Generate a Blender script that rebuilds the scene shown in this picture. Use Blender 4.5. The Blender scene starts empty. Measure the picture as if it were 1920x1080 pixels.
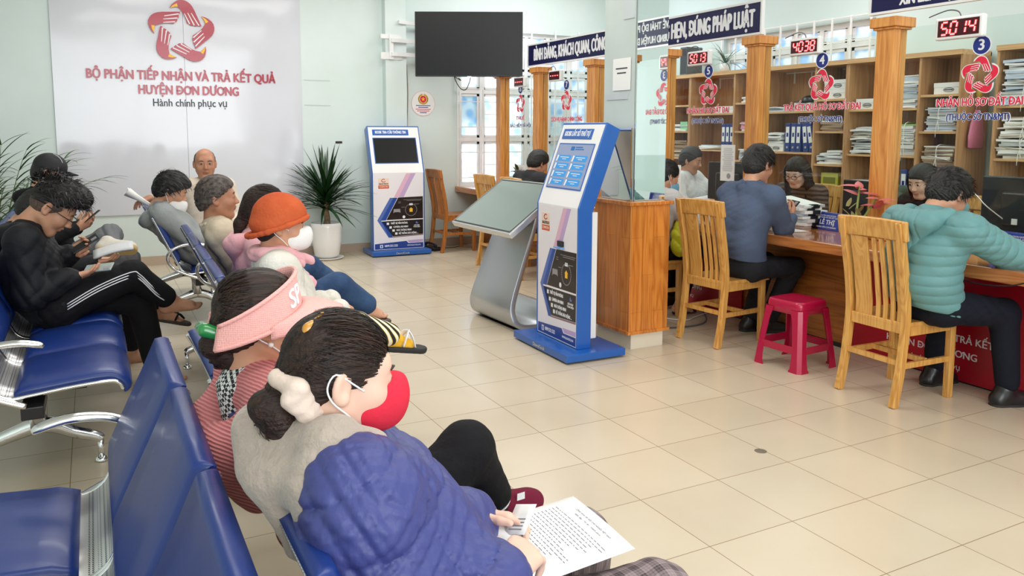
import bpy, bmesh, math, random
import numpy as np
from mathutils import Vector, Matrix
random.seed(7); np.random.seed(7)
SC = bpy.context.scene
COL = SC.collection
PI = math.pi
R = math.radians

# ---------------------------------------------------------------- camera
cam_d = bpy.data.cameras.new('camera')
cam_o = bpy.data.objects.new('camera', cam_d); COL.objects.link(cam_o)
cam_d.sensor_width = 36.0
cam_d.lens = 1496.08 / 1920 * 36.0
cam_d.shift_x = (960 - 954.17) / 1920
cam_d.shift_y = (415.53 - 540) / 1920
cam_d.clip_start = 0.05
_yaw, _pit, _rol = 1.0898, 0.11245, 0.00297
_f = Vector((math.cos(_yaw)*math.cos(_pit), math.sin(_yaw)*math.cos(_pit), -math.sin(_pit)))
_r = Vector((math.sin(_yaw), -math.cos(_yaw), 0)); _u = _r.cross(_f)
_r2 = math.cos(_rol)*_r + math.sin(_rol)*_u; _u2 = -math.sin(_rol)*_r + math.cos(_rol)*_u
cam_o.matrix_world = Matrix(((_r2.x, _u2.x, -_f.x, 0), (_r2.y, _u2.y, -_f.y, 0), (_r2.z, _u2.z, -_f.z, 1.4448), (0, 0, 0, 1)))
SC.camera = cam_o

# ---------------------------------------------------------------- world, lights, exposure
SC.view_settings.view_transform = 'Standard'
SC.view_settings.look = 'None'
SC.view_settings.gamma = 1.0
SC.view_settings.use_curve_mapping = False
SC.view_settings.exposure = 0.22
SC.cycles.use_denoising = True
SC.cycles.max_bounces = 8
SC.cycles.diffuse_bounces = 4
SC.cycles.glossy_bounces = 4
SC.cycles.transmission_bounces = 6
SC.cycles.transparent_max_bounces = 12
SC.cycles.caustics_reflective = False
SC.cycles.caustics_refractive = False
SC.cycles.sample_clamp_indirect = 6.0
world = bpy.data.worlds.new('world'); SC.world = world; world.use_nodes = True
_bg = world.node_tree.nodes['Background']
_bg.inputs['Color'].default_value = (0.86, 0.93, 1.0, 1)
_bg.inputs['Strength'].default_value = 1.5

def area(name, loc, target, sx, sy, power, color=(1, 1, 1)):
    d = bpy.data.lights.new(name, 'AREA'); d.shape = 'RECTANGLE'; d.size = sx; d.size_y = sy
    d.energy = power; d.color = color
    o = bpy.data.objects.new(name, d); COL.objects.link(o); o.location = loc
    o.rotation_euler = (Vector(target) - Vector(loc)).to_track_quat('-Z', 'Y').to_euler()
    return o
# unseen fill lights added under the ceiling, daylight through the open front behind the photographer
area('ceiling_fill_light', (1.6, 1.2, 3.55), (1.6, 1.2, 0), 3.4, 1.0, 40, (1, .975, .94))
area('ceiling_fill_light', (1.6, 4.2, 3.55), (1.6, 4.2, 0), 3.4, 1.0, 46, (1, .975, .94))
area('ceiling_fill_light', (1.6, 7.2, 3.55), (1.6, 7.2, 0), 3.4, 1.0, 60, (1, .975, .94))
area('ceiling_fill_light', (5.4, 2.2, 3.55), (5.4, 2.2, 0), 1.2, 1.2, 24, (1, .98, .95))
area('ceiling_fill_light', (5.4, 5.0, 3.55), (5.4, 5.0, 0), 1.2, 1.2, 24, (1, .98, .95))
area('ceiling_fill_light', (4.9, 7.9, 3.55), (4.9, 7.9, 0), 1.8, 1.2, 46, (.97, 1, 1))  # extra fill, added to brighten the back wall above the window
area('entrance_daylight', (1.2, -3.4, 2.3), (1.8, 6, 0.9), 5.0, 2.6, 175, (.95, .98, 1))
area('window_daylight', (4.7, 9.75, 1.7), (3.0, 5.0, 0.5), 1.6, 2.0, 46, (.92, .97, 1))

# ---------------------------------------------------------------- materials
def P(name, color, rough=.5, metal=0.0, bump=None, var=None, coat=0, spec=None, alpha=None, trans=0, emis=None, estr=0, sheen=0, ior=None):
    m = bpy.data.materials.new(name); m.use_nodes = True
    nt = m.node_tree; b = nt.nodes['Principled BSDF']
    c = tuple(color) + ((1,) if len(color) == 3 else ())
    b.inputs['Base Color'].default_value = c
    b.inputs['Roughness'].default_value = rough
    b.inputs['Metallic'].default_value = metal
    if coat: b.inputs['Coat Weight'].default_value = coat; b.inputs['Coat Roughness'].default_value = .08
    if spec is not None: b.inputs['Specular IOR Level'].default_value = spec
    if alpha is not None: b.inputs['Alpha'].default_value = alpha
    if trans: b.inputs['Transmission Weight'].default_value = trans
    if ior: b.inputs['IOR'].default_value = ior
    if sheen: b.inputs['Sheen Weight'].default_value = sheen
    if emis: b.inputs['Emission Color'].default_value = tuple(emis) + (1,); b.inputs['Emission Strength'].default_value = estr
    if bump or var:
        tc = nt.nodes.new('ShaderNodeTexCoord')
        sc = (bump or var)[0]
        mp = nt.nodes.new('ShaderNodeMapping'); nt.links.new(tc.outputs['Object'], mp.inputs[0])
        s3 = sc if isinstance(sc, tuple) else (sc, sc, sc)
        mp.inputs['Scale'].default_value = s3
        nz = nt.nodes.new('ShaderNodeTexNoise'); nz.inputs['Scale'].default_value = 1; nz.inputs['Detail'].default_value = 4
        nt.links.new(mp.outputs[0], nz.inputs['Vector'])
        if bump:
            bp = nt.nodes.new('ShaderNodeBump'); bp.inputs['Strength'].default_value = bump[1]; bp.inputs['Distance'].default_value = .01
            nt.links.new(nz.outputs['Fac'], bp.inputs['Height']); nt.links.new(bp.outputs[0], b.inputs['Normal'])
        if var:
            if bump:
                mp = nt.nodes.new('ShaderNodeMapping'); nt.links.new(tc.outputs['Object'], mp.inputs[0])
                s = var[0]; mp.inputs['Scale'].default_value = s if isinstance(s, tuple) else (s, s, s)
                nz = nt.nodes.new('ShaderNodeTexNoise'); nz.inputs['Scale'].default_value = 1; nz.inputs['Detail'].default_value = 5
                nt.links.new(mp.outputs[0], nz.inputs['Vector'])
            rp = nt.nodes.new('ShaderNodeValToRGB')
            rp.color_ramp.elements[0].position = .32; rp.color_ramp.elements[1].position = .68
            rp.color_ramp.elements[0].color = tuple(var[1]) + (1,); rp.color_ramp.elements[1].color = c
            nt.links.new(nz.outputs['Fac'], rp.inputs[0]); nt.links.new(rp.outputs[0], b.inputs['Base Color'])
    return m

def S(r, g, b):   # sRGB 0-255 to linear
    f = lambda v: (v/255/12.92) if v/255 <= .04045 else ((v/255+.055)/1.055)**2.4
    return (f(r), f(g), f(b))

def wood(name, light, dark, axis=2, rough=.32, scale=1.0, coat=.25, planks=0):
    """varnished timber: long grain along axis, rings from distorted noise, optional planks"""
    m = bpy.data.materials.new(name); m.use_nodes = True; nt = m.node_tree; b = nt.nodes['Principled BSDF']
    b.inputs['Roughness'].default_value = rough; b.inputs['Coat Weight'].default_value = coat; b.inputs['Coat Roughness'].default_value = .1
    tc = nt.nodes.new('ShaderNodeTexCoord'); mp = nt.nodes.new('ShaderNodeMapping')
    s = [9*scale]*3; s[axis] = .75*scale
    mp.inputs['Scale'].default_value = s
    nt.links.new(tc.outputs['Object'], mp.inputs[0])
    n1 = nt.nodes.new('ShaderNodeTexNoise'); n1.inputs['Scale'].default_value = 1.0; n1.inputs['Detail'].default_value = 2; n1.inputs['Distortion'].default_value = .6
    nt.links.new(mp.outputs[0], n1.inputs['Vector'])
    mul = nt.nodes.new('ShaderNodeMath'); mul.operation = 'MULTIPLY'; mul.inputs[1].default_value = 9
    nt.links.new(n1.outputs['Fac'], mul.inputs[0])
    fr = nt.nodes.new('ShaderNodeMath'); fr.operation = 'PINGPONG'; fr.inputs[1].default_value = .5
    nt.links.new(mul.outputs[0], fr.inputs[0])
    n2 = nt.nodes.new('ShaderNodeTexNoise'); n2.inputs['Scale'].default_value = 6; n2.inputs['Detail'].default_value = 3
    nt.links.new(mp.outputs[0], n2.inputs['Vector'])
    ad = nt.nodes.new('ShaderNodeMath'); ad.operation = 'ADD'
    nt.links.new(fr.outputs[0], ad.inputs[0]); nt.links.new(n2.outputs['Fac'], ad.inputs[1])
    rp = nt.nodes.new('ShaderNodeValToRGB'); rp.color_ramp.elements[0].position = .3; rp.color_ramp.elements[1].position = .95
    rp.color_ramp.elements[0].color = tuple(dark) + (1,); rp.color_ramp.elements[1].color = tuple(light) + (1,)
    nt.links.new(ad.outputs[0], rp.inputs[0])
    out = rp.outputs[0]
    if planks:
        vo = nt.nodes.new('ShaderNodeTexBrick'); vo.inputs['Scale'].default_value = 1
        vo.inputs['Brick Width'].default_value = .5; vo.inputs['Row Height'].default_value = planks; vo.inputs['Mortar Size'].default_value = .0009
        vo.inputs['Color1'].default_value = (.82, .82, .82, 1); vo.inputs['Color2'].default_value = (1.06, 1.03, 1, 1); vo.inputs['Mortar'].default_value = (.55, .5, .45, 1)
        m2 = nt.nodes.new('ShaderNodeMapping'); m2.inputs['Rotation'].default_value = (PI/2, 0, PI/2) if axis == 1 else (0, 0, 0)
        sp = nt.nodes.new('ShaderNodeSeparateXYZ'); cb = nt.nodes.new('ShaderNodeCombineXYZ')
        nt.links.new(tc.outputs['Object'], sp.inputs[0])
        if axis == 1: nt.links.new(sp.outputs['Y'], cb.inputs[0]); nt.links.new(sp.outputs['Z'], cb.inputs[1])
        else:
            a2 = nt.nodes.new('ShaderNodeMath'); a2.operation = 'ADD'; nt.links.new(sp.outputs['X'], a2.inputs[0]); nt.links.new(sp.outputs['Y'], a2.inputs[1])
            nt.links.new(sp.outputs['Z'], cb.inputs[0]); nt.links.new(a2.outputs[0], cb.inputs[1])
        nt.links.new(cb.outputs[0], vo.inputs['Vector'])
        mx = nt.nodes.new('ShaderNodeMix'); mx.data_type = 'RGBA'; mx.blend_type = 'MULTIPLY'; mx.inputs[0].default_value = 1
        nt.links.new(out, mx.inputs[6]); nt.links.new(vo.outputs['Color'], mx.inputs[7]); out = mx.outputs[2]
    nt.links.new(out, b.inputs['Base Color'])
    bp = nt.nodes.new('ShaderNodeBump'); bp.inputs['Strength'].default_value = .05; bp.inputs['Distance'].default_value = .005
    nt.links.new(n2.outputs['Fac'], bp.inputs['Height']); nt.links.new(bp.outputs[0], b.inputs['Normal'])
    return m

# ---------------------------------------------------------------- mesh building
class MB:
    def __init__(s): s.v = []; s.f = []; s.m = []; s.sm = []
    def add(s, vs, fs, mi=0, sm=False):
        o = len(s.v); s.v += [tuple(v) for v in vs]
        for f in fs: s.f.append([i+o for i in f]); s.m.append(mi); s.sm.append(sm)
        return s
    def box(s, lo, hi, mi=0, mat=None):
        x0, y0, z0 = lo; x1, y1, z1 = hi
        vs = [(x0,y0,z0),(x1,y0,z0),(x1,y1,z0),(x0,y1,z0),(x0,y0,z1),(x1,y0,z1),(x1,y1,z1),(x0,y1,z1)]
        if mat is not None: vs = [mat @ Vector(v) for v in vs]
        return s.add(vs, [(3,2,1,0),(4,5,6,7),(0,1,5,4),(1,2,6,5),(2,3,7,6),(3,0,4,7)], mi)
    def bar(s, a, b, w, t, mi=0, up=(0,0,1)):
        a = Vector(a); b = Vector(b); d = (b-a).normalized(); u = Vector(up)
        if abs(d.dot(u)) > .98: u = Vector((1,0,0))
        x = d.cross(u).normalized()*w/2; y = x.cross(d).normalized()*t/2
        vs = [a-x-y, a+x-y, a+x+y, a-x+y, b-x-y, b+x-y, b+x+y, b-x+y]
        return s.add(vs, [(3,2,1,0),(4,5,6,7),(0,1,5,4),(1,2,6,5),(2,3,7,6),(3,0,4,7)], mi)
    def sweep(s, pts, secs, mi=0, cap=True, sm=True, closed=False):
        """rings of points joined in order; secs = list of rings (same count)"""
        n = len(secs[0]); vs = [p for r in secs for p in r]; fs = []
        k = len(secs)
        for i in range(k if closed else k-1):
            j = (i+1) % k
            for q in range(n):
                r = (q+1) % n; fs.append((i*n+q, i*n+r, j*n+r, j*n+q))
        s.add(vs, fs, mi, sm)
        if cap and not closed:
            o = len(s.v)-len(vs)
            s.f.append([o+q for q in range(n)][::-1]); s.m.append(mi); s.sm.append(False)
            s.f.append([o+(k-1)*n+q for q in range(n)]); s.m.append(mi); s.sm.append(False)
        return s
    def tube(s, pts, r, n=8, mi=0, closed=False, smooth=0, flat=1.0, cap=True):
        pts = [Vector(p) for p in pts]
        if smooth: pts = catmull(pts, smooth, closed)
        k = len(pts); rr = r if isinstance(r, (list, tuple)) else [r]*k
        if len(rr) != k: rr = [rr[0]+(rr[-1]-rr[0])*i/(k-1) for i in range(k)] if len(rr) == 2 else list(np.interp(np.linspace(0, 1, k), np.linspace(0, 1, len(rr)), rr))
        rr = [float(q) for q in rr]; prev = None; rings = []
        for i, p in enumerate(pts):
            if closed: d = pts[(i+1) % k]-pts[i-1]
            else: d = pts[min(i+1, k-1)]-pts[max(i-1, 0)]
            if d.length < 1e-9: d = Vector((0,0,1))
            d.normalize()
            if prev is None:
                u = Vector((0,0,1)) if abs(d.z) < .9 else Vector((1,0,0))
                x = d.cross(u).normalized()
            else:
                x = (prev - d*prev.dot(d)); x = x.normalized() if x.length > 1e-6 else d.orthogonal().normalized()
            prev = x; y = d.cross(x)
            rings.append([p + rr[i]*(math.cos(2*PI*q/n)*x + flat*math.sin(2*PI*q/n)*y) for q in range(n)])
        return s.sweep(None, rings, mi, cap=cap, closed=closed)
    def cyl(s, a, b, r0, r1=None, n=20, mi=0, cap=True):
        return s.tube([a, b], [r0, r0 if r1 is None else r1], n, mi, cap=cap)
    def lathe(s, prof, n=32, c=(0,0,0), mi=0, cap=True):
        rings = [[(c[0]+r*math.cos(2*PI*q/n), c[1]+r*math.sin(2*PI*q/n), c[2]+z) for q in range(n)] for r, z in prof]
        return s.sweep(None, rings, mi, cap=cap)
    def prism(s, poly, h0, h1, fn, mi=0, sm=False):
        """poly of 2d points extruded between h0 and h1; fn(u, v, h) -> xyz"""
        n = len(poly); vs = [fn(u, v, h0) for u, v in poly] + [fn(u, v, h1) for u, v in poly]
        fs = [tuple(range(n))[::-1], tuple(range(n, 2*n))]
        s.add(vs, fs, mi, False)
        o = len(s.v)-2*n
        for i in range(n):
            j = (i+1) % n; s.f.append([o+i, o+j, o+n+j, o+n+i]); s.m.append(mi); s.sm.append(sm)
        return s
    def sheet(s, fn, nu, nv, mi=0, thick=0, sm=True):
        g = [[Vector(fn(i/nu, j/nv)) for j in range(nv+1)] for i in range(nu+1)]
        W = nv+1
        vs = [p for r in g for p in r]; fs = [(i*W+j, (i+1)*W+j, (i+1)*W+j+1, i*W+j+1) for i in range(nu) for j in range(nv)]
        if thick:
            nr = []
            for i in range(nu+1):
                for j in range(nv+1):
                    a = g[min(i+1, nu)][j]-g[max(i-1, 0)][j]; b = g[i][min(j+1, nv)]-g[i][max(j-1, 0)]
                    c = a.cross(b); nr.append(c.normalized() if c.length > 1e-12 else Vector((0,0,1)))
            N = len(vs); vs2 = [v - n*thick for v, n in zip(vs, nr)]
            fs2 = [tuple(q+N for q in f[::-1]) for f in fs]
            ed = [j for j in range(nv+1)] + [i*W+nv for i in range(1, nu+1)] + [nu*W+j for j in range(nv-1, -1, -1)] + [i*W for i in range(nu-1, 0, -1)]
            fs3 = [(ed[k], ed[k]+N, ed[(k+1) % len(ed)]+N, ed[(k+1) % len(ed)]) for k in range(len(ed))]
            fs3 = [f[::-1] for f in fs3]
            s.add(vs+vs2, fs+fs2+fs3, mi, sm)
        else: s.add(vs, fs, mi, sm)
        return s
    def obj(s, name, mats, parent=None, off=None, bevel=0, bseg=2, sub=0):
        me = bpy.data.meshes.new(name)
        v = s.v if off is None else [(a[0]-off[0], a[1]-off[1], a[2]-off[2]) for a in s.v]
        me.from_pydata(v, [], s.f)
        mats = mats if isinstance(mats, (list, tuple)) else [mats]
        for m in mats: me.materials.append(m)
        me.polygons.foreach_set('material_index', s.m)
        me.polygons.foreach_set('use_smooth', s.sm)
        bm = bmesh.new(); bm.from_mesh(me); bmesh.ops.recalc_face_normals(bm, faces=bm.faces[:]); bm.to_mesh(me); bm.free()
        me.update()
        return link(name, me, parent, bevel, bseg, sub)

def link(name, me, parent=None, bevel=0, bseg=2, sub=0):
    o = bpy.data.objects.new(name, me); COL.objects.link(o)
    if parent is not None: o.parent = parent
    if bevel:
        b = o.modifiers.new('bevel', 'BEVEL'); b.width = bevel; b.segments = bseg; b.limit_method = 'ANGLE'; b.angle_limit = R(40); b.harden_normals = False
    if sub:
        b = o.modifiers.new('subsurf', 'SUBSURF'); b.levels = sub; b.render_levels = sub
    return o

def catmull(pts, k, closed=False):
    out = []; n = len(pts)
    for i in range(n if closed else n-1):
        g = (lambda j: pts[j % n]) if closed else (lambda j: pts[min(max(j, 0), n-1)])
        p0, p1, p2, p3 = g(i-1), g(i), g(i+1), g(i+2)
        for q in range(k):
            t = q/k
            out.append(.5*((2*p1)+(p2-p0)*t+(2*p0-5*p1+4*p2-p3)*t*t+(3*p1-p0-3*p2+p3)*t**3))
    if not closed: out.append(pts[-1])
    return out

def tag(o, label=None, cat=None, group=None, kind=None):
    if label: o['label'] = label
    if cat: o['category'] = cat
    if group: o['group'] = group
    if kind: o['kind'] = kind
    return o
def thing(name, label, cat, loc=(0,0,0), rotz=0, group=None):
    o = bpy.data.objects.new(name, None); COL.objects.link(o); o.empty_display_size = .05
    o.location = loc; o.rotation_euler = (0, 0, rotz)
    return tag(o, label, cat, group)
def struct(name, mb, mat, **k):
    o = mb.obj(name, mat, **k); o['kind'] = 'structure'; return o
_kids = None
def dup(root, loc, rotz=None, label=None, group=None):
    r = root.copy(); COL.objects.link(r); r.location = loc
    if rotz is not None: r.rotation_euler = (0, 0, rotz)
    if label: r['label'] = label
    if group: r['group'] = group
    def rec(a, b):
        for ch in [o for o in COL.objects if o.parent == a]:
            c = ch.copy(); COL.objects.link(c); c.parent = b; rec(ch, c)
    rec(root, r)
    return r

# lettering: outlines of the built-in font turned into thin mesh
HORN = dict(zip('ĐƠỚỜỞỠỢơớờởỡợ', 'DOÓÒỎÕỌoóòỏõọ'))
def txt_mesh(s, size, xs=1.0, fit=None, bold=0, ext=.001, align='CENTER', spacing=1.0, line=1.0):
    horn = [i for i, ch in enumerate(s) if ch in HORN]
    s0 = ''.join(HORN.get(ch, ch) for ch in s)
    if horn and '\n' not in s:      # horned o: plain o plus a small hook, placed by measuring the text before it
        kw = dict(bold=0, ext=ext, align='LEFT', spacing=spacing)
        co, fs = txt_mesh(s0, size, **kw); fs = list(fs); hs = []
        for i in horn:
            xr = txt_mesh(s0[:i+1], size, **kw)[0][:, 0].max(); up = s[i].isupper(); y0 = size*(.245 if up else .07); t = size*.075
            x0 = xr-size*.10; wD = size*.56 if s[i] == 'Đ' else 0
            pts = [(xr-wD-size*.06, -size*.035), (xr-wD*.5, -size*.035), (xr-wD*.5, size*.035), (xr-wD-size*.06, size*.035)] if wD else [(x0, y0), (x0+size*.09, y0+size*.01), (x0+size*.13, y0+size*.10), (x0+size*.205, y0+size*.10), (x0+size*.175, y0-size*.02), (x0+size*.09, y0-size*.075), (x0+size*.0, y0-size*.08)]
            n0 = len(co); co = np.concatenate([co, [(x, y, z) for z in (-ext, ext) for x, y in pts]]); m = len(pts)
            fs += [[n0+m+q for q in range(m)], [n0+q for q in range(m)][::-1]] + [[n0+q, n0+(q+1) % m, n0+m+(q+1) % m, n0+m+q] for q in range(m)]
        W = co[:, 0].max()-co[:, 0].min()
        if align == 'CENTER': co[:, 0] -= (co[:, 0].max()+co[:, 0].min())/2
        elif align == 'RIGHT': co[:, 0] -= co[:, 0].max()
        co[:, 0] *= (fit/W if fit else xs); return embolden(co, fs, bold*size)
    cu = bpy.data.curves.new('lettering', 'FONT'); cu.body = s0; cu.size = size; cu.align_x = align; cu.align_y = 'CENTER'
    cu.extrude = ext; cu.space_character = spacing; cu.space_line = line; cu.resolution_u = 3
    o = bpy.data.objects.new('lettering', cu); COL.objects.link(o)
    bpy.context.view_layer.update()
    dg = bpy.context.evaluated_depsgraph_get()
    me = bpy.data.meshes.new_from_object(o.evaluated_get(dg))
    bpy.data.objects.remove(o); bpy.data.curves.remove(cu)
    n = len(me.vertices); co = np.empty(n*3); me.vertices.foreach_get('co', co); co = co.reshape(-1, 3); co[:, 0] *= (fit/(co[:, 0].max()-co[:, 0].min()) if fit else xs)
    fs = [list(p.vertices) for p in me.polygons]; bpy.data.meshes.remove(me)
    return embolden(co, fs, bold*size)
def embolden(co, fs, b):
    n = len(co)
    if b:
        cs = []; F = []
        for k, (dx, dy, dz) in enumerate(((-b, 0, 0), (b, 0, .00004), (0, b*.6, .00008), (0, -b*.6, .00012))):
            cs.append(co + np.array((dx, dy, dz))); F += [[i+k*n for i in f] for f in fs]
        co = np.concatenate(cs); fs = F
    return co, fs
def text(parent, s, size, mat, M, name='lettering', warp=None, **k):
    co, fs = txt_mesh(s, size, **k)
    if warp: vs = [warp(*c) for c in co]
    else: vs = [M @ Vector(c) for c in co]
    me = bpy.data.meshes.new(name); me.from_pydata([tuple(v) for v in vs], [], fs); me.materials.append(mat); me.update()
    return link(name, me, parent)
def frame(o, x, y):   # matrix with origin o, local x axis, local y axis
    x = Vector(x).normalized(); y = Vector(y).normalized(); z = x.cross(y)
    return Matrix(((x.x, y.x, z.x, o[0]), (x.y, y.y, z.y, o[1]), (x.z, y.z, z.z, o[2]), (0, 0, 0, 1)))
# ---------------------------------------------------------------- shared materials
M = {}
M['wall'] = P('wall_paint', S(221,233,231), .55, var=(1.3, S(212,226,222)), bump=(30, .04))
M['ceil'] = P('ceiling_paint', S(240,243,240), .8)
M['white'] = P('white_plastic', S(238,240,242), .35)
M['gloss_white'] = P('gloss_white', S(240,240,240), .15, coat=.4)
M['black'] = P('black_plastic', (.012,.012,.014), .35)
M['screen'] = P('dark_screen', (.012,.013,.014), .25, spec=.3)
M['chrome'] = P('chrome', (.82,.83,.85), .12, 1.0)
M['steel'] = P('brushed_steel', (.62,.63,.65), .34, 1.0)
M['blue'] = P('kiosk_blue', S(24,92,176), .3, coat=.3)
M['navy'] = P('sign_navy', S(20,20,72), .4, spec=.3)
M['letter_white'] = P('letter_white', S(235,236,240), .5)
M['red_letter'] = P('red_letter', S(170,20,52), .25, coat=.3)
M['red_decal'] = P('red_decal', S(226,32,66), .4)
M['navy_decal'] = P('navy_decal', S(24,42,128), .4)
M['grey_letter'] = P('grey_letter', S(60,62,72), .4)
M['yellow'] = P('logo_yellow', S(246,190,40), .4)
M['pine'] = wood('pine_pillar', S(226,158,82), S(196,118,50), 2, planks=0)
M['pine_h'] = wood('pine_shelf', S(200,154,108), S(172,124,80), 2, .45, .7, .1)
M['shelf_board'] = wood('pine_board', S(220,178,128), S(194,146,96), 1, .4, .8, .1)
M['oak'] = wood('oak_chair', S(220,168,92), S(190,130,60), 2, .3, 1.2)
M['oak_dark'] = wood('dark_chair_wood', S(190,120,58), S(150,84,34), 2, .3, 1.2)
M['clad'] = wood('cladding_boards', S(216,140,62), S(182,100,36), 2, .25, 1.0, .35, planks=.09)
M['counter'] = wood('counter_top', S(196,128,72), S(160,92,44), 1, .12, .8, .6)
M['counter_front'] = wood('counter_boards', S(176,108,52), S(138,78,32), 1, .3, .7, .2, planks=.075)
M['paper'] = P('paper', S(240,240,238), .8)
M['paper_edge'] = P('paper_edge', S(214,212,208), .85, var=((4,4,240), S(176,172,168)))
M['red_banner'] = P('red_banner', S(186,14,40), .35, var=(2.5, S(150,8,32)))
M['concrete'] = P('column_paint', S(206,216,212), .4, bump=(14, .05), var=(2.2, S(190,202,198)))
M['mirror'] = P('mirror', (.86,.9,.89), .015, 1.0)
M['baseboard'] = P('baseboard_tile', S(188,168,150), .3)
M['string'] = P('string', S(232,228,216), .8)

# glass: thin, clear, slightly green
def glass_mat(name, tint=(.93,.975,.96), refl=.09):
    m = bpy.data.materials.new(name); m.use_nodes = True; nt = m.node_tree
    for n in list(nt.nodes):
        if n.type != 'OUTPUT_MATERIAL': nt.nodes.remove(n)
    out = nt.nodes['Material Output']
    tr = nt.nodes.new('ShaderNodeBsdfTransparent'); tr.inputs[0].default_value = tint + (1,)
    gl = nt.nodes.new('ShaderNodeBsdfGlossy'); gl.inputs['Roughness'].default_value = .02
    fr = nt.nodes.new('ShaderNodeFresnel'); fr.inputs[0].default_value = 1.45
    ge = nt.nodes.new('ShaderNodeNewGeometry'); inv = nt.nodes.new('ShaderNodeMath'); inv.operation = 'SUBTRACT'; inv.inputs[0].default_value = 1; nt.links.new(ge.outputs['Backfacing'], inv.inputs[1])
    ml = nt.nodes.new('ShaderNodeMath'); ml.operation = 'MULTIPLY'; nt.links.new(fr.outputs[0], ml.inputs[0]); nt.links.new(inv.outputs[0], ml.inputs[1])
    mx = nt.nodes.new('ShaderNodeMixShader')
    nt.links.new(ml.outputs[0], mx.inputs[0]); nt.links.new(tr.outputs[0], mx.inputs[1]); nt.links.new(gl.outputs[0], mx.inputs[2])
    nt.links.new(mx.outputs[0], out.inputs[0]); return m
M['glass'] = glass_mat('clear_glass')
def frosted(name, c1, c2, scale):
    m = bpy.data.materials.new(name); m.use_nodes = True; nt = m.node_tree
    for n in list(nt.nodes):
        if n.type != 'OUTPUT_MATERIAL': nt.nodes.remove(n)
    out = nt.nodes['Material Output']
    tc = nt.nodes.new('ShaderNodeTexCoord'); vo = nt.nodes.new('ShaderNodeTexVoronoi'); vo.inputs['Scale'].default_value = scale; vo.feature = 'SMOOTH_F1'
    nt.links.new(tc.outputs['Object'], vo.inputs['Vector'])
    rp = nt.nodes.new('ShaderNodeValToRGB'); rp.color_ramp.elements[0].color = c1 + (1,); rp.color_ramp.elements[1].color = c2 + (1,)
    rp.color_ramp.elements[0].position = .25; rp.color_ramp.elements[1].position = .5
    nt.links.new(vo.outputs['Distance'], rp.inputs[0])
    tl = nt.nodes.new('ShaderNodeBsdfTranslucent'); df = nt.nodes.new('ShaderNodeBsdfDiffuse')
    nt.links.new(rp.outputs[0], tl.inputs[0]); nt.links.new(rp.outputs[0], df.inputs[0])
    mx = nt.nodes.new('ShaderNodeMixShader'); mx.inputs[0].default_value = .3
    nt.links.new(tl.outputs[0], mx.inputs[1]); nt.links.new(df.outputs[0], mx.inputs[2]); nt.links.new(mx.outputs[0], out.inputs[0])
    return m
M['frost'] = frosted('frosted_pane', (.62,.78,.95), (.97,.98,1.0), 9)

# floor: 40 cm cream tiles with thin joints
def floor_mat():
    m = bpy.data.materials.new('floor_tiles'); m.use_nodes = True; nt = m.node_tree; b = nt.nodes['Principled BSDF']
    tc = nt.nodes.new('ShaderNodeTexCoord'); mp = nt.nodes.new('ShaderNodeMapping')
    mp.inputs['Location'].default_value = (-.2556/.4+20, -.025/.4+20, 0); mp.inputs['Scale'].default_value = (2.5, 2.5, 1)
    nt.links.new(tc.outputs['Object'], mp.inputs[0])
    br = nt.nodes.new('ShaderNodeTexBrick'); br.offset = 0; br.squash = 1
    br.inputs['Scale'].default_value = 1; br.inputs['Brick Width'].default_value = 1; br.inputs['Row Height'].default_value = 1
    br.inputs['Mortar Size'].default_value = .0048; br.inputs['Mortar Smooth'].default_value = .2
    br.inputs['Color1'].default_value = S(213,199,176) + (1,); br.inputs['Color2'].default_value = S(207,192,169) + (1,); br.inputs['Mortar'].default_value = S(150,128,98) + (1,)
    nt.links.new(mp.outputs[0], br.inputs['Vector'])
    nz = nt.nodes.new('ShaderNodeTexNoise'); nz.inputs['Scale'].default_value = 1.6; nz.inputs['Detail'].default_value = 6
    nt.links.new(tc.outputs['Object'], nz.inputs['Vector'])
    mx = nt.nodes.new('ShaderNodeMix'); mx.data_type = 'RGBA'; mx.blend_type = 'MULTIPLY'; mx.inputs[0].default_value = .5
    rp = nt.nodes.new('ShaderNodeValToRGB'); rp.color_ramp.elements[0].position = .3; rp.color_ramp.elements[0].color = (.86,.84,.82,1); rp.color_ramp.elements[1].position = .62
    nt.links.new(nz.outputs['Fac'], rp.inputs[0])
    nt.links.new(br.outputs['Color'], mx.inputs[6]); nt.links.new(rp.outputs[0], mx.inputs[7])
    nt.links.new(mx.outputs[2], b.inputs['Base Color'])
    b.inputs['Roughness'].default_value = .2; b.inputs['Specular IOR Level'].default_value = .42
    rr = nt.nodes.new('ShaderNodeMapRange'); rr.inputs[3].default_value = .16; rr.inputs[4].default_value = .32
    nt.links.new(nz.outputs['Fac'], rr.inputs[0]); nt.links.new(rr.outputs[0], b.inputs['Roughness'])
    bp = nt.nodes.new('ShaderNodeBump'); bp.inputs['Strength'].default_value = .25; bp.inputs['Distance'].default_value = .002; bp.invert = True
    nt.links.new(br.outputs['Fac'], bp.inputs['Height']); nt.links.new(bp.outputs[0], b.inputs['Normal'])
    return m

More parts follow.
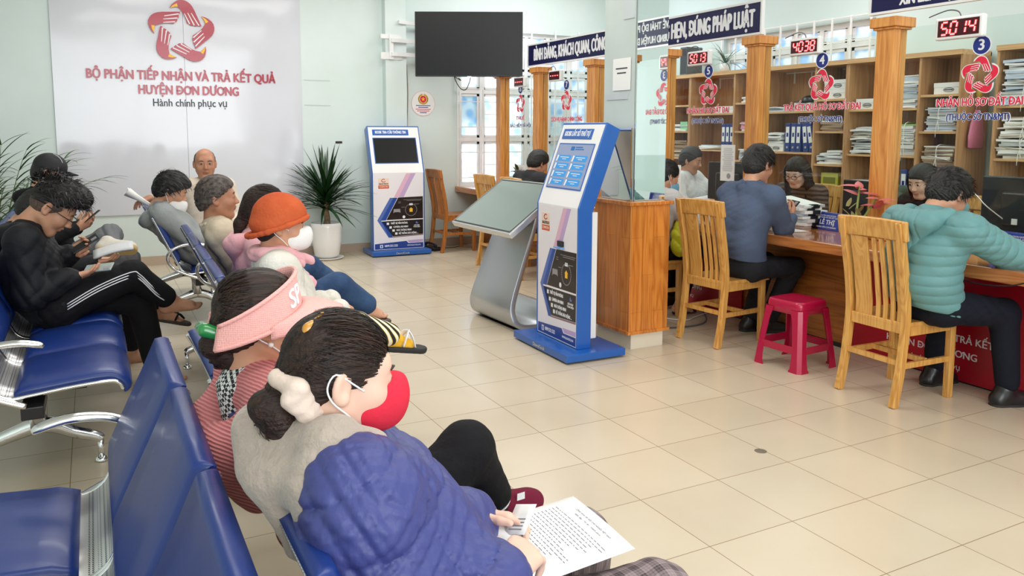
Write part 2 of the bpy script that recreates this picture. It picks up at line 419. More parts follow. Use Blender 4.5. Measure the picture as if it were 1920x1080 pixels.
# ---------------------------------------------------------------- room shell
YW, XR, H = 9.3, 6.6, 3.65
struct('floor', MB().box((-2.6,-4.1,-.08), (XR+.2, YW+.2, 0)), floor_mat())
struct('ceiling', MB().box((-2.6,-4.1,H), (XR+.2, YW+.2, H+.1)), M['ceil'])
WX0, WX1, WZ0, WZ1 = 4.15, 6.45, .74, 2.72        # window in the back wall
mb = MB().box((-2.6,YW,0), (WX0,YW+.2,H)).box((WX1,YW,0), (XR+.2,YW+.2,H)).box((WX0,YW,0), (WX1,YW+.2,WZ0)).box((WX0,YW,WZ1), (WX1,YW+.2,H))
mb.box((3.14,YW-.12,0), (3.40,YW,H))
struct('wall_back', mb, M['wall'])
RY0, RY1, RZ0, RZ1 = 5.2, 7.25, 1.95, 2.52
mb = MB().box((XR,-4.1,0), (XR+.2,RY0,H)).box((XR,RY1,0), (XR+.2,YW,H)).box((XR,RY0,0), (XR+.2,RY1,RZ0)).box((XR,RY0,RZ1), (XR+.2,RY1,H))
struct('wall_right', mb, P('right_wall_paint', S(210,226,226), .6, var=(1.1, S(202,220,219))))
struct('wall_left', MB().box((-2.8,-4.1,0), (-2.6,YW,H)), M['wall'])
mb = MB().box((-2.6,-4.3,0), (XR,-4.1,.5)).box((-2.6,-4.3,2.7), (XR,-4.1,H))
for x in (-2.6, -.9, 1.1, 3.1, 5.1, 6.4): mb.box((x,-4.3,.5), (x+.2,-4.1,2.7))
struct('wall_front', mb, M['wall'])
struct('baseboard_back', MB().box((-2.6,YW-.012,0), (3.13,YW-.001,.1)).box((3.14,YW-.135,0), (3.40,YW-.121,.1)).box((3.41,YW-.012,0), (5.9,YW-.001,.1)), M['baseboard'])

def window_grid(name, lo, hi, axis, cols, rows, bars_v, bars_h, off):
    """frame, frosted panes and a white security grille in front; axis 0 = runs along x in the back wall, 1 = along y in the right wall"""
    def bx(mb, a0, a1, z0, z1, d0, d1):
        return mb.box((a0,d0,z0),(a1,d1,z1)) if axis == 0 else mb.box((d0,a0,z0),(d1,a1,z1))
    a0, z0 = lo; a1, z1 = hi
    fr = MB(); t = .05; d = off
    for a in np.linspace(a0, a1, cols+1):
        q = min(max(a-t/2, a0), a1-t); bx(fr, q, q+t, z0, z1, d+.06, d+.12)
    for z in rows: q = min(max(z-t/2, z0), z1-t); bx(fr, a0, a1, q, q+t, d+.061, d+.119)
    # inner sash of every light
    cs = list(np.linspace(a0, a1, cols+1)); rs = list(rows)
    for i in range(cols):
        for j in range(len(rs)-1):
            p0, p1, q0, q1 = cs[i]+.028, cs[i+1]-.028, rs[j]+.028, rs[j+1]-.028
            for (b0,b1,c0,c1) in ((p0,p0+.03,q0,q1),(p1-.03,p1,q0,q1),(p0,p1,q0,q0+.03),(p0,p1,q1-.03,q1)): bx(fr, b0, b1, c0, c1, d+.07, d+.11)
    o = struct(name, fr, M['gloss_white'])
    g = MB(); bx(g, a0+.02, a1-.02, z0+.02, z1-.02, d+.088, d+.092)
    p = g.obj('pane', M['frost'], o)
    gr = MB()
    s = 1 if axis == 0 else 1
    for a in bars_v: bx(gr, a-.008, a+.008, z0-.06, z1+.05, d-.05, d-.034)
    for (b0, b1, z) in bars_h: bx(gr, b0, b1, z-.006, z+.006, d-.048, d-.036)
    gr.obj('grille', M['gloss_white'], o)
    return o
bv = [4.10, 4.46, 4.80, 5.16, 5.52, 5.88, 6.2, 6.47]
bh = []
for i in range(len(bv)-1):
    for k, z in enumerate(np.arange(.70, 2.75, .16)):
        if (k+i*2) % 4 != 2: bh.append((bv[i], bv[i+1], float(z)))
window_grid('window_1', (WX0, WZ0), (WX1, WZ1), 0, 7, [.74,1.34,1.95,2.2,2.72], bv, bh, YW)
bv2 = list(np.linspace(5.22, 7.23, 10)); bh2 = [(5.2, 7.25, z) for z in (2.06, 2.3, 2.5)]
window_grid('window_2', (RY0, RZ0), (RY1, RZ1), 1, 6, [1.95,2.3,2.52], [], [], XR)
gr = MB()
for a in bv2: gr.box((XR-.05, a-.008, 1.95), (XR-.035, a+.008, 2.57))
for z in (2.06, 2.33, 2.56): gr.box((XR-.048, 5.2, z-.006), (XR-.037, 7.25, z+.006))
gr.obj('grille', M['gloss_white'], bpy.data.objects['window_2'])
tarp = P('teal_tarp', S(20,168,196), .6, var=(5, S(60,190,200)))
tb = MB().sheet(lambda u, v: (4.06+.56*u+.04*math.sin(5*v), YW+.225+.02*math.sin(7*u+3*v), 1.48+.6*v), 10, 10, thick=.004)
tb.tube([(4.3,YW+.225,2.08),(4.3,YW+.206,2.8)], .003, 5).tube([(4.6,YW+.225,2.08),(4.6,YW+.206,2.8)], .003, 5)
tag(tb.obj('outside_tarpaulin', tarp), 'turquoise tarpaulin hanging outside behind the window grille', 'tarpaulin')  # tarpaulin hung on cords, not a curtain
tb = MB().sheet(lambda u, v: (5.0+.75*u, YW+.24+.03*math.sin(6*u), 1.0+.95*v-.2*u*v), 10, 10, thick=.004)
tb.tube([(5.0,YW+.24,1.95),(5.0,YW+.206,2.8)], .003, 5).tube([(5.74,YW+.23,1.75),(5.74,YW+.206,2.8)], .003, 5)
tag(tb.obj('outside_tarpaulin', P('green_tarp', S(70,170,160), .6)), 'sea-green tarpaulin outside the window behind the second pillar', 'tarpaulin')  # second tarpaulin on cords, not a curtain either

# square column: wooden box round its foot, paint above, mirror glass on the faces
struct('column_1', MB().box((3.16,4.29,.99), (3.41,4.64,H)), M['concrete'])
t = thing('column_cabinet', 'varnished wooden box cladding the foot of the square mirrored column', 'cabinet', (3.26,4.43,0))
MB().box((-.13,-.195,0), (.135,.2,.11)).obj('plinth', P('plinth_tile', S(222,214,196), .3), t)
MB().box((-.16,-.21,.11), (.16,.215,.975)).obj('body', M['clad'], t, bevel=.004)
MB().box((-.18,-.23,.965), (.18,.235,.99)).obj('top_board', M['clad'], t, bevel=.004)
MB().box((-.172,-.222,.105), (.172,.228,.125)).obj('skirting', M['clad'], t)
tag(MB().box((3.163,4.272,.992), (3.412,4.284,H-.02)).obj('mirror', M['mirror']), 'tall mirror glass on the near face of the square column', 'mirror')
tag(MB().box((3.141,4.29,.992), (3.153,4.63,1.47)).obj('mirror', M['mirror']), 'low mirror glass on the column face behind the front ticket kiosk', 'mirror')
pn = MB().box((3.154,4.33,1.72), (3.156,4.53,1.93)).obj('paper_notice', M['paper']); tag(pn, 'small white paper notice stuck on the painted column', 'notice')
for k, (z, w) in enumerate(((1.86,.13), (1.83,.1))): MB().box((3.1525,4.43-w/2,z), (3.1538,4.43+w/2,z+.008)).obj('print_line', M['grey_letter'], pn)
struct('trim_1', MB().box((3.1555,4.30,2.18), (3.1595,4.42,2.33)).box((3.1555,4.36,1.66), (3.1595,4.60,1.70)), P('tape_patch', S(196,204,206), .5))

# ---------------------------------------------------------------- helping-hands star logo
_hand = [(908,40),(918,22),(932,8),(948,-3),(965,-8),(984,-6),(1000,0),(1014,11),(1025,25),(1036,47),(1045,70),(1058,100),(1070,130),(1060,133),(1053,127),(1046,131),(1036,133),(1029,127),(1021,131),(1011,129),(1005,122),(996,120),(985,85),(976,66),(966,50),(950,33),(936,33)]
_hand = [((x-965)/185, (170-y)/185) for x, y in _hand]
_thumb = [((x-965)/185, (170-y)/185) for x, y in [(910,40),(926,24),(946,14),(950,32),(936,32)]]
_slits = [[((x-965)/185, (170-y)/185) for x, y in s] for s in ([(1056,128),(1018,62)], [(1032,128),(1000,62)], [(1008,122),(982,66)])]
def star_logo(parent, Mx, Rr, mat, slit, thumb=None, back=None, th=.006):
    for k in range(5):
        a = -k*2*PI/5; ca, sa = math.cos(a), math.sin(a)
        def fn(u, v, h, q=1.0): return tuple(Mx @ Vector((Rr*(u*ca-v*sa), Rr*(u*sa+v*ca), h)))
        if back:
            cx = sum(p[0] for p in _hand)/len(_hand); cy = sum(p[1] for p in _hand)/len(_hand)
            big = [(cx+(x-cx)*1.16, cy+(y-cy)*1.13) for x, y in _hand]
            MB().prism(big, .0002, th*.5, fn).obj('logo_outline', back, parent)
        mb = MB().prism(_hand, th*.5, th, fn)
        for s in _slits:
            (x0,y0),(x1,y1) = s; dx, dy = x1-x0, y1-y0; L = math.hypot(dx, dy); nx, ny = -dy/L*.017, dx/L*.017
            mb.prism([(x0+nx,y0+ny),(x0-nx,y0-ny),(x1-nx*.6,y1-ny*.6),(x1+nx*.6,y1+ny*.6)], th, th+.0015, fn, 1)
        mats = [mat, slit]
        if thumb: mb.prism(_thumb, th, th+.002, fn, 2); mats.append(thumb)
        mb.obj('logo_hand', mats, parent)

# ---------------------------------------------------------------- wall board
bd = thing('wall_board', 'large glossy pale grey board with red hand star and red lettering on back wall', 'sign board', (.93,YW-.012,.557))
m = bpy.data.materials.new('gloss_board'); m.use_nodes = True; nt = m.node_tree; b = nt.nodes['Principled BSDF']
b.inputs['Base Color'].default_value = S(214,216,224) + (1,); b.inputs['Roughness'].default_value = .08; b.inputs['Specular IOR Level'].default_value = .55
tc = nt.nodes.new('ShaderNodeTexCoord'); nz = nt.nodes.new('ShaderNodeTexNoise'); nz.inputs['Scale'].default_value = 1.5; nz.inputs['Detail'].default_value = 1
nt.links.new(tc.outputs['Object'], nz.inputs['Vector']); bp = nt.nodes.new('ShaderNodeBump'); bp.inputs['Strength'].default_value = .35; bp.inputs['Distance'].default_value = .02
nt.links.new(nz.outputs['Fac'], bp.inputs['Height']); nt.links.new(bp.outputs[0], b.inputs['Normal'])
M['board'] = m
MB().box((-1.235,-.008,0), (-.0015,.01,2.62)).obj('panel', m, bd); MB().box((.0015,-.008,0), (1.235,.01,2.62)).obj('panel', m, bd)
F_back = lambda x, z, y=-.008: frame((x-.93, y, z-.557), (1,0,0), (0,0,1))
star_logo(bd, F_back(.913, 2.48), .352, M['red_letter'], M['letter_white'], M['yellow'], None, .02)
text(bd, 'BỘ PHẬN TIẾP NHẬN VÀ TRẢ KẾT QUẢ', .132, M['red_letter'], F_back(.93,2.018), fit=1.875, bold=.036, ext=.01)
text(bd, 'HUYỆN ĐƠN DƯƠNG', .132, M['red_letter'], F_back(.972,1.868), fit=1.0, bold=.036, ext=.01)
text(bd, 'Hành chính phục vụ', .112, M['grey_letter'], F_back(.975,1.735), fit=.74, bold=.014, ext=.004)

# small fixing plugs and cable on the wall beside the board
ct = thing('wall_cable', 'thin grey cable running down the wall behind the television', 'cable', (3.44,YW-.01,1.2))
MB().tube([(0.0,-.004,1.05),(.012,-.004,.7),(.0,-.004,.3),(.01,-.004,0)], .006, 6, smooth=5).obj('cable_run', P('cable_grey', S(150,140,130), .6), ct)
bk = tag(MB().box((2.55,YW-.004,1.30), (2.63,YW-.001,1.325)).obj('label_strip', M['black']), 'tiny black strip stuck on wall above the dracaena', 'label')
struct('trim_2', MB().box((2.2,YW-.003,2.02), (2.5,YW-.001,2.03)).box((2.2,YW-.003,1.735), (2.5,YW-.001,1.745)), P('old_tape', S(196,208,200), .7))

# round police sticker
st = thing('wall_sticker', 'round white sticker with gold and red emblem on the wall under the television', 'sticker', (3.655,YW-.002,1.785))
def disc(r, y0, y1, n=40, cz=0, cx=0, ry=None): return MB().prism([(cx+r*math.cos(2*PI*k/n), cz+(ry or r)*math.sin(2*PI*k/n)) for k in range(n)], y0, y1, lambda u, v, h: (u, h, v))
disc(.155, 0, -.002).obj('edge', P('sticker_edge', S(226,180,180), .5), st)
disc(.150, -.002, -.003).obj('disc', M['paper'], st)
em = MB()
for k in range(22):
    a = 2*PI*k/22 + .15
    if abs(math.sin(a)-1) < .03: continue
    x, z = .058*math.cos(a), .052+.055*math.sin(a)
    em.prism([(x+.012*math.cos(a+q), z+.012*math.sin(a+q)*1.3) for q in (0,1.6,3.1,4.7)], -.003, -.0042, lambda u, v, h: (u, h, v))
em.obj('gold_wreath', P('gold', S(222,176,40), .4), st)
disc(.042, -.003, -.0045, cz=.052).obj('red_disc', M['red_decal'], st)
MB().prism([((.03 if k % 2 == 0 else .012)*math.cos(PI/2+k*PI/5), .052+(.03 if k % 2 == 0 else .012)*math.sin(PI/2+k*PI/5)) for k in range(10)], -.0045, -.0055, lambda u, v, h: (u, h, v)).obj('star', M['yellow'], st)
for k, (w, z, mt) in enumerate(((.19,-.03,'navy_decal'), (.13,-.052,'navy_decal'), (.2,-.075,'red_decal'), (.16,-.096,'red_decal'), (.09,-.117,'navy_decal'))):
    MB().box((-w/2,-.0036,z), (w/2,-.0028,z+.009)).obj('print_line', M[mt], st)

# ---------------------------------------------------------------- television on wall arm
tv = thing('television', 'large black flat television on a white swing arm above the window', 'television', (3.966,8.62,2.453), R(-27.5)); tv.scale = (.965, .965, .965)
MB().box((-.65,-.02,-.385), (.65,.035,.385)).obj('case', M['black'], tv, bevel=.006)
MB().box((-.638,-.0225,-.368), (.638,-.02,.375)).obj('screen', M['screen'], tv)
MB().box((-.02,-.024,-.397), (.03,-.01,-.38)).obj('logo_tab', M['steel'], tv)
MB().tube([(-.18,.03,-.37),(-.16,.0,-.44),(-.1,.0,-.53),(-.04,.0,-.54),(.0,.02,-.46),(.02,.03,-.38)], .006, 6, smooth=6).tube([(-.2,.03,-.37),(-.1,.02,-.43),(-.13,.03,-.40)], .005, 6, smooth=4).obj('cable', M['black'], tv)
br = thing('television_bracket', 'white steel swing bracket bolted to wall pier beside television', 'bracket', (3.2,YW-.122,2.45))
mb = MB().box((-.12,-.012,.08), (.14,0,.13)).box((-.12,-.012,-.16), (.14,0,-.08)).box((-.02,-.03,-.16), (.03,-.012,.13))
mb.obj('wall_plate', M['gloss_white'], br)
MB().bar((0,-.04,.06), (.52,.02,.06), .03, .045).bar((0,-.04,-.1), (.52,.02,-.1), .03, .045).bar((.1,-.02,.28), (.52,.03,.26), .03, .04).bar((.52,.02,-.14), (.52,.02,.3), .03, .05).bar((.52,.02,.1), (.74,-.06,.1), .04, .1).obj('arm', M['gloss_white'], br)

# ---------------------------------------------------------------- service counter with pillars, glass and signs
CX0 = 4.07
ct = thing('service_counter', 'long varnished wooden service counter with boarded front along the glass partition', 'counter', (4.5,4.2,0))
MB().box((CX0-4.5,-4.2,.685), (.62,YW-4.21,.755)).obj('counter_top', M['counter'], ct, bevel=.008)
MB().box((4.43-4.5,-4.2,.0), (.0,YW-4.21,.685)).obj('front_panel', M['counter_front'], ct)
MB().box((4.425-4.5,-4.2,.0), (4.43-4.5,YW-4.21,.03)).obj('kick_strip', M['black'], ct)
F_cnt = lambda y, z, x=4.424: frame((x,y,z), (0,-1,0), (0,0,1))
def banner(y0, y1, yt, lab):
    b = thing('red_banner', lab, 'banner', (4.418,(y0+y1)/2,0))
    MB().box((-.008,-(y1-y0)/2,.012), (.004,(y1-y0)/2,.655)).obj('cloth', M['red_banner'], b)
    o = (-.0085, yt-(y0+y1)/2)
    fb = lambda z: frame((o[0], o[1], z), (0,-1,0), (0,0,1))
    text(b, 'BỘ PHẬN TIẾP NHẬN VÀ TRẢ KẾT QUẢ', .058, M['letter_white'], fb(.255), bold=.02, ext=.0004)
    text(b, 'HUYỆN ĐƠN DƯƠNG', .058, M['letter_white'], fb(.165), bold=.02, ext=.0004)
    text(b, 'Hành chính phục vụ', .048, M['letter_white'], fb(.085), ext=.0004)
    return b
banner(1.95, 3.53, 2.98, 'red banner with white lettering on counter front behind the man in teal jacket')
banner(4.55, 5.98, 5.30, 'red banner with white lettering on counter front left of the man in blue shirt')
pil = thing('wooden_pillar', 'square pine pillar on counter behind the man in teal jacket', 'pillar', (4.515,3.435,.755), group='counter pillars')
MB().box((-.065,-.065,0), (.0,.065,1.335)).box((.006,-.06,0), (.065,.06,1.335)).obj('post', M['pine'], pil, bevel=.007)
MB().box((-.095,-.095,1.345), (.095,.095,1.405)).box((-.08,-.08,1.33), (.08,.08,1.345)).obj('capital', M['pine'], pil, bevel=.004)
for y, lab in ((2.30,'square pine pillar on counter nearest the camera, reflected in the column mirror'), (4.565,'square pine pillar on counter behind the man in blue shirt'), (5.67,'square pine pillar on counter just right of the mirrored column'),
               (6.78,'square pine pillar on counter just left of the mirrored column'), (7.89,'square pine pillar on counter under the left end of the long blue sign'), (8.82,'square pine pillar on counter right below the television corner')):
    dup(pil, (4.515,y,.755), label=lab)
gl_l = ['clear glass partition pane beside the nearest pillar','clear glass partition pane of window 3 with red star decal','clear glass partition pane of window 4 with red star decal','clear glass partition pane of window 5 with red star decal',
        'clear glass partition pane behind the mirrored column','clear glass partition pane of window 7 with red star decal','clear glass partition pane nearest the back wall']
ys = [2.30,3.435,4.565,5.67,6.78,7.89,8.82]
def glass_pane(y0, y1, lab):
    g = MB().box((4.516,y0,.90), (4.524,y1,2.09)).obj('glass_pane', M['glass']); return tag(g, lab, 'glass pane', 'counter glass panes')
glass_pane(1.2, 2.232, gl_l[0])
for k in range(6): glass_pane(ys[k]+.068, ys[k+1]-.068, gl_l[k+1])

def decal(yc, num, l1, l2, sz, sz2, lab, z1=1.62, f1=.5, f2=.37):
    d = thing('window_decal', lab, 'decal', (4.512,yc,1.77), group='service window decals')
    fr = lambda y, z, h=0: frame((-h, y, z), (0,-1,0), (0,0,1))
    n = 32; cir = lambda r: [(r*math.cos(2*PI*k/n), r*math.sin(2*PI*k/n)) for k in range(n)]
    f0 = fr(0, .17); fn = lambda u, v, h: tuple(f0 @ Vector((u, v, h)))
    MB().prism(cir(.056), 0, .0008, fn).obj('number_rim', M['letter_white'], d); MB().prism(cir(.05), .0008, .0016, fn).obj('number_disc', M['navy_decal'], d)
    text(d, num, .085, M['letter_white'], fr(0, .17, .0018), bold=.03, ext=.0004, name='number')
    star_logo(d, fr(0, 0), .112, M['red_decal'], M['letter_white'], None, M['letter_white'], .003)
    for (s, z, h, mt, bo, ft) in ((l1, z1-1.77, sz, 'red_decal', .025, f1), (l2, z1-1.77-.085, sz2, 'navy_decal', .022, f2)):
        if not s: continue
        text(d, s, h, M['letter_white'], fr(0, z, .0002), bold=bo*3.6, ext=.0003, name='lettering_outline', fit=ft+h*bo*3.0)
        text(d, s, h, M[mt], fr(0, z, .0012), bold=bo, ext=.0003, fit=ft)
    return d
decal(2.85, '3', 'NHẬN HỒ SƠ ĐẤT ĐAI', '(THUỘC SỞ TN&MT)', .064, .054, 'red hand star decal with number 3 on the counter glass')
decal(3.97, '4', 'TRẢ KẾT QUẢ HỒ SƠ ĐẤT ĐAI', '(THUỘC SỞ TN&MT)', .062, .054, 'red hand star decal with number 4 on the counter glass', f1=.66)
decal(5.12, '5', 'NHẬN HỒ SƠ ĐẤT ĐAI', '(THUỘC SỞ TN&MT)', .064, .054, 'red hand star decal with number 5 on the counter glass')
decal(7.33, '7', 'DỊCH VỤ HÀNH CHÍNH CÔNG', '', .064, .05, 'red hand star decal with number 7 on the far counter glass', 1.575, .62)
decal(8.36, '8', 'THUẾ', 'BẢO HIỂM XÃ HỘI', .06, .055, 'red hand star decal over social insurance lettering on farthest glass', 1.60, .2, .5)

# blue signs hung over the partition
def sign(y0, y1, z0, z1, rows, size, fits, lab, x=4.45, al='CENTER', yt=None):
    s = thing('blue_sign', lab, 'sign', (x,(y0+y1)/2,z0))
    MB().box((0,-(y1-y0)/2,0), (.02,(y1-y0)/2,z1-z0)).obj('panel', M['navy'], s)
    w = .016; L = (y1-y0)/2; hh = z1-z0
    MB().box((-.006,-L-w,-w), (.024,-L,hh+w)).box((-.006,L,-w), (.024,L+w,hh+w)).box((-.006,-L,-w), (.024,L,0)).box((-.006,-L,hh), (.024,L,hh+w)).obj('rim', M['gloss_white'], s)
    for i, r in enumerate(rows):
        z = hh*(1-(i+.5)/len(rows)) - .005
        text(s, r, size, M['letter_white'], frame((-.001, 0 if yt is None else yt-(y0+y1)/2, z), (0,-1,0), (0,0,1)), fit=fits[i], bold=.042, ext=.0006, align=al)
    return s
sgA = sign(4.5, 8.06, 2.185, 2.405, ['BÌNH ĐẲNG, KHÁCH QUAN, CÔNG KHAI,'], .178, [1.67], 'long navy sign with one row of white capitals above far counter windows', al='LEFT', yt=7.935)
text(sgA, 'ĐÚNG HẸN, ĐÚNG PHÁP LUẬT', .178, M['letter_white'], frame((-.001,4.565-6.28,.105), (0,-1,0), (0,0,1)), fit=1.25, bold=.042, ext=.0006, align='RIGHT')
sign(1.2, 3.545, 2.2, 2.425, ['MỌI GÓP Ý VỀ THÁI ĐỘ PHỤC VỤ', 'XIN LIÊN HỆ UBND HUYỆN ĐƠN DƯƠNG'], .088, [1.06, 1.16], 'navy sign with two rows of white capitals above the nearest counter windows', al='LEFT', yt=3.345)
for y in (4.47, 8.08):
    pass

# red LED number boxes
SEG = {'0':'abcdef','1':'bc','3':'abgcd','4':'fgbc','5':'afgcd','8':'abcdefg','-':'g'}
M['led'] = P('led_red', (.9,.02,.02), .4, emis=(1,.02,.03), estr=2.6)
M['led_core'] = P('led_core', (1,.4,.4), .4, emis=(1,.22,.2), estr=2.6)
M['led_face'] = P('led_face', (.06,.002,.006), .25)
def led(y, z, digits, lab, w=.27, h=.12):
    L = thing('number_display', lab, 'number display', (4.47,y,z), group='counter number displays')
    MB().box((0,-w/2,-h/2), (.045,w/2,h/2)).obj('case', M['gloss_white'], L, bevel=.012, bseg=3)
    MB().box((-.0015,-w*.43,-h*.36), (.001,w*.43,h*.36)).obj('window', M['led_face'], L)
    dw = w*.76/4
    for i, ch in enumerate(digits):
        cy = w*.38 - dw*(i+.5); a, b = dw*.33, h*.27; t = h*.035; mb = MB()
        sg = {'a':((-a,b),(a,b)),'g':((-a,0),(a,0)),'d':((-a,-b),(a,-b)),'f':((-a,0),(-a,b)),'b':((a,0),(a,b)),'e':((-a,-b),(-a,0)),'c':((a,-b),(a,0))}
        for c in SEG[ch]:
            (x0,z0),(x1,z1) = sg[c]
            sl = lambda zz: zz*.12
            lo = (min(x0,x1), min(z0,z1)); hi = (max(x0,x1), max(z0,z1))
            for tt, mi, dx in ((t*1.5, 0, .0019), (t*.65, 1, .0025)):
                if x0 != x1: q = [(lo[0]+t,lo[1]-tt),(hi[0]-t,lo[1]-tt),(hi[0]-t,hi[1]+tt),(lo[0]+t,hi[1]+tt)]
                else: q = [(lo[0]-tt,lo[1]+t),(lo[0]+tt,lo[1]+t),(lo[0]+tt,hi[1]-t),(lo[0]-tt,hi[1]-t)]
                mb.prism([(u+sl(v), v) for u, v in q], -dx, -dx-.0004, lambda u, v, hh: (hh, cy-u, v), mi)
        mb.obj('digit', [M['led'], M['led_core']], L)
    MB().tube([(.02,0,h/2),(.02,.02,h/2+.03),(.04,.1,h/2+.045),(.05,.22,h/2+.02)], .004, 6, smooth=5).obj('wire', P('wire_grey', S(120,120,120), .6) if 'wire' not in M else M['wire'], L)
    return L
M['wire'] = P('wire_grey', S(110,110,112), .6)
led(2.97, 2.05, '5014', 'white number box glowing red 5014 above window 3', .29, .13)
led(4.10, 2.045, '4038', 'white number box glowing red 4038 above window 4')
led(5.21, 2.05, '5013', 'white number box glowing red 5013 above window 5')
led(7.52, 2.045, '----', 'white number box with red dashes above window 7', .25, .12)
led(8.33, 2.02, '----', 'white number box with red dashes below the television corner', .25, .12)

# papers taped to the glass
def notice(y, z, w, h, lab, x=4.513):
    n = thing('paper_notice', lab, 'notice', (x,y,z))
    MB().box((-.001,-w/2,-h/2), (.0,w/2,h/2)).obj('sheet', M['paper'], n)
    mb = MB(); zz = h/2-.03; rnd = random.Random(int(y*100))
    while zz > -h*.25:
        L = w*rnd.uniform(.5,.8); mb.box((-.0016,-L/2,zz), (-.001,L/2,zz+.0028)); zz -= .0095
    mb.obj('print_lines', P('print_grey', S(150,150,156), .8) if 'pg' not in M else M['pg'], n)
    MB().prism([(.022*math.cos(k*.4), .022*math.sin(k*.4)) for k in range(16)], -.0011, -.0018, lambda u, v, q: (q, u-w*.1, v-h*.36)).obj('stamp', M['pg'], n)
    return n
M['pg'] = P('print_grey', S(158,158,164), .8)
notice(4.865, 1.20, .16, .29, 'white printed notice on the glass left of the blue-shirted man')
notice(5.51, 1.02, .15, .28, 'white printed notice on the glass beside the masked woman')
notice(8.37, .93, .26, .24, 'white printed notice on the farthest glass by the wall window')
# ---------------------------------------------------------------- information kiosks
def gradient_mat(name, c1, c2, axis='X', a=-.3, b=.3):
    m = bpy.data.materials.new(name); m.use_nodes = True; nt = m.node_tree; bs = nt.nodes['Principled BSDF']
    tc = nt.nodes.new('ShaderNodeTexCoord'); sp = nt.nodes.new('ShaderNodeSeparateXYZ'); nt.links.new(tc.outputs['Object'], sp.inputs[0])
    mr = nt.nodes.new('ShaderNodeMapRange'); mr.inputs[1].default_value = a; mr.inputs[2].default_value = b
    nt.links.new(sp.outputs[axis], mr.inputs[0]); rp = nt.nodes.new('ShaderNodeValToRGB')
    rp.color_ramp.elements[0].color = c1 + (1,); rp.color_ramp.elements[1].color = c2 + (1,)
    nt.links.new(mr.outputs[0], rp.inputs[0]); nt.links.new(rp.outputs[0], bs.inputs['Base Color']); bs.inputs['Roughness'].default_value = .3
    return m, rp, bs, nt
M['vinyl'] = P('vinyl_white', S(236,232,238), .3)
M['pink_band'] = P('band_pink', S(226,182,206), .3); M['lilac_band'] = P('band_lilac', S(196,168,212), .3)
M['chev1'] = P('chevron_blue', S(36,76,160), .3); M['chev2'] = P('chevron_light', S(84,112,184), .3)
M['print_black'] = P('print_black', S(26,24,28), .3); M['print_photo'] = P('print_photo', S(46,34,34), .3, var=(9, S(16,14,16)))
M['mauve'] = P('band_mauve', S(140,108,112), .3); M['band_navy'] = P('band_navy', S(34,66,146), .3)
M['logo_or'] = P('logo_orange', S(206,84,40), .4); M['logo_bg'] = P('logo_cream', S(240,214,196), .4); M['print_mid'] = P('print_mid', S(150,146,150), .4)
M['lcd'] = P('lcd_grey', S(128,140,168), .2, emis=S(140,152,182), estr=.25)
M['lcd_btn'] = P('lcd_button', S(44,126,190), .25, emis=S(50,140,200), estr=.4)
M['lcd_dark'] = P('lcd_button_dark', S(24,90,150), .25, emis=S(24,90,150), estr=.4)
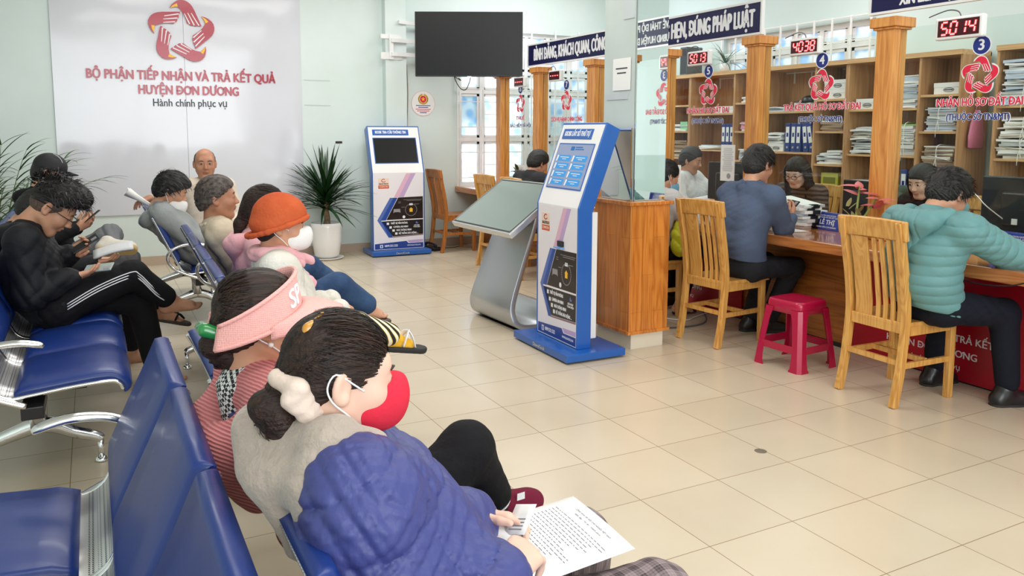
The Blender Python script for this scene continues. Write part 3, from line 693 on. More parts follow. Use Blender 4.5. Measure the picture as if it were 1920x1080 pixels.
def kiosk(label, loc, rotz, title, lit, slot, W=.27, bw=.365):
    k = thing('information_kiosk', label, 'kiosk', loc, rotz)
    qf = W/.27; zb, zt, tb = .965, 1.505, .205    # half width, bend height, top, set-back at top
    MB().box((-.13,-bw,0.012), (.31,bw,.06)).obj('base', M['blue'], k, bevel=.004)
    MB().box((-.1,-.3,0), (-.05,-.25,.012)).box((-.1,.25,0), (-.05,.3,.012)).box((.22,-.3,0), (.27,-.25,.012)).box((.22,.25,0), (.27,.3,.012)).obj('foot_pad', M['black'], k)
    prof = [(0,.06),(0,zb),(tb,zt),(tb+.10,zt-.045),(.105,zb-.03),(.105,.06)]
    mb = MB()
    mb.prism(prof, -W, -W+.012, lambda u, v, h: (u, h, v)); mb.prism(prof, W-.012, W, lambda u, v, h: (u, h, v))
    mb.box((.08,-W+.012,.06), (.104,W-.012,zb-.04))
    mb.prism([(.08,zb-.045),(.104,zb-.04),(tb+.1,zt-.046),(tb+.075,zt-.05)], -W+.012, W-.012, lambda u, v, h: (u, h, v))
    mb.prism([(tb-.012,zt-.03),(tb,zt),(tb+.1,zt-.045),(tb+.09,zt-.07)], -W+.012, W-.012, lambda u, v, h: (u, h, v))
    mb.obj('case', M['blue'], k, bevel=.003)
    ins = .004
    MB().box((ins,-W+.012,.065), (.03,W-.012,zb)).prism([(ins,zb),(tb-.008,zt-.014),(tb+.03,zt-.02),(.03,zb-.01)], -W+.012, W-.012, lambda u, v, h: (u, h, v)).obj('front_panel', M['gloss_white'], k)
    MB().prism([(.108,zb-.02),(tb+.1005,zt-.055),(tb+.1045,zt-.055),(.112,zb-.02)], -W+.03, W-.03, lambda u, v, h: (u, h, v)).obj('back_panel', M['gloss_white'], k)
    MB().box((.106,-.2,.1), (.19,.2,.93)).obj('printer_box', M['gloss_white'], k, bevel=.004)
    # printed sticker on the lower front: u 0..1 left to right as seen, v 0..1 from the top
    zl0, zl1 = .07, .955; wl = 2*(W-.018)
    fl = lambda u, v, h: (ins-.0004-h, (W-.018)-u*wl, zl1-(zl1-zl0)*v)
    px = lambda L: [((x-130)/410, (y-368)/610) for x, y in L]
    g = MB().prism([(0,0),(1,0),(1,1),(0,1)], 0, .0006, fl)
    def a(L, mi, d=.001): g.prism(px(L), d-.0004, d, fl, mi)
    a([(400,368),(438,368),(335,560),(295,560)], 1); a([(438,368),(478,368),(375,560),(335,560)], 2)
    a([(290,563),(325,563),(228,740),(282,885),(250,885),(185,742)], 3); a([(262,563),(291,563),(186,742),(251,885),(247,885),(155,742)], 4, .0011)
    a([(330,562),(538,558),(538,738),(230,741)], 6); a([(190,750),(538,745),(538,866),(282,877)], 5); a([(262,880),(538,867),(538,876),(282,886)], 7)
    a([(188,744),(538,740),(538,746),(190,751)], 0, .0013)
    a([(133,932),(395,918),(412,938),(538,936),(538,976),(133,976)], 8); a([(402,914),(538,910),(538,931),(420,934)], 2)
    a([(168,405),(255,405),(255,462),(168,462)], 9); a([(168,462),(255,460),(255,487),(168,487)], 10)
    # drawing inside the photo field: camera, rings, house
    cx, cy = 437, 665
    for q in range(28):
        t0, t1 = 2*PI*q/28, 2*PI*(q+.75)/28
        a([(cx+46*math.cos(t0), cy+46*math.sin(t0)), (cx+50*math.cos(t0), cy+50*math.sin(t0)), (cx+50*math.cos(t1), cy+50*math.sin(t1)), (cx+46*math.cos(t1), cy+46*math.sin(t1))], 11, .0014)
    a([(420,660),(437,646),(454,660),(450,660),(450,682),(424,682),(424,660)], 12, .0014)
    a([(424,612),(450,612),(452,628),(420,628)], 13, .0014); a([(292,655),(345,655),(348,686),(335,680),(300,680),(288,688)], 11, .0014)
    a([(cx-61+12*math.cos(t), 721+12*math.sin(t)) for t in np.linspace(0, 2*PI, 16, endpoint=False)], 13, .0014)
    for yy, x0, x1 in ((580,375,530), (588,400,520), (596,330,352), (606,330,352), (618,462,505), (640,355,385)): a([(x0,yy),(x1,yy),(x1,yy+2.4),(x0,yy+2.4)], 11, .0013)
    a([(483+38*math.cos(t), 790+38*math.sin(t)) for t in np.linspace(0, 2*PI, 28, endpoint=False)], 6, .0013)
    a([(474,772),(482,758),(488,770),(496,770),(494,780),(476,780)], 4, .0016)
    for x, y in ((242,771), (264,802), (288,828), (311,854)): a([(x-10,y-9),(x+10,y-9),(x+10,y+9),(x-10,y+9)], 13, .0014)
    a([(175,940),(199,940),(199,966),(175,966)], 13, .0012); a([(181,946),(193,946),(190,962),(184,962)], 8, .0014)
    pf = g.obj('printed_front', [M['vinyl'], M['pink_band'], M['lilac_band'], M['chev1'], M['chev2'], M['print_black'], M['print_photo'], M['mauve'], M['band_navy'], M['logo_bg'], M['logo_or'], M['print_mid'], M['yellow'], M['letter_white']], k)
    def fr(x, y, h=.0018): u, v = px([(x, y)])[0]; return frame(fl(u, v, h), (0,-1,0), (0,0,1))
    s = (zl1-zl0)/610
    for tx, x, y, w_ in (('THIẾT BỊ VĂN PHÒNG',265,770,142), ('CAMERA AN NINH',287,800,123), ('NHÀ THÔNG MINH',312,827,126), ('HỆ THỐNG BÁO ĐỘNG ...',331,854,164)):
        text(pf, tx, 21*s, M['letter_white'], fr(x, y), bold=.03, ext=.0003, align='LEFT', fit=w_*.00123*qf)
    text(pf, 'GIẢI PHÁP\nTOÀN DIỆN', 13*s, M['letter_white'], fr(483, 800), bold=.02, ext=.0003, xs=.8)
    text(pf, '0899.521.522', 24*s, M['letter_white'], fr(213, 952), bold=.03, ext=.0003, align='LEFT', fit=.134*qf)
    text(pf, 'WWW.SAGOTECH.VN', 15*s, M['letter_white'], fr(515, 955), bold=.02, ext=.0003, align='RIGHT', fit=.14*qf)
    text(pf, 'SAGOTECH', 18*s, M['print_black'], fr(211, 450), bold=.03, ext=.0003, fit=.094*qf); text(pf, 'COMPUTER', 17*s, M['logo_bg'], fr(211, 474), bold=.02, ext=.0003, fit=.09*qf)
    ring = MB().tube([fl(*px([(211+17*math.cos(t)*(1 if q < 7 else .8), 422+12*math.sin(t))])[0], .0012) for q, t in enumerate(np.linspace(.4, 5.6, 12))], .0035, 6); ring.obj('swirl_mark', M['red_letter'], pf)
    # sloping top: label, screen
    L = math.hypot(tb-.012, zt-zb-.014); ux = Vector((tb-.012, 0, zt-zb-.014)).normalized()
    nrm = Vector((-ux.z, 0, ux.x))
    fu = lambda u, v, h: tuple(Vector((ins, 0, zb)) + ux*(L*(1-v)) + nrm*(h+.0004) + Vector((0, (W-.018)-u*wl, 0)))
    pu = lambda LL: [((x-130)/410*1.0, (y-56)/312) for x, y in LL]
    tp_ = MB().prism([(.07,.055),(.80,.055),(.80,.18),(.07,.18)], 0, .004, fu).obj('title_plate', M['blue'], k)
    text(tp_, title, .047, M['letter_white'], frame(fu(.435,.118,.0045), (0,-1,0), ux), bold=.03, ext=.0004, fit=.315*qf)
    sb = MB().prism([(.06,.235),(.94,.235),(.94,.80),(.06,.80)], 0, .003, fu)
    sb.obj('screen_bezel', M['blue'], k)
    sc = MB().prism([(.075,.25),(.925,.25),(.925,.785),(.075,.785)], .003, .0036, fu)
    scr = sc.obj('screen', M['lcd'] if lit else M['screen'], k)
    if lit:
        b = MB()
        for c in range(2):
            for r in range(4):
                u0, v0 = .135+.40*c, .385+.098*r
                b.prism([(u0,v0+.0),(u0+.32,v0),(u0+.335,v0+.02),(u0+.32,v0+.075),(u0,v0+.075)], .0038, .0042, fu, 0); b.prism([(u0-.02,v0),(u0+.02,v0+.006),(u0+.0,v0+.075),(u0-.03,v0+.078)], .0043, .0046, fu, 1)
                b.prism([(u0+.06,v0+.022),(u0+.28,v0+.022),(u0+.28,v0+.030),(u0+.06,v0+.030)], .0043, .0046, fu, 1); b.prism([(u0+.12,v0+.045),(u0+.22,v0+.045),(u0+.22,v0+.052),(u0+.12,v0+.052)], .0043, .0046, fu, 1)
        b.prism([(.40,.275),(.49,.275),(.49,.325),(.40,.325)], .0038, .0042, fu, 2); b.prism([(.51,.278),(.68,.278),(.68,.292),(.51,.292)], .0038, .0042, fu, 2); b.prism([(.51,.303),(.72,.303),(.72,.317),(.51,.317)], .0038, .0042, fu, 2)
        b.obj('menu_buttons', [M['lcd_btn'], M['letter_white'], M['lcd_dark']], scr)
    if slot:
        MB().box((-.008,-.09,.70), (.003,-.02,.735)).obj('ticket_slot', M['black'], k); MB().box((-.03,-.1,.688), (.003,-.01,.697)).obj('ticket_lip', P('blue_acrylic', S(120,170,226), .1), k)
    text(k, 'DawoKiosk', .034, M['steel'], frame((-.1305,.0,.034), (0,-1,0), (0,0,1)), bold=.02, ext=.0006)
    return k
kiosk('blue and white ticket kiosk with lit menu screen in the middle of the hall', (2.69,4.475,0), R(-1), 'KIOSK LẤY SỐ THỨ TỰ', True, True)
kiosk('blue and white information kiosk with dark screen against the back wall', (3.165,8.85,0), R(88), 'KIOSK TRA CỨU THÔNG TIN', False, False, .318, .355)

# ---------------------------------------------------------------- slanted touch table on ribbon stand
pod = thing('touch_screen_stand', 'grey slanted touch screen table on curved silver ribbon stand', 'touch screen', (2.72,5.33,0), R(3))
lo, hi = Vector((-.2,0,.735)), Vector((.27,0,1.065)); ux = (hi-lo).normalized(); nz = Vector((-ux.z,0,ux.x)); LP = (hi-lo).length
fp = lambda u, v, h: tuple(lo + ux*(LP*u) + Vector((0,-.45*(2*v-1),0)) + nz*h)
MB().prism([(0,0),(1,0),(1,1),(0,1)], -.045, 0, fp).obj('screen_case', P('silver_frame', S(206,208,210), .25, .6), pod, bevel=.006)
MB().prism([(.025,.016),(.975,.016),(.975,.984),(.025,.984)], 0, .0008, fp).obj('black_border', M['black'], pod)
MB().prism([(.05,.032),(.95,.032),(.95,.968),(.05,.968)], .0008, .0016, fp).obj('screen', P('touch_glass', S(132,146,142), .07, spec=.6, coat=.5), pod)
cen = catmull([Vector(p) for p in [(.17,0,.86),(.12,0,.72),(.02,0,.46),(-.07,0,.22),(-.085,0,.12),(-.05,0,.045),(.04,0,.022),(.16,0,.03),(.26,0,.10),(.34,0,.12),(.44,0,.06)]], 5)
rings = []
for i, c in enumerate(cen):
    d = (cen[min(i+1, len(cen)-1)]-cen[max(i-1, 0)]).normalized(); nn = Vector((-d.z, 0, d.x))
    t = np.interp(i/len(cen), [0,.3,.5,.75,1], [.03,.034,.034,.026,.02])*.62
    w = np.interp(i/len(cen), [0,.45,1], [.25,.33,.34])
    rings.append([c+nn*t+Vector((0,-w,0)), c+nn*t+Vector((0,w,0)), c-nn*t+Vector((0,w,0)), c-nn*t+Vector((0,-w,0))])
mb = MB().sweep(None, rings, 0, True, True); o = mb.obj('ribbon_stand', P('silver_paint', S(188,192,196), .32, .75), pod, bevel=.004)
MB().tube([(.06,-.3,.82),(.06,-.1,.77),(.05,.05,.75),(.03,.2,.8)], .007, 6, smooth=5).obj('cable', M['black'], pod)
MB().box((-.05,-.26,0), (.02,.26,.004)).obj('shadow_gap_pad', M['black'], pod); MB().box((.38,-.28,0), (.44,.28,.045)).obj('shadow_gap_pad', M['black'], pod)  # black pads stand in for the dark shadow gap under the stand

# ---------------------------------------------------------------- wooden slat-back chairs
def curve_bar(mb, pts, wx, wy, mi=0):
    c = catmull([Vector(p) for p in pts], 5); rings = []
    for i, p in enumerate(c):
        d = (c[min(i+1, len(c)-1)]-c[max(i-1, 0)]).normalized(); n = Vector((d.z, 0, -d.x)).normalized()*wx/2; y = Vector((0, wy/2, 0))
        rings.append([p-n-y, p+n-y, p+n+y, p-n+y])
    return mb.sweep(None, rings, mi, True, False)
def chair(label, loc, rotz, mat='oak'):
    m = M[mat]; c = thing('wooden_chair', label, 'chair', loc, rotz)
    st = [(-.045,0,0),(-.01,0,.18),(.012,0,.40),(.012,0,.52),(-.012,0,.68),(-.045,0,.84),(-.072,0,.985)]
    hw = .178
    for s in (-1, 1):
        curve_bar(MB(), [(x, s*hw, z) for x, y, z in st], .042, .036).obj('back_leg', m, c, bevel=.004)
    at = lambda z: float(np.interp(z, [p[2] for p in st], [p[0] for p in st]))
    MB().sheet(lambda u, v: (at(.885+.11*v)-.012, -.215+.43*u, .885+.105*v+.006*math.sin(PI*u)), 8, 4, thick=-.03, sm=False).obj('top_rail', m, c, bevel=.006)
    MB().box((at(.41)-.012,-.16,.39), (at(.41)+.014,.16,.435)).obj('lower_rail', m, c, bevel=.003)
    def slat(y, w, name):
        curve_bar(MB(), [(at(z)+.004, y, z) for z in (.43,.52,.6,.7,.8,.89)], .014, w).obj(name, m, c, bevel=.003)
    slat(.088, .105, 'splat')
    for y in (-.006,-.052,-.098,-.140): slat(y, .026, 'slat')
    MB().sheet(lambda u, v: (.0+.43*u, (-.195+.39*v)*(.94+.1*u), .452-.008*math.sin(PI*v)*math.sin(PI*u)), 8, 8, thick=.024, sm=False).obj('seat', m, c, bevel=.005)
    for s in (-1, 1):
        MB().bar((.385,s*.178,0), (.38,s*.178,.43), .036, .04).obj('front_leg', m, c, bevel=.004)
        MB().bar((.0,s*.178,.405), (.38,s*.178,.405), .02, .05).obj('apron', m, c); MB().bar((0,s*.178,.22), (.38,s*.178,.22), .018, .03).obj('stretcher', m, c)
    MB().bar((.385,-.17,.405), (.385,.17,.405), .02, .05).obj('apron', m, c); MB().bar((.2,-.17,.225), (.2,.17,.225), .018, .028).obj('stretcher', m, c); MB().bar((-.005,-.17,.235), (-.005,.17,.235), .018, .028).obj('stretcher', m, c)
    return c
cR = chair('oak slat-back chair under the man in teal jacket at the counter', (3.735,2.85,0), R(-2))
dup(cR, (3.685,4.165,0), R(5), 'oak slat-back chair under the man in blue-grey shirt at the counter')
dup(cR, (3.72,7.58,0), R(3), 'oak slat-back chair standing empty at the far end of the counter')
dup(cR, (3.70,6.93,0), R(0), 'oak slat-back chair under the person in dark jacket at far counter')
cK = chair('darker brown slat-back chair against the back wall beside the information kiosk', (3.69,8.90,0), R(2), 'oak_dark')
dup(cR, (3.66,5.04,0), R(-2), 'oak slat-back chair under the masked woman, half hidden behind the column cabinet')
dup(cR, (5.30,6.36,0), R(-70), 'oak slat-back chair behind the counter under the officer in white shirt')
dup(cR, (5.57,3.56,0), R(179), 'oak slat-back chair behind the counter under the officer with long black hair')
dup(cR, (5.60,4.93,0), R(180), 'oak slat-back chair behind the counter under the woman officer with glasses')
dup(cR, (5.55,4.20,0), R(170), 'oak slat-back chair behind the counter with green jacket over its back')

# ---------------------------------------------------------------- red plastic stool
ST = P('red_plastic', S(178,16,62), .28, coat=.2)
so = thing('plastic_stool', 'dark red plastic stool on the floor between the two counter chairs', 'stool', (3.855,3.50,0), R(4))
hT, a0, a1 = .42, .128, .176
mb = MB()
def rr(h, r, z, n=5):
    out = []
    for cx, cy, st0 in ((h-r,h-r,0),(-h+r,h-r,90),(-h+r,-h+r,180),(h-r,-h+r,270)):
        for q in range(n): t = R(st0+90*q/(n-1)); out.append((cx+r*math.cos(t), cy+r*math.sin(t), z))
    return out
mb.sweep(None, [rr(.05,.02,hT-.004), rr(.095,.03,hT-.003), rr(.12,.035,hT), rr(a0,.04,hT-.004), rr(a0+.004,.04,hT-.02), rr(a0+.008,.04,hT-.075), rr(a0+.002,.04,hT-.078), rr(a0-.004,.04,hT-.02)], 0, True, True)
mb.obj('seat', ST, so)
for sx in (-1, 1):
    for sy in (-1, 1):
        L = MB(); rg = []
        for z, w in ((hT-.05,.075),(.30,.062),(.15,.058),(.06,.066),(.018,.074),(.012,.082),(.0,.084)):
            h = a0+.006+(a1-a0)*(1-z/hT); p = lambda x, y: (sx*x, sy*y, z); th = .006
            rg.append([p(h-w,h), p(h-.02,h), p(h,h-.02), p(h,h-w), p(h-th,h-w), p(h-th,h-.024), p(h-.024,h-th), p(h-w,h-th)])
        L.sweep(None, rg, 0, True, False).obj('leg', ST, so)
for k in range(4):
    h = a0+.006+(a1-a0)*(1-.12/hT); t = k*PI/2; c, s = math.cos(t), math.sin(t)
    f = lambda x, y, z: (x*c-y*s, x*s+y*c, z)
    vs = [(f(h-.004,-h+.05,.11)), f(h-.004,h-.05,.11), f(h-.001,h-.05,.155), f(h-.001,-h+.05,.155), f(h-.010,-h+.05,.11), f(h-.010,h-.05,.11), f(h-.007,h-.05,.155), f(h-.007,-h+.05,.155)]
    MB().add(vs, [(3,2,1,0),(4,5,6,7),(0,1,5,4),(1,2,6,5),(2,3,7,6),(3,0,4,7)]).obj('cross_brace', ST, so)

# ---------------------------------------------------------------- waiting benches
M['vinyl_blue'] = P('blue_vinyl', S(20,50,122), .36, bump=(22, .05), coat=.1)
def perforated():
    m = bpy.data.materials.new('perforated_steel'); m.use_nodes = True; nt = m.node_tree; b = nt.nodes['Principled BSDF']
    b.inputs['Roughness'].default_value = .35; b.inputs['Metallic'].default_value = .85
    tc = nt.nodes.new('ShaderNodeTexCoord'); vo = nt.nodes.new('ShaderNodeTexVoronoi'); vo.inputs['Randomness'].default_value = 0; vo.inputs['Scale'].default_value = 105
    nt.links.new(tc.outputs['Object'], vo.inputs['Vector']); rp = nt.nodes.new('ShaderNodeValToRGB'); rp.color_ramp.interpolation = 'CONSTANT'
    rp.color_ramp.elements[0].color = (.05,.05,.055,1); rp.color_ramp.elements[1].color = (.62,.62,.63,1); rp.color_ramp.elements[1].position = .34
    nt.links.new(vo.outputs['Distance'], rp.inputs[0]); nt.links.new(rp.outputs[0], b.inputs['Base Color']); return m
M['perf'] = perforated()
BP = 0.52
shell = [(.0,.825),(.012,.80),(.075,.66),(.135,.53),(.165,.465),(.19,.425),(.235,.402),(.30,.405),(.45,.42),(.585,.425),(.622,.41),(.634,.385)]
def prof_at(k=6): return catmull([Vector((x, 0, z)) for x, z in shell], k)
def pad(mb, pts, y0, y1, th, edge=.02):
    """cushion: closed loop section swept over y with rounded sides"""
    ys = [(y0, .35), (y0+edge*.35, .8), (y0+edge, 1), ((y0*2+y1)/3, 1.06), ((y0+y1*2)/3, 1.06), (y1-edge, 1), (y1-edge*.35, .8), (y1, .35)]
    n = len(pts); rings = []
    for y, f in ys:
        top, bot = [], []
        for i, p in enumerate(pts):
            d = (pts[min(i+1, n-1)]-pts[max(i-1, 0)]).normalized(); nn = Vector((-d.z, 0, d.x))
            if nn.x < 0 and nn.z < 0: nn = -nn
            e = min(1, .45+.55*min(i, n-1-i)/2)
            top.append(Vector((p.x, y, p.z)) + nn*(.006+th*f*e)); bot.append(Vector((p.x, y, p.z)) + nn*.004)
        rings.append(top + bot[::-1])
    mb.sweep(None, rings, 0, True, True)
    return mb
def bench(label, loc, rotz, n, legs, arms):
    b = thing('waiting_bench', label, 'bench', loc, rotz)
    ps = prof_at()
    back = [Vector((x, 0, z)) for x, z in [(-.004,.832),(.006,.812),(.04,.735),(.078,.655),(.12,.565),(.155,.49)]]
    seat = [Vector((x, 0, z)) for x, z in [(.25,.405),(.34,.41),(.45,.42),(.55,.427),(.60,.42),(.628,.395),(.634,.37)]]
    # normals must point to the sitter: forward/up
    for k in range(n):
        y0, y1 = k*BP+.008, (k+1)*BP-.008
        bk_ = pad(MB(), catmull(back, 3), y0, y1, .036).obj('backrest', M['vinyl_blue'], b)
        pad(MB(), catmull(seat, 3), y0+.004, y1-.004, .034).obj('seat_pad', M['vinyl_blue'], b)
        sh_ = MB().sheet(lambda u, v: (ps[int(round(u*(len(ps)-1)))].x, y0+.004+(y1-y0-.008)*v, ps[int(round(u*(len(ps)-1)))].z), len(ps)-1, 3, thick=-.004).obj('seat_shell', M['perf'], b)
        for y in (y0, y1):
            MB().tube([(p.x, y, p.z) for p in ps], .0085, 7).obj('side_rim', M['chrome'], sh_)
    MB().box((.27,-.02,.315), (.35,n*BP+.02,.365)).obj('beam', M['black'], b, bevel=.004)
    for k in range(n): MB().box((.2,k*BP+.18,.36), (.5,k*BP+.34,.40)).obj('seat_bracket', M['black'], b)
    for y in legs:
        L = MB().tube([(.31,y,.395),(.31,y,.36),(.31,y,.30),(.31,y,.20)], [.068,.066,.05,.048], 14, flat=.75)
        for s, xe in ((1,.54),(-1,-.02)):
            L.tube([(.31,y,.205),(.31+s*.07,y,.185),(.31+(xe-.31)*.55,y,.15),(.31+(xe-.31)*.93,y,.115),(xe,y,.10)], [.03,.026,.021,.018,.017], 10, smooth=4, flat=1.25)
            L.cyl((xe,y,.10), (xe,y,.02), .013, .013, 10); L.lathe([(.026,0),(.028,.008),(.02,.018),(.012,.022)], 16, (xe,y,0))
        L.obj('leg', M['chrome'], b)
    for y in arms:
        A = MB().tube([(.36,y,.60),(.34,y,.612),(.26,y,.626),(.16,y,.612),(.10,y,.57),(.09,y,.51),(.13,y,.45),(.21,y,.405),(.29,y,.37)], [.012,.022,.022,.02,.018,.017,.017,.018,.02], 10, smooth=5, flat=.65)
        A.obj('armrest', M['chrome'], b)
    return b
bench('blue waiting bench facing the counters under the woman in navy jacket', (.235,-.02,0), 0, 5, (.52,2.08), (0.0,))
bench('blue waiting bench facing left, back to back with nearest bench', (.175,2.52,0), PI, 5, (.52,2.08), (-.012,))
bench('blue waiting bench at left under the young man with glasses', (-.565,3.56,0), 0, 4, (.26,1.82), (-.012,))
bench('blue waiting bench at far left under the man in black cap', (-.565,5.95,0), 0, 4, (.26,1.82), (-.012,2.09))
bE = bench('blue waiting bench under the woman in orange hat and old man', (.415,2.92,0), R(-1.6), 5, (.35,2.2), (0,2.6,))
bench('blue waiting bench nearest the wall board with rolled paper on its back', (.36,6.17,0), 0, 3, (.3,1.3), (-.012,))

# ---------------------------------------------------------------- potted plants
M['leaf'] = P('leaf_dark', S(34,72,34), .32, var=(7, S(16,44,22)), spec=.5)
M['leaf2'] = P('leaf_palm', S(66,104,52), .35, var=(6, S(30,66,34)))
def blade(mb, base, azi, elev, L, w, droop, mi=0, curl=.15):
    d = Vector((math.cos(azi)*math.cos(elev), math.sin(azi)*math.cos(elev), math.sin(elev))); side = Vector((-math.sin(azi), math.cos(azi), 0))
    pts = []; p = Vector(base); n = 7
    for i in range(n+1):
        t = i/n; ww = w*(math.sin(PI*min(1, .12+t*.88))**.6)*(1-.25*t) if t < 1 else .0006
        up = side.cross(d).normalized()
        pts.append((p-side*ww/2+up*ww*curl, p.copy(), p+side*ww/2+up*ww*curl))
        p = p + d*L/n; d = (d + Vector((0,0,-droop/n))).normalized()
    vs = [q for r in pts for q in r]; fs = []
    for i in range(n):
        for j in (0, 1): fs.append((i*3+j, i*3+j+1, i*3+j+4, i*3+j+3))
    mb.add(vs, fs, mi, True)
pl = thing('potted_dracaena', 'dark green dracaena in tall white pot against the back wall', 'plant', (2.325,8.93,0))
MB().lathe([(.115,.02),(.14,.05),(.165,.2),(.172,.36),(.175,.41),(.168,.415),(.158,.40),(.15,.36),(.0,.355)], 40, mi=0).obj('pot', M['gloss_white'], pl)
MB().lathe([(.0,0),(.16,0),(.19,.022),(.178,.024),(.15,.01),(.0,.01)], 36).obj('saucer', P('saucer', S(226,222,214), .4), pl)
MB().lathe([(.0,.372),(.15,.37)], 24, cap=False).obj('soil', P('soil', S(70,52,40), .95, bump=(60,.6)), pl)
mb = MB().tube([(.0,.0,.36),(.012,.005,.45),(.0,0,.55),(.005,0,.66)], [.04,.034,.03,.026], 10, smooth=4); mb.obj('trunk', P('trunk', S(150,128,96), .8, bump=(40,.6), var=(30, S(96,78,54))), pl)
mb = MB(); rnd = random.Random(4)
for i in range(130):
    t = i/130; z = .56+.22*t; el = R(rnd.uniform(-12, 40) + 52*t); L = rnd.uniform(.46,.66)*(1-.12*t)
    blade(mb, (rnd.uniform(-.02,.02), rnd.uniform(-.02,.02), z), i*2.399+rnd.uniform(-.3,.3), el, L, rnd.uniform(.034,.046), rnd.uniform(.35,1.1)*(1.1-.5*t))
mb.v = [(x, min(y, .335), z) for x, y, z in mb.v]; mb.obj('foliage', M['leaf'], pl)
pl2 = thing('potted_palm', 'feathery dark green palm at the left edge beside the back wall', 'plant', (-.80,8.35,0))
MB().lathe([(.13,.0),(.15,.05),(.18,.3),(.185,.36),(.17,.36),(.0,.33)], 32).obj('pot', P('pot_brown', S(120,84,64), .5), pl2)
mb = MB(); mt = MB()
for i in range(26):
    az = i*2.399; el = R(rnd.uniform(48,84)); base = (.05*math.cos(az), .05*math.sin(az), .34)
    d = Vector((math.cos(az)*math.cos(el), math.sin(az)*math.cos(el), math.sin(el))); p = Vector(base); path = [p.copy()]; L = rnd.uniform(.8,1.15)
    for k in range(10):
        p = p+d*L/10; d = (d+Vector((0,0,-.075*(.4+k*.16)))).normalized(); path.append(p.copy())
    mt.tube(path, [.007,.002], 5)
    for k in range(3, 11):
        dd = (path[k]-path[k-1]).normalized(); aa = math.atan2(dd.y, dd.x); ee = math.asin(max(-1, min(1, dd.z)))
        for s in (-1, 1):
            blade(mb, path[k], aa+s*rnd.uniform(.5,.8), ee*.6+rnd.uniform(-.1,.15), rnd.uniform(.24,.36), .022, rnd.uniform(.5,1.1))
mb.v = [(x, min(y, .92), z) for x, y, z in mb.v]; mb.obj('foliage', M['leaf2'], pl2); mt.v = [(x, min(y, .92), z) for x, y, z in mt.v]; mt.obj('stem', P('palm_stem', S(96,110,60), .5), pl2)
pl3 = thing('potted_red_plant', 'pink-leaved aglaonema on the counter in front of the pillar', 'plant', (4.36,3.51,.756)); pl3.scale = (1.18, 1.18, 1.12)
MB().lathe([(.045,.0),(.055,.02),(.062,.085),(.056,.085),(.0,.075)], 24).obj('pot', M['gloss_white'], pl3)
mb = MB(); ms = MB(); rnd = random.Random(9)
for (dx, dy, h, azs) in ((.02,.0,.31,(2.5,.8,4.2,5.4,1.6)), (.01,-.12,.25,(3.6,5.2,.3,2.2,4.5,1.2))):
    ms.tube([(0,0,.06),(dx*.4,dy*.5,h*.6),(dx,dy,h)], [.008,.005], 7, smooth=4)
    for k, az in enumerate(azs):
        L = rnd.uniform(.09,.125); pts = []; el = rnd.uniform(.05,.75)
        blade(mb, (dx,dy,h-.012*k), az+dy*4, el, L, .052, .7, curl=.22)
for k in range(7): blade(mb, (rnd.uniform(-.02,.02),rnd.uniform(-.04,.06),.1+.015*k), k*1.1, .9, .07, .028, .5, mi=1)
mb.obj('foliage', [P('pink_leaf', S(222,120,122), .45, var=(22, S(198,84,96))), P('olive_leaf', S(150,140,84), .5)], pl3); ms.obj('stem', P('stem_green', S(150,170,90), .5), pl3)
pl4 = thing('potted_croton', 'small dark red-leaved plant on the far end of the counter', 'plant', (4.30,8.02,.756))
MB().lathe([(.05,0),(.065,.1),(.058,.1),(.0,.09)], 20).obj('pot', P('pot_terracotta', S(150,86,60), .7), pl4)
mb = MB()
for k in range(34): blade(mb, (0,0,.09+.005*k), k*2.4, rnd.uniform(.1,1.2), rnd.uniform(.08,.15), .045, .8, mi=k % 2)
mb.obj('foliage', [P('croton_red', S(110,60,56), .4), P('croton_green', S(74,86,56), .4)], pl4)
# ---------------------------------------------------------------- bookcases behind the counter
SH_A = (.43,.84,1.25,1.655); SH_B = (.43,.84,1.145,1.457,1.76)
def bookcase(label, y0, cols, x0=6.2, x1=6.57, h=2.1):
    """cols: list of (width, shelf heights) from the near end to the far end"""
    w = sum(c[0] for c in cols); b = thing('bookcase', label, 'bookcase', ((x0+x1)/2, y0+w/2, 0), group=None)
    X0, X1 = x0-(x0+x1)/2, x1-(x0+x1)/2; Y = -w/2; t = .02
    MB().box((X1-.012,-w/2,.06), (X1,w/2,h)).obj('back_panel', M['pine_h'], b)
    MB().box((X0-.015,-w/2,h-.03), (X1,w/2,h+.01)).obj('top_board', M['shelf_board'], b)
    MB().box((X0+.02,-w/2,0), (X1,w/2,.07)).obj('plinth', M['pine_h'], b)
    y = Y; MB().box((X0,y+.001,.0), (X1,y+t,h-.03)).obj('side_panel', M['pine_h'], b)
    for i, (cw, shs) in enumerate(cols):
        for z in shs + (.07,): MB().box((X0+.01,y+t,z-.02), (X1-.012,y+cw-(0 if i < len(cols)-1 else t),z)).obj('shelf', M['shelf_board'], b)
        y += cw
        if i < len(cols)-1: MB().box((X0+.002,y,.07), (X1-.012,y+t,h-.03)).obj('divider', M['pine_h'], b)
    MB().box((X0,w/2-t,.0), (X1,w/2-.001,h-.03)).obj('side_panel', M['pine_h'], b)
    return b
NW = (.36, SH_B); WD = (.735, SH_A)
bookcase('tall pine bookcase behind counter window 3, pink bag on its side', 4.06, [NW, WD])
bookcase('tall pine bookcase behind counter window 4 with five blue binders', 5.155, [NW, WD])
bookcase('tall pine bookcase behind counter window 5', 6.25, [NW, WD])
bookcase('tall pine bookcase farthest from camera, next to the back wall', 7.345, [NW, WD])
bookcase('tall pine bookcase at the right edge with string-tied paper stacks', 2.55, [(.62, SH_A), (.62, SH_A)])

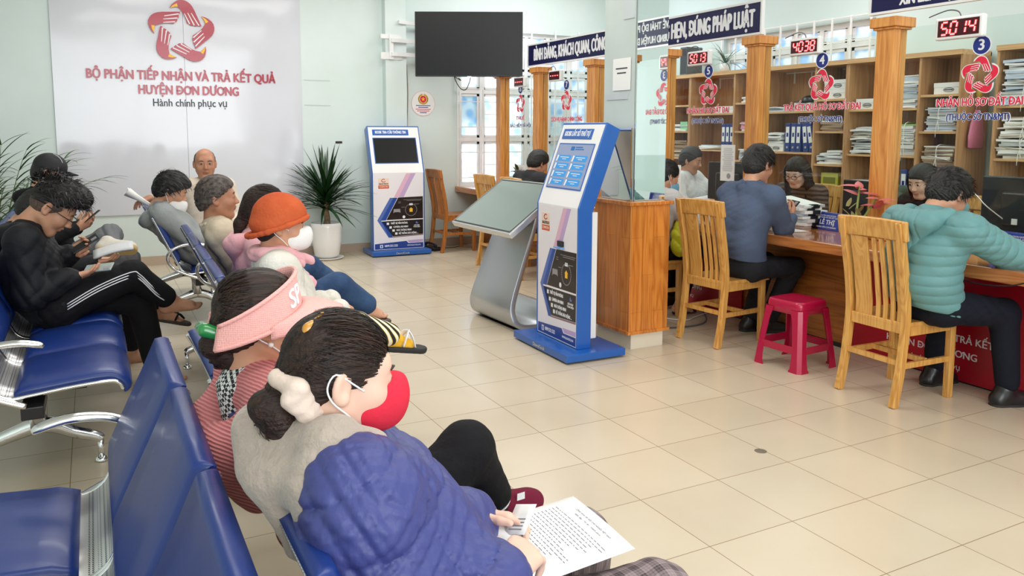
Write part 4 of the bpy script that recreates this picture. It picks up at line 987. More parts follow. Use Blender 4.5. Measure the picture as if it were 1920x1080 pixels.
PAP = [P('paper_white', S(238,238,236), .85), P('paper_grey', S(206,208,210), .85), P('paper_cream', S(222,214,200), .85), P('paper_blue', S(190,204,222), .85), P('folder_brown', S(166,140,116), .8), P('folder_green', S(140,190,110), .7), P('folder_pink', S(226,150,176), .7), P('folder_blue', S(120,160,200), .7)]
_rnd = random.Random(21)
def paper_stack(label, loc, w, d, h, group=None, mix=(0,0,1,0,2,3), tie=False, top=None, rot=0.0, mess=1.0, n=None):
    """w along y, d along x"""
    s = thing('paper_stack', label, 'paper stack', loc, rot, group)
    mb = MB(); z = 0; n = n or max(3, int(h/.016)); hs = [_rnd.uniform(.5, 1.5) for _ in range(n)]; k = h/sum(hs)
    for i, q in enumerate(hs):
        a = _rnd.uniform(-.09,.09)*mess; dx, dy = _rnd.uniform(-.012,.012)*mess, _rnd.uniform(-.015,.015)*mess
        ww, dd = w*_rnd.uniform(.9,1), d*_rnd.uniform(.92,1); th = q*k
        mt = Matrix.Translation((dx,dy,z)) @ Matrix.Rotation(a, 4, 'Z')
        mi = _rnd.choice(mix) if not (top is not None and i == n-1) else top
        g = []   # sagging sheet block: middle lower at the free ends
        nu = 4; sag = _rnd.uniform(-.004,.006)*mess
        rings = []
        for u in range(nu+1):
            yy = -ww/2+ww*u/nu; sz = sag*math.sin(PI*u/nu)
            rings.append([mt @ Vector(p) for p in ((-dd/2,yy,sz),(dd/2,yy,sz),(dd/2,yy,th*.93+sz),(-dd/2,yy,th*.93+sz))])
        mb.sweep(None, rings, mi, True, False); z += th
    mb.obj('sheets', PAP, s)
    if tie:
        o = h+.004; MB().tube([(-d/2-.008,.0,-.0),(-d/2-.012,.01,h*.5),(-d/2-.006,.0,o),(0,.005,o+.003),(d/2+.006,0,o)], .0035, 6, smooth=3).tube([(-.1,-w/2-.008,h*.3),(-d/2-.016,-w*.2,h*.45),(-d/2-.016,w*.2,h*.55),(-.1,w/2+.01,h*.5)], .003, 6, smooth=3).tube([(-d/2-.01,0,h*.6),(-d/2-.025,.012,h*.2),(-d/2-.02,.02,-.05)], .0028, 6, smooth=3).obj('string', M['string'], s)
    return s
XS = 6.36   # stack centre inside the shelves
G = 'paper stacks in the bookcases'
ps = lambda lab, y, z, w, h, **k: paper_stack(lab, (k.pop('x', XS), y, z), w, k.pop('d', .25), h, G, **k)
ps('paper stack on the second-highest narrow shelf behind window 3, blue folder leaning', 4.25, 1.457, .27, .20, mix=(1,1,0,3), tie=True)
ps('white and brown paper stack on the third narrow shelf behind window 3', 4.25, 1.145, .28, .19, mix=(4,2,4,0), top=0, tie=True)
ps('white paper stack on the fourth narrow shelf behind window 3', 4.25, .84, .27, .2, mix=(0,1), tie=True)
ps('tall white paper stack on the top wide shelf right of the second pillar', 4.56, 1.655, .2, .28, mix=(0,3,1,0))
ps('paper stack with green cover just right of the near pillar', 4.56, 1.25, .2, .27, mix=(0,1,0), top=5, tie=True)
ps('slumped white paper stack left of the near pillar, middle shelf', 4.98, 1.25, .26, .24, mix=(0,1,2), mess=2)
ps('white paper stack left of the near pillar, lower shelf', 4.98, .84, .26, .17, mix=(0,1), mess=2)
ps('brown folders under white papers on narrow shelf behind window 4', 5.34, 1.457, .27, .10, mix=(4,4,2), top=0)
ps('white paper bundle lying on narrow shelf behind the woman officer', 5.30, 1.145, .2, .13, mix=(0,0,1))
ps('loose white sheets sloping on narrow shelf behind the woman officer', 5.43, 1.145, .11, .10, mix=(0,1), rot=.1, mess=2)
ps('flat loose papers on the top wide shelf behind window 4', 6.05, 1.655, .26, .04, mix=(0,3), mess=2)
ps('white papers on boxes left of the blue binders', 6.06, 1.335, .22, .10, mix=(0,0,1), mess=2)
ps('thin flat paper pile right of the mirrored column, middle shelf', 6.98, 1.25, .5, .05, mix=(0,1,3), mess=2)
ps('white papers hanging over the narrow shelf edge behind window 5', 6.43, 1.457, .24, .10, mix=(0,6,1))
ps('white paper roll pile on the top narrow shelf behind window 5', 6.43, 1.76, .24, .06, mix=(0,1))
ps('grey paper pile on low narrow shelf behind window 5', 6.43, 1.145, .26, .12, mix=(0,1,3))
ps('brown folder stack with green card behind the mirrored column edge', 7.54, 1.145, .27, .2, mix=(4,4,2))
ps('paper stack on narrow shelf beside the column mirror', 7.54, 1.457, .27, .08, mix=(3,0,1))
Tl = ['string-tied paper stack at right edge, upper shelf left', 'string-tied paper stack at right edge, upper shelf right', 'string-tied paper stack at right edge, middle shelf left, lower bundle', 'string-tied paper stack at right edge, middle shelf right', 'string-tied paper stack at right edge, middle shelf left, upper bundle', 'white sheets on a paper bundle at right edge, low shelf']
ps(Tl[0], 3.56, 1.655, .36, .34, mix=(0,3,1,0,3), tie=True, mess=1.5, d=.3)
ps(Tl[1], 2.98, 1.655, .36, .32, mix=(0,1,2), tie=True, mess=1.5, d=.3)
ps(Tl[2], 3.56, 1.25, .38, .15, mix=(0,2,1,0), tie=True, mess=1.5, d=.3)
ps(Tl[4], 3.55, 1.402, .36, .17, mix=(0,2,0), top=4, tie=True, mess=1.5, d=.3)
ps(Tl[3], 2.98, 1.25, .36, .3, mix=(0,2,1,0), tie=True, mess=1.5, d=.3)
ps(Tl[5], 3.52, .84, .4, .19, mix=(0,1,0), mess=2.5, d=.3)

def carton(label, y, z, w, h, d=.22, x=XS, print_=True):
    b = thing('paper_carton', label, 'box', (x,y,z), group='white paper boxes in the bookcases')
    MB().box((-d/2,-w/2,0), (d/2,w/2,h)).obj('body', PAP[0], b, bevel=.003); MB().box((-d/2-.002,-w/2-.002,h*.62), (d/2+.002,w/2+.002,h+.004)).obj('lid', PAP[0], b, bevel=.002)
    if print_:
        MB().tube([(-d/2-.003,-w*.1+.03*math.cos(t)*1.5, h*.4+.016*math.sin(t)) for t in np.linspace(0, 2*PI, 20, endpoint=False)], .002, 5, closed=True).box((-d/2-.003,-w*.1-.035,h*.36), (-d/2-.001,-w*.1+.035,h*.44)).obj('mark', M['grey_letter'], b)
        MB().box((-.07,-w/2-.003,h*.25), (-.04,-w/2-.0021,h*.55)).box((.03,-w/2-.003,h*.25), (.06,-w/2-.0021,h*.55)).obj('end_print', M['grey_letter'], b)
    return b
carton('white box on the top narrow shelf behind window 3', 4.22, 1.76, .22, .09)
carton('white box on the top wide shelf just left of the near pillar', 4.99, 1.655, .2, .09)
carton('lower of two white boxes behind the number 4 star', 5.33, 1.76, .26, .085)
carton('upper of two white boxes behind the number 4 star', 5.33, 1.85, .26, .085)
carton('white box under the black cap on the shelf of window 4', 5.72, 1.655, .2, .075)
carton('flat white box under papers left of the blue binders', 6.06, 1.25, .24, .08)
carton('low white box on the shelf behind the number 5 star', 6.82, 1.655, .3, .07)
BF = P('binder_blue', S(34,58,130), .4)
def binder(label, y, z, lean=0.0, x=6.31):
    b = thing('lever_binder', label, 'binder', (x,y,z)); b.rotation_euler = (lean,0,0); tag(b, group='blue binders in the bookcases')
    MB().box((-.08,-.031,0), (.16,.031,.285)).obj('cover', BF, b, bevel=.004)
    MB().box((-.0815,-.021,.09), (-.08,.021,.25)).obj('spine_label', PAP[0], b); MB().prism([(.012*math.cos(t), .045+.012*math.sin(t)) for t in np.linspace(0, 2*PI, 14, endpoint=False)], -.082, -.0805, lambda u, v, h: (h, u, v)).obj('finger_ring', M['steel'], b)
    MB().box((-.0818,-.012,.15), (-.0812,.012,.19)).obj('mark', M['navy_decal'], b)
    return b
for k, (y, ln, lab) in enumerate(((5.875,0,'leftmost of five blue binders behind window 4'),(5.80,0,'second blue binder from left behind window 4'),(5.735,0,'middle blue binder of five behind window 4'),(5.635,-.12,'fourth blue binder from left, leaning, behind window 4'),(5.56,-.2,'rightmost leaning blue binder of five behind window 4'))): binder(lab, y, 1.2505+abs(ln)*.03, ln)
for k, y in enumerate((6.80,6.735,6.67)): binder(('left','middle','right')[k]+' blue binder of three above the notice, behind window 5', y, 1.2505)
binder('blue binder low on the shelf just right of the near pillar', 4.55, .8405)
tb = thing('yellow_tin', 'yellow-green carton standing on narrow shelf behind the woman officer', 'carton', (6.33,5.36,.84))
MB().box((-.07,-.1,0), (.08,.1,.22)).obj('body', P('yellow_carton', S(206,204,74), .5), tb, bevel=.004); MB().box((-.072,-.07,.12), (-.0705,.07,.18)).box((-.072,-.05,.05), (-.0705,.05,.1)).obj('print', P('olive_print', S(130,130,40), .5), tb)
tp = thing('pink_folders', 'pink folder pile on the shelf behind the woman officer', 'folders', (6.36,5.66,.84))
MB().box((-.1,-.09,0), (.1,.09,.2)).obj('covers', PAP[6], tp, bevel=.004)
cp = thing('black_cap', 'black cap lying on a white box behind window 4', 'cap', (6.36,5.72,1.735))
MB().lathe([(.085,0),(.085,.02),(.075,.05),(.05,.07),(.0,.078)], 20).obj('crown', M['black'], cp); MB().sheet(lambda u, v: (-.06-.09*u, -.07+.14*v, .008+.012*math.sin(PI*v)), 4, 6, thick=.004).obj('brim', M['black'], cp)
gc = tag(MB().box((6.24,7.42,1.49), (6.243,7.55,1.60)).obj('green_card', P('card_green', S(150,214,170), .6)), 'small green card on a bookcase shelf right of column mirror', 'card'); gc.location = (0,0,-.033)
bag = thing('pink_bag', 'long pink plastic bag hanging on the bookcase side panel', 'bag', (6.38,4.035,1.32))
rg = []
for z, w, d in ((0,.07,.01),(.008,.095,.02),(.1,.10,.03),(.2,.08,.03),(.27,.05,.025),(.31,.03,.015)): rg.append([(w*math.cos(2*PI*q/18)*(1+.08*math.cos(6*PI*q/18*2)), d*math.sin(2*PI*q/18)*.8-.01, z) for q in range(18)])
MB().sweep(None, rg, 0, True, True).obj('bag_body', P('pink_bag', S(232,138,168), .4, bump=(30, .5)), bag)
MB().tube([(-.02,-.01,.31),(-.012,-.01,.38),(0,-.01,.40),(.012,-.01,.38),(.02,-.01,.31)], .004, 6, smooth=3).obj('handle', P('pink_handle', S(232,138,168), .4), bag); MB().cyl((0,.024,.40), (0,-.015,.40), .006, .012, 8).lathe([(.0,-.02),(.022,0),(.022,.05),(.0,.07)], 12, (0,-.012,.42)).obj('hook', P('yellow_toy', S(232,200,80), .4), bag)
# plant and small cabinet on top of the bookcase
sp = thing('speaker_box', 'dark grey box standing on top of the far bookcase', 'box', (6.38,7.55,2.11)); MB().box((-.12,-.06,0), (.12,.06,.33)).obj('body', P('dark_grey', S(86,90,94), .5), sp, bevel=.006); MB().box((-.122,-.05,.02), (-.1205,.05,.31)).obj('grille', M['black'], sp)
tv2 = thing('trailing_plant', 'thin trailing plant on top of bookcase behind the 5013 display', 'plant', (6.36,6.95,2.11))
MB().lathe([(.05,0),(.07,.1),(.0,.09)], 16).obj('pot', M['gloss_white'], tv2); mb = MB(); rnd2 = random.Random(3)
for k in range(26): blade(mb, (0,0,.1), k*2.4, rnd2.uniform(.0,1.3), rnd2.uniform(.12,.34), .016, rnd2.uniform(.5,2))
mb.obj('foliage', P('grey_leaf', S(70,104,84), .5), tv2)

# ---------------------------------------------------------------- things on the counter
CZ = .756
bun = thing('document_stack', 'white document stack with black binder clips on counter beside blue-shirted man', 'paper stack', (4.60,4.20,CZ))
_rnd = random.Random(5); z = 0
for i in range(9):
    th = _rnd.uniform(.016,.026); a = _rnd.uniform(-.12,.12); mt = Matrix.Translation((_rnd.uniform(-.015,.015),_rnd.uniform(-.02,.02),z)) @ Matrix.Rotation(a, 4, 'Z')
    if i == 8: mt = mt @ Matrix.Rotation(.16, 4, 'X')
    mb = MB().box((-.105,-.15,0), (.105,.15,th*.9), 0, mt); d = mb.obj('document', [PAP[(0,0,1,0,3)[i % 5]]], bun)
    MB().box((-.03,-.162,-.002), (.03,-.13,th*.9+.003), 0, mt).obj('binder_clip', M['black'], d); z += th
tag(MB().add([(4.20,3.98,CZ+.0008),(4.42,3.93,CZ+.0008),(4.45,4.13,CZ+.0008),(4.22,4.18,CZ+.0008),(4.20,3.98,CZ+.0016),(4.42,3.93,CZ+.0016),(4.45,4.13,CZ+.0016),(4.22,4.18,CZ+.0016)], [(3,2,1,0),(4,5,6,7),(0,1,5,4),(1,2,6,5),(2,3,7,6),(3,0,4,7)]).obj('paper_sheet', PAP[0]), 'single white sheet lying on the counter in front of blue-shirted man', 'paper')
def nameplate(loc, rot, big, small1, small2, label, off=0):
    n = thing('name_plate', label, 'name plate', loc, rot)
    # sloped face towards -x
    MB().prism([(-.03,0),(.035,0),(.005,.125),(-.0,.125)], -.15, .15, lambda u, v, h: (u, h, v)).obj('wedge', P('plate_blue', S(28,56,160), .25, coat=.4) if 'plate' not in M else M['plate'], n, bevel=.002)
    ux = Vector((.03,0,.125)).normalized(); nn = Vector((-ux.z,0,ux.x)); f = lambda y, t, h: tuple(Vector((-.03,y,0))+ux*t+nn*h)
    fr = lambda t, y=0: frame(f(y,t,.0008), (0,-1,0), ux)
    text(n, big, .046, M['letter_white'], fr(.055, off), bold=.03, ext=.0003); text(n, small1, .014, M['letter_white'], fr(.096, off), bold=.01, ext=.0003); text(n, small2, .016, M['letter_white'], fr(.02, off), bold=.015, ext=.0003)
    b = MB()
    for t in (.006,.122): b.box((-.0006,-.14,t-.0012), (.0,.14,t+.0012), 0, Matrix(((-nn.x*-1,0,ux.x,-.03),(0,1,0,0),(nn.z,0,ux.z,0),(0,0,0,1))))
    b.obj('border', M['letter_white'], n)
    return n
M['plate'] = P('plate_blue', S(28,56,160), .25, coat=.4)
nameplate((4.62,3.87,CZ), R(-4), 'LÊ THỊ', 'HUYỆN ĐƠN DƯƠNG\nTIẾP NHẬN VÀ TRẢ KẾT QUẢ', 'NHÂN VIÊN CHI NHÁNH', 'blue name plate with white letters on the counter behind the red-leaved plant', .075)
nameplate((4.66,2.66,CZ), R(-4), 'SINH', 'HUYỆN ĐƠN DƯƠNG\nTIẾP NHẬN VÀ TRẢ KẾT QUẢ', 'NHÂN VIÊN', 'blue name plate with white letters at the right edge under the monitor', 0)
def monitor(loc, rot, label, cable):
    m = thing('computer_monitor', label, 'monitor', loc, rot)   # back towards -x
    MB().box((-.012,-.27,.10), (.02,.27,.43)).obj('case', M['black'], m, bevel=.008); MB().box((-.045,-.14,.14), (-.01,.14,.34)).obj('back_bulge', M['black'], m, bevel=.012)
    MB().box((-.05,-.035,.01), (-.015,.035,.24)).obj('stand', M['black'], m); MB().box((-.1,-.12,0), (.1,.12,.012)).obj('foot', M['black'], m, bevel=.005)
    MB().box((-.0472,-.02,.15), (-.0456,.07,.185)).obj('maker_label', PAP[0], m); MB().box((.0205,-.255,.115), (.0215,.255,.415)).obj('screen', M['screen'], m)
    if cable: MB().tube([(-.03,.10,.16),(-.08,.2,.25),(-.07,.30,.33),(-.02,.36,.25),(0,.4,.02)], .004, 6, smooth=5).obj('cable', M['steel'], m)
    return m
monitor((4.86,2.72,CZ), R(4), 'black computer monitor seen from behind at the right edge of counter', True)
mo_ = monitor((4.92,3.88,CZ), R(-6), 'black computer monitor seen from behind, beside the red-leaved plant', False); mo_.scale = (.8, .8, .8)
monitor((4.86,5.20,CZ), R(0), 'black computer monitor behind the notice on window 5', False)
fc = thing('office_chair_back', 'black round-backed office chair behind the counter at window 5', 'chair', (5.10,5.42,0))
rg = []
for k in range(15):
    t = k/14; a = .21*math.sqrt(max(.04, 1-(2*t-1)**2)) if t > .5 else .21
    z = .62+.42*t; rg.append([(-.02,-a,z),(.015,-a,z),(.03,0,z),(.015,a,z),(-.02,a,z),(-.035,0,z)])
MB().sweep(None, rg, 0, True, True).obj('backrest', P('black_mesh', (.02,.02,.022), .7), fc); MB().box((.02,-.22,.42), (.46,.22,.48)).obj('seat', M['black'], fc, bevel=.02)
MB().cyl((.24,0,.42), (.24,0,.08), .028, .028, 12).obj('gas_column', M['chrome'], fc); MB().bar((.03,0,.68), (.03,0,.44), .05, .02).obj('back_bracket', M['black'], fc)
mb = MB()
for k in range(5): mb.bar((.24,0,.08), (.24+.26*math.cos(k*1.2566), .26*math.sin(k*1.2566), .05), .04, .03).lathe([(.0,0),(.025,.0),(.025,.045),(0,.045)], 10, (.24+.26*math.cos(k*1.2566), .26*math.sin(k*1.2566), 0))
mb.obj('star_base', M['black'], fc)
bt = thing('pink_bottle', 'small clear and pink bottle on the counter before the woman officer', 'bottle', (4.78,4.52,CZ)); MB().lathe([(.022,0),(.024,.01),(.024,.06),(.012,.075),(.012,.085)], 16).obj('body', P('pink_gel', S(230,120,160), .2), bt); MB().lathe([(.013,.085),(.013,.1),(.006,.105),(.006,.12),(.0,.12)], 12).obj('pump_cap', M['gloss_white'], bt)
ca = thing('counter_cable', 'thin dark cable drooping over the counter edge below the teal sleeve', 'cable', (4.06,2.55,.7)); MB().tube([(.35,.22,.06),(.1,.2,.058),(-.006,.16,.03),(-.012,.0,-.03),(-.012,-.2,-.02),(-.006,-.34,.03),(.1,-.4,.058)], .0035, 6, smooth=6).obj('cable_run', M['black'], ca)
fl = thing('floor_cable', 'grey and white cables lying on the floor beside the column cabinet', 'cable', (3.9,4.9,0)); MB().tube([(-.45,-.2,.006),(-.1,-.35,.006),(.2,-.3,.006),(.5,.1,.006)], .006, 6, smooth=5).obj('cable_run', P('cable_dark', S(96,100,106), .5), fl); MB().tube([(-.02,.05,.008),(.0,-.1,.008),(.1,-.2,.008),(.22,-.15,.008),(.5,-.05,.008)], .005, 6, smooth=5).obj('white_run', M['gloss_white'], fl)
ph = thing('desk_telephone', 'black corded telephone on the floor beside the information kiosk', 'telephone', (3.66,8.98,0), R(20))
MB().prism([(-.09,0),(.09,0),(.09,.06),(-.09,.03)], -.08, .08, lambda u, v, h: (h, u, v)).obj('body', M['black'], ph, bevel=.006); MB().tube([(-.055,-.09,.06),(-.055,-.05,.085),(-.055,.06,.095),(-.055,.1,.075)], [.022,.013,.013,.022], 10, smooth=3).obj('handset', M['black'], ph)
mb = MB()
for i in range(4):
    for j in range(3): mb.box((.0+.025*j,-.05+.03*i,.045+.003*i), (.018+.025*j,-.03+.03*i,.055+.003*i))
mb.obj('keypad', M['print_mid'], ph); MB().tube([(.0,.09,.01),(.15,.05,.006),(.3,-.02,.006),(.42,.0,.006)], .004, 6, smooth=5).obj('cord', M['black'], ph)
fs = tag(MB().lathe([(.0,.0006),(.026,.0006),(.028,.0),(.02,.0)], 14, (2.64,2.57,0)).obj('floor_stain', P('stain', S(110,100,84), .6)), 'small dark round spot on the floor tiles in front of the chairs', 'stain')
fs2 = tag(MB().lathe([(.0,.0006),(.013,.0006),(.014,.0)], 12, (2.10,1.60,0)).obj('floor_stain', P('stain_dark', S(80,66,50), .6)), 'tiny dark speck on floor tile near the bottom right corner', 'stain')
# ---------------------------------------------------------------- people: smooth blended volumes meshed into one surface
V3 = lambda *a: np.array(a, np.float32)
def nrm(v): v = np.asarray(v, float); return v/max(1e-9, np.linalg.norm(v))
class Prim:
    def __init__(s, fn, lo, hi, op='u', k=.015): s.fn, s.lo, s.hi, s.op, s.k = fn, np.array(lo, float), np.array(hi, float), op, k
def cone(a, b, r1, r2=None, op='u', k=.015, q=None, flat=None):
    """round cone; q=(pitch, depth) quilts it along its length; flat=(axis, factor) squeezes it along a world axis"""
    a = np.array(a, float); b = np.array(b, float); r2 = r1 if r2 is None else r2
    ba = b-a; L2 = max(1e-9, float(ba @ ba)); L = math.sqrt(L2)
    a32, ba32 = a.astype(np.float32), ba.astype(np.float32)
    if flat is not None: ax = nrm(flat[0]).astype(np.float32); fk = flat[1]-1
    def fn(P):
        p = P-a32; t = np.clip((p @ ba32)/L2, 0, 1); e = p-t[..., None]*ba32
        if flat is not None: e = e + (e @ ax)[..., None]*ax*fk
        r = r1+(r2-r1)*t
        if q: r = r - q[1]*(1-np.sqrt(np.abs(np.sin(PI*(t*L/q[0]+(q[2] if len(q) > 2 else 0))))+1e-6))
        return np.sqrt((e*e).sum(-1)) - r
    R_ = max(r1, r2)
    return Prim(fn, np.minimum(a, b)-R_, np.maximum(a, b)+R_, op, k)
def ell(c, r, Rm=None, op='u', k=.015):
    c = np.array(c, float); r = np.array(r, float); Rm = np.eye(3) if Rm is None else np.array(Rm, float)   # rows of Rm = local axes
    c32, R32, r32 = c.astype(np.float32), Rm.T.astype(np.float32), r.astype(np.float32)
    def fn(P):
        q = ((P-c32) @ R32)/r32; k0 = np.sqrt((q*q).sum(-1))+1e-6; q = q/r32; k1 = np.sqrt((q*q).sum(-1))+1e-6
        return k0*(k0-1)/k1
    m = r.max(); return Prim(fn, c-m, c+m, op, k)
def plane(p, n, k=.006):   # keep the side opposite to n
    p32, n32 = np.array(p, np.float32), nrm(n).astype(np.float32)
    return Prim(lambda P: (P-p32) @ n32, [1e9]*3, [-1e9]*3, 'i', k)
def comb(d, e, op, k):
    if op == 's': e = -e
    if op == 'u':
        h = np.maximum(k-np.abs(d-e), 0)/k; return np.minimum(d, e)-h*h*k*.25
    h = np.maximum(k-np.abs(d-e), 0)/k; return np.maximum(d, e)+h*h*k*.25
def field_mesh(prims, h, post=None):
    U = [p for p in prims if p.op == 'u']
    lo = np.min([p.lo for p in U], 0)-.012-2*h; hi = np.max([p.hi for p in U], 0)+.012+2*h
    B = 8; nb = np.ceil((hi-lo)/(B*h)).astype(int); Rb = B*h*.87
    g = [lo[i]+(np.arange(nb[i])+.5)*B*h-h/2 for i in range(3)]
    Cn = np.stack(np.meshgrid(*g, indexing='ij'), -1).reshape(-1, 3).astype(np.float32)
    dc = np.full(len(Cn), 9., np.float32)
    for p in prims: dc = comb(dc, p.fn(Cn), p.op, p.k)
    act = np.nonzero(np.abs(dc) < Rb+2*h+.012)[0]
    off = (np.stack(np.meshgrid(*[np.arange(B)]*3, indexing='ij'), -1).reshape(-1, 3)-(B-1)/2)*h
    off = off.astype(np.float32); Ca = Cn[act]
    d = np.full((len(act), B**3), 9., np.float32)
    for p in prims:
        if p.op == 'i': sel = np.arange(len(act))
        else: sel = np.nonzero(p.fn(Ca) < Rb*1.5+p.k+.015)[0]
        for c0 in range(0, len(sel), 400):
            s_ = sel[c0:c0+400]; Pp = Ca[s_][:, None, :]+off[None]
            d[s_] = comb(d[s_], p.fn(Pp), p.op, p.k)
    if post is not None:
        for c0 in range(0, len(act), 400):
            s_ = slice(c0, c0+400); d[s_] += post(Ca[s_][:, None, :]+off[None])
    N = nb*B
    D = np.repeat(np.repeat(np.repeat(np.where(dc < 0, -1., 1.).astype(np.float32).reshape(nb), B, 0), B, 1), B, 2)
    D6 = D.reshape(nb[0], B, nb[1], B, nb[2], B)
    bi = np.unravel_index(act, nb)
    D6[bi[0], :, bi[1], :, bi[2], :] = d.reshape(-1, B, B, B)
    I = D < 0
    c8 = [(i, j, k) for i in (0, 1) for j in (0, 1) for k in (0, 1)]
    sl = lambda A, o: A[o[0]:N[0]-1+o[0], o[1]:N[1]-1+o[1], o[2]:N[2]-1+o[2]]
    cnt = np.zeros(tuple(N-1), np.uint8)
    for o in c8: cnt += sl(I, o)
    cells = np.argwhere((cnt > 0) & (cnt < 8))
    idx = np.full(tuple(N-1), -1, np.int32); idx[tuple(cells.T)] = np.arange(len(cells))
    vals = {o: D[cells[:, 0]+o[0], cells[:, 1]+o[1], cells[:, 2]+o[2]] for o in c8}
    acc = np.zeros((len(cells), 3)); n = np.zeros(len(cells))
    for a in c8:
        for ax in range(3):
            if a[ax]: continue
            b = list(a); b[ax] = 1; b = tuple(b); va, vb = vals[a], vals[b]
            m = (va < 0) != (vb < 0); t = np.where(m, va/np.where(m, va-vb, 1), 0)
            pt = np.array(a, float)[None].repeat(len(cells), 0); pt[:, ax] = t
            acc += pt*m[:, None]; n += m
    Vt = lo + (cells+acc/np.maximum(n, 1)[:, None])*h + 0.0
    F = []
    for ax in range(3):
        o1, o2 = [(1, 2), (2, 0), (0, 1)][ax]
        A0 = [slice(1, N[i]-1) for i in range(3)]; A0[ax] = slice(0, N[ax]-1); A1 = list(A0); A1[ax] = slice(1, N[ax])
        s0, s1 = I[tuple(A0)], I[tuple(A1)]
        e = np.argwhere(s0 != s1)
        if not len(e): continue
        fl = s0[tuple(e.T)]
        for i in range(3):
            if i != ax: e[:, i] += 1
        u = np.zeros(3, int); u[o1] = 1; w = np.zeros(3, int); w[o2] = 1
        q = np.stack([idx[tuple((e-u-w).T)], idx[tuple((e-w).T)], idx[tuple(e.T)], idx[tuple((e-u).T)]], 1)
        q[~fl] = q[~fl][:, ::-1]; F.append(q)
    F = np.concatenate(F); F = F[(F >= 0).all(1)]
    # one gentle relaxation pass takes the grid steps out
    nbv = np.zeros_like(Vt); ct = np.zeros(len(Vt))
    for a, b in ((0,1),(1,2),(2,3),(3,0)):
        np.add.at(nbv, F[:, a], Vt[F[:, b]]); np.add.at(ct, F[:, a], 1)
        np.add.at(nbv, F[:, b], Vt[F[:, a]]); np.add.at(ct, F[:, b], 1)
    Vt = Vt*.45 + nbv/np.maximum(ct, 1)[:, None]*.55
    return Vt, F
def mesh_np(name, Vt, F, mats, parent, off, mi=None):
    me = bpy.data.meshes.new(name); me.vertices.add(len(Vt)); me.vertices.foreach_set('co', (Vt-np.array(off)).astype(np.float32).ravel())
    me.loops.add(F.size); me.loops.foreach_set('vertex_index', F.astype(np.int32).ravel())
    me.polygons.add(len(F)); me.polygons.foreach_set('loop_start', np.arange(0, F.size, F.shape[1], dtype=np.int32))
    me.polygons.foreach_set('use_smooth', np.ones(len(F), bool))
    for m in (mats if isinstance(mats, (list, tuple)) else [mats]): me.materials.append(m)
    if mi is not None: me.polygons.foreach_set('material_index', mi.astype(np.int32))
    me.update(calc_edges=True); me.validate()
    return link(name, me, parent)
_wr = np.random.RandomState(11)
_wk = [(nrm(_wr.normal(size=3)*np.array((.55,.55,.25))+np.array((0,0,1.0))), nrm(_wr.normal(size=3)), nrm(_wr.normal(size=3)), _wr.uniform(0, 6)) for _ in range(5)]
def wrinkle(amp, freq=38):
    """soft folds with sharp valleys, in patches, running mostly across the body"""
    def f(P):
        o = 0
        for i, (k1, k2, k3, ph) in enumerate(_wk[:3]):
            fr = freq*(1, 1.5, 2.3)[i]
            w = 1.5*np.sin(P @ (k2*freq*.42).astype(np.float32)+ph)
            m = .5+.5*np.sin(P @ (k3*11).astype(np.float32)+ph*2)
            o = o - m*(np.abs(np.sin(P @ (k1*fr).astype(np.float32)+w+ph))-.6)*(1, .6, .3)[i]
        return (o*amp*.75).astype(np.float32)
    return f
# ------------------------------------------------ anatomy
def rotm(yaw, pitch=0, roll=0):
    """rows: forward, left, up. pitch > 0 looks down, roll > 0 tips to the right"""
    y, p, r = R(yaw), R(pitch), R(roll)
    f = np.array([math.cos(y)*math.cos(p), math.sin(y)*math.cos(p), -math.sin(p)]); l = np.array([-math.sin(y), math.cos(y), 0]); u = np.cross(f, l)
    l2 = l*math.cos(r)+u*math.sin(r); u2 = np.cross(f, l2)
    return np.stack([f, l2, u2])
class Head:
    def __init__(s, C, yaw, pitch=0, roll=0, sc=1.0): s.C = np.array(C, float); s.M = rotm(yaw, pitch, roll); s.s = sc
    def w(s, x, y, z): return s.C + s.s*(np.array([x, y, z]) @ s.M)
    def cone(s, a, b, r1, r2=None, **k): return cone(s.w(*a), s.w(*b), r1*s.s, None if r2 is None else r2*s.s, **k)
    def ell(s, c, r, rot=None, **k):
        M_ = s.M if rot is None else rot @ s.M
        return ell(s.w(*c), np.array(r)*s.s, M_, **k)
    def loc(s, P): return ((P-s.C.astype(np.float32)) @ s.M.T.astype(np.float32))/s.s
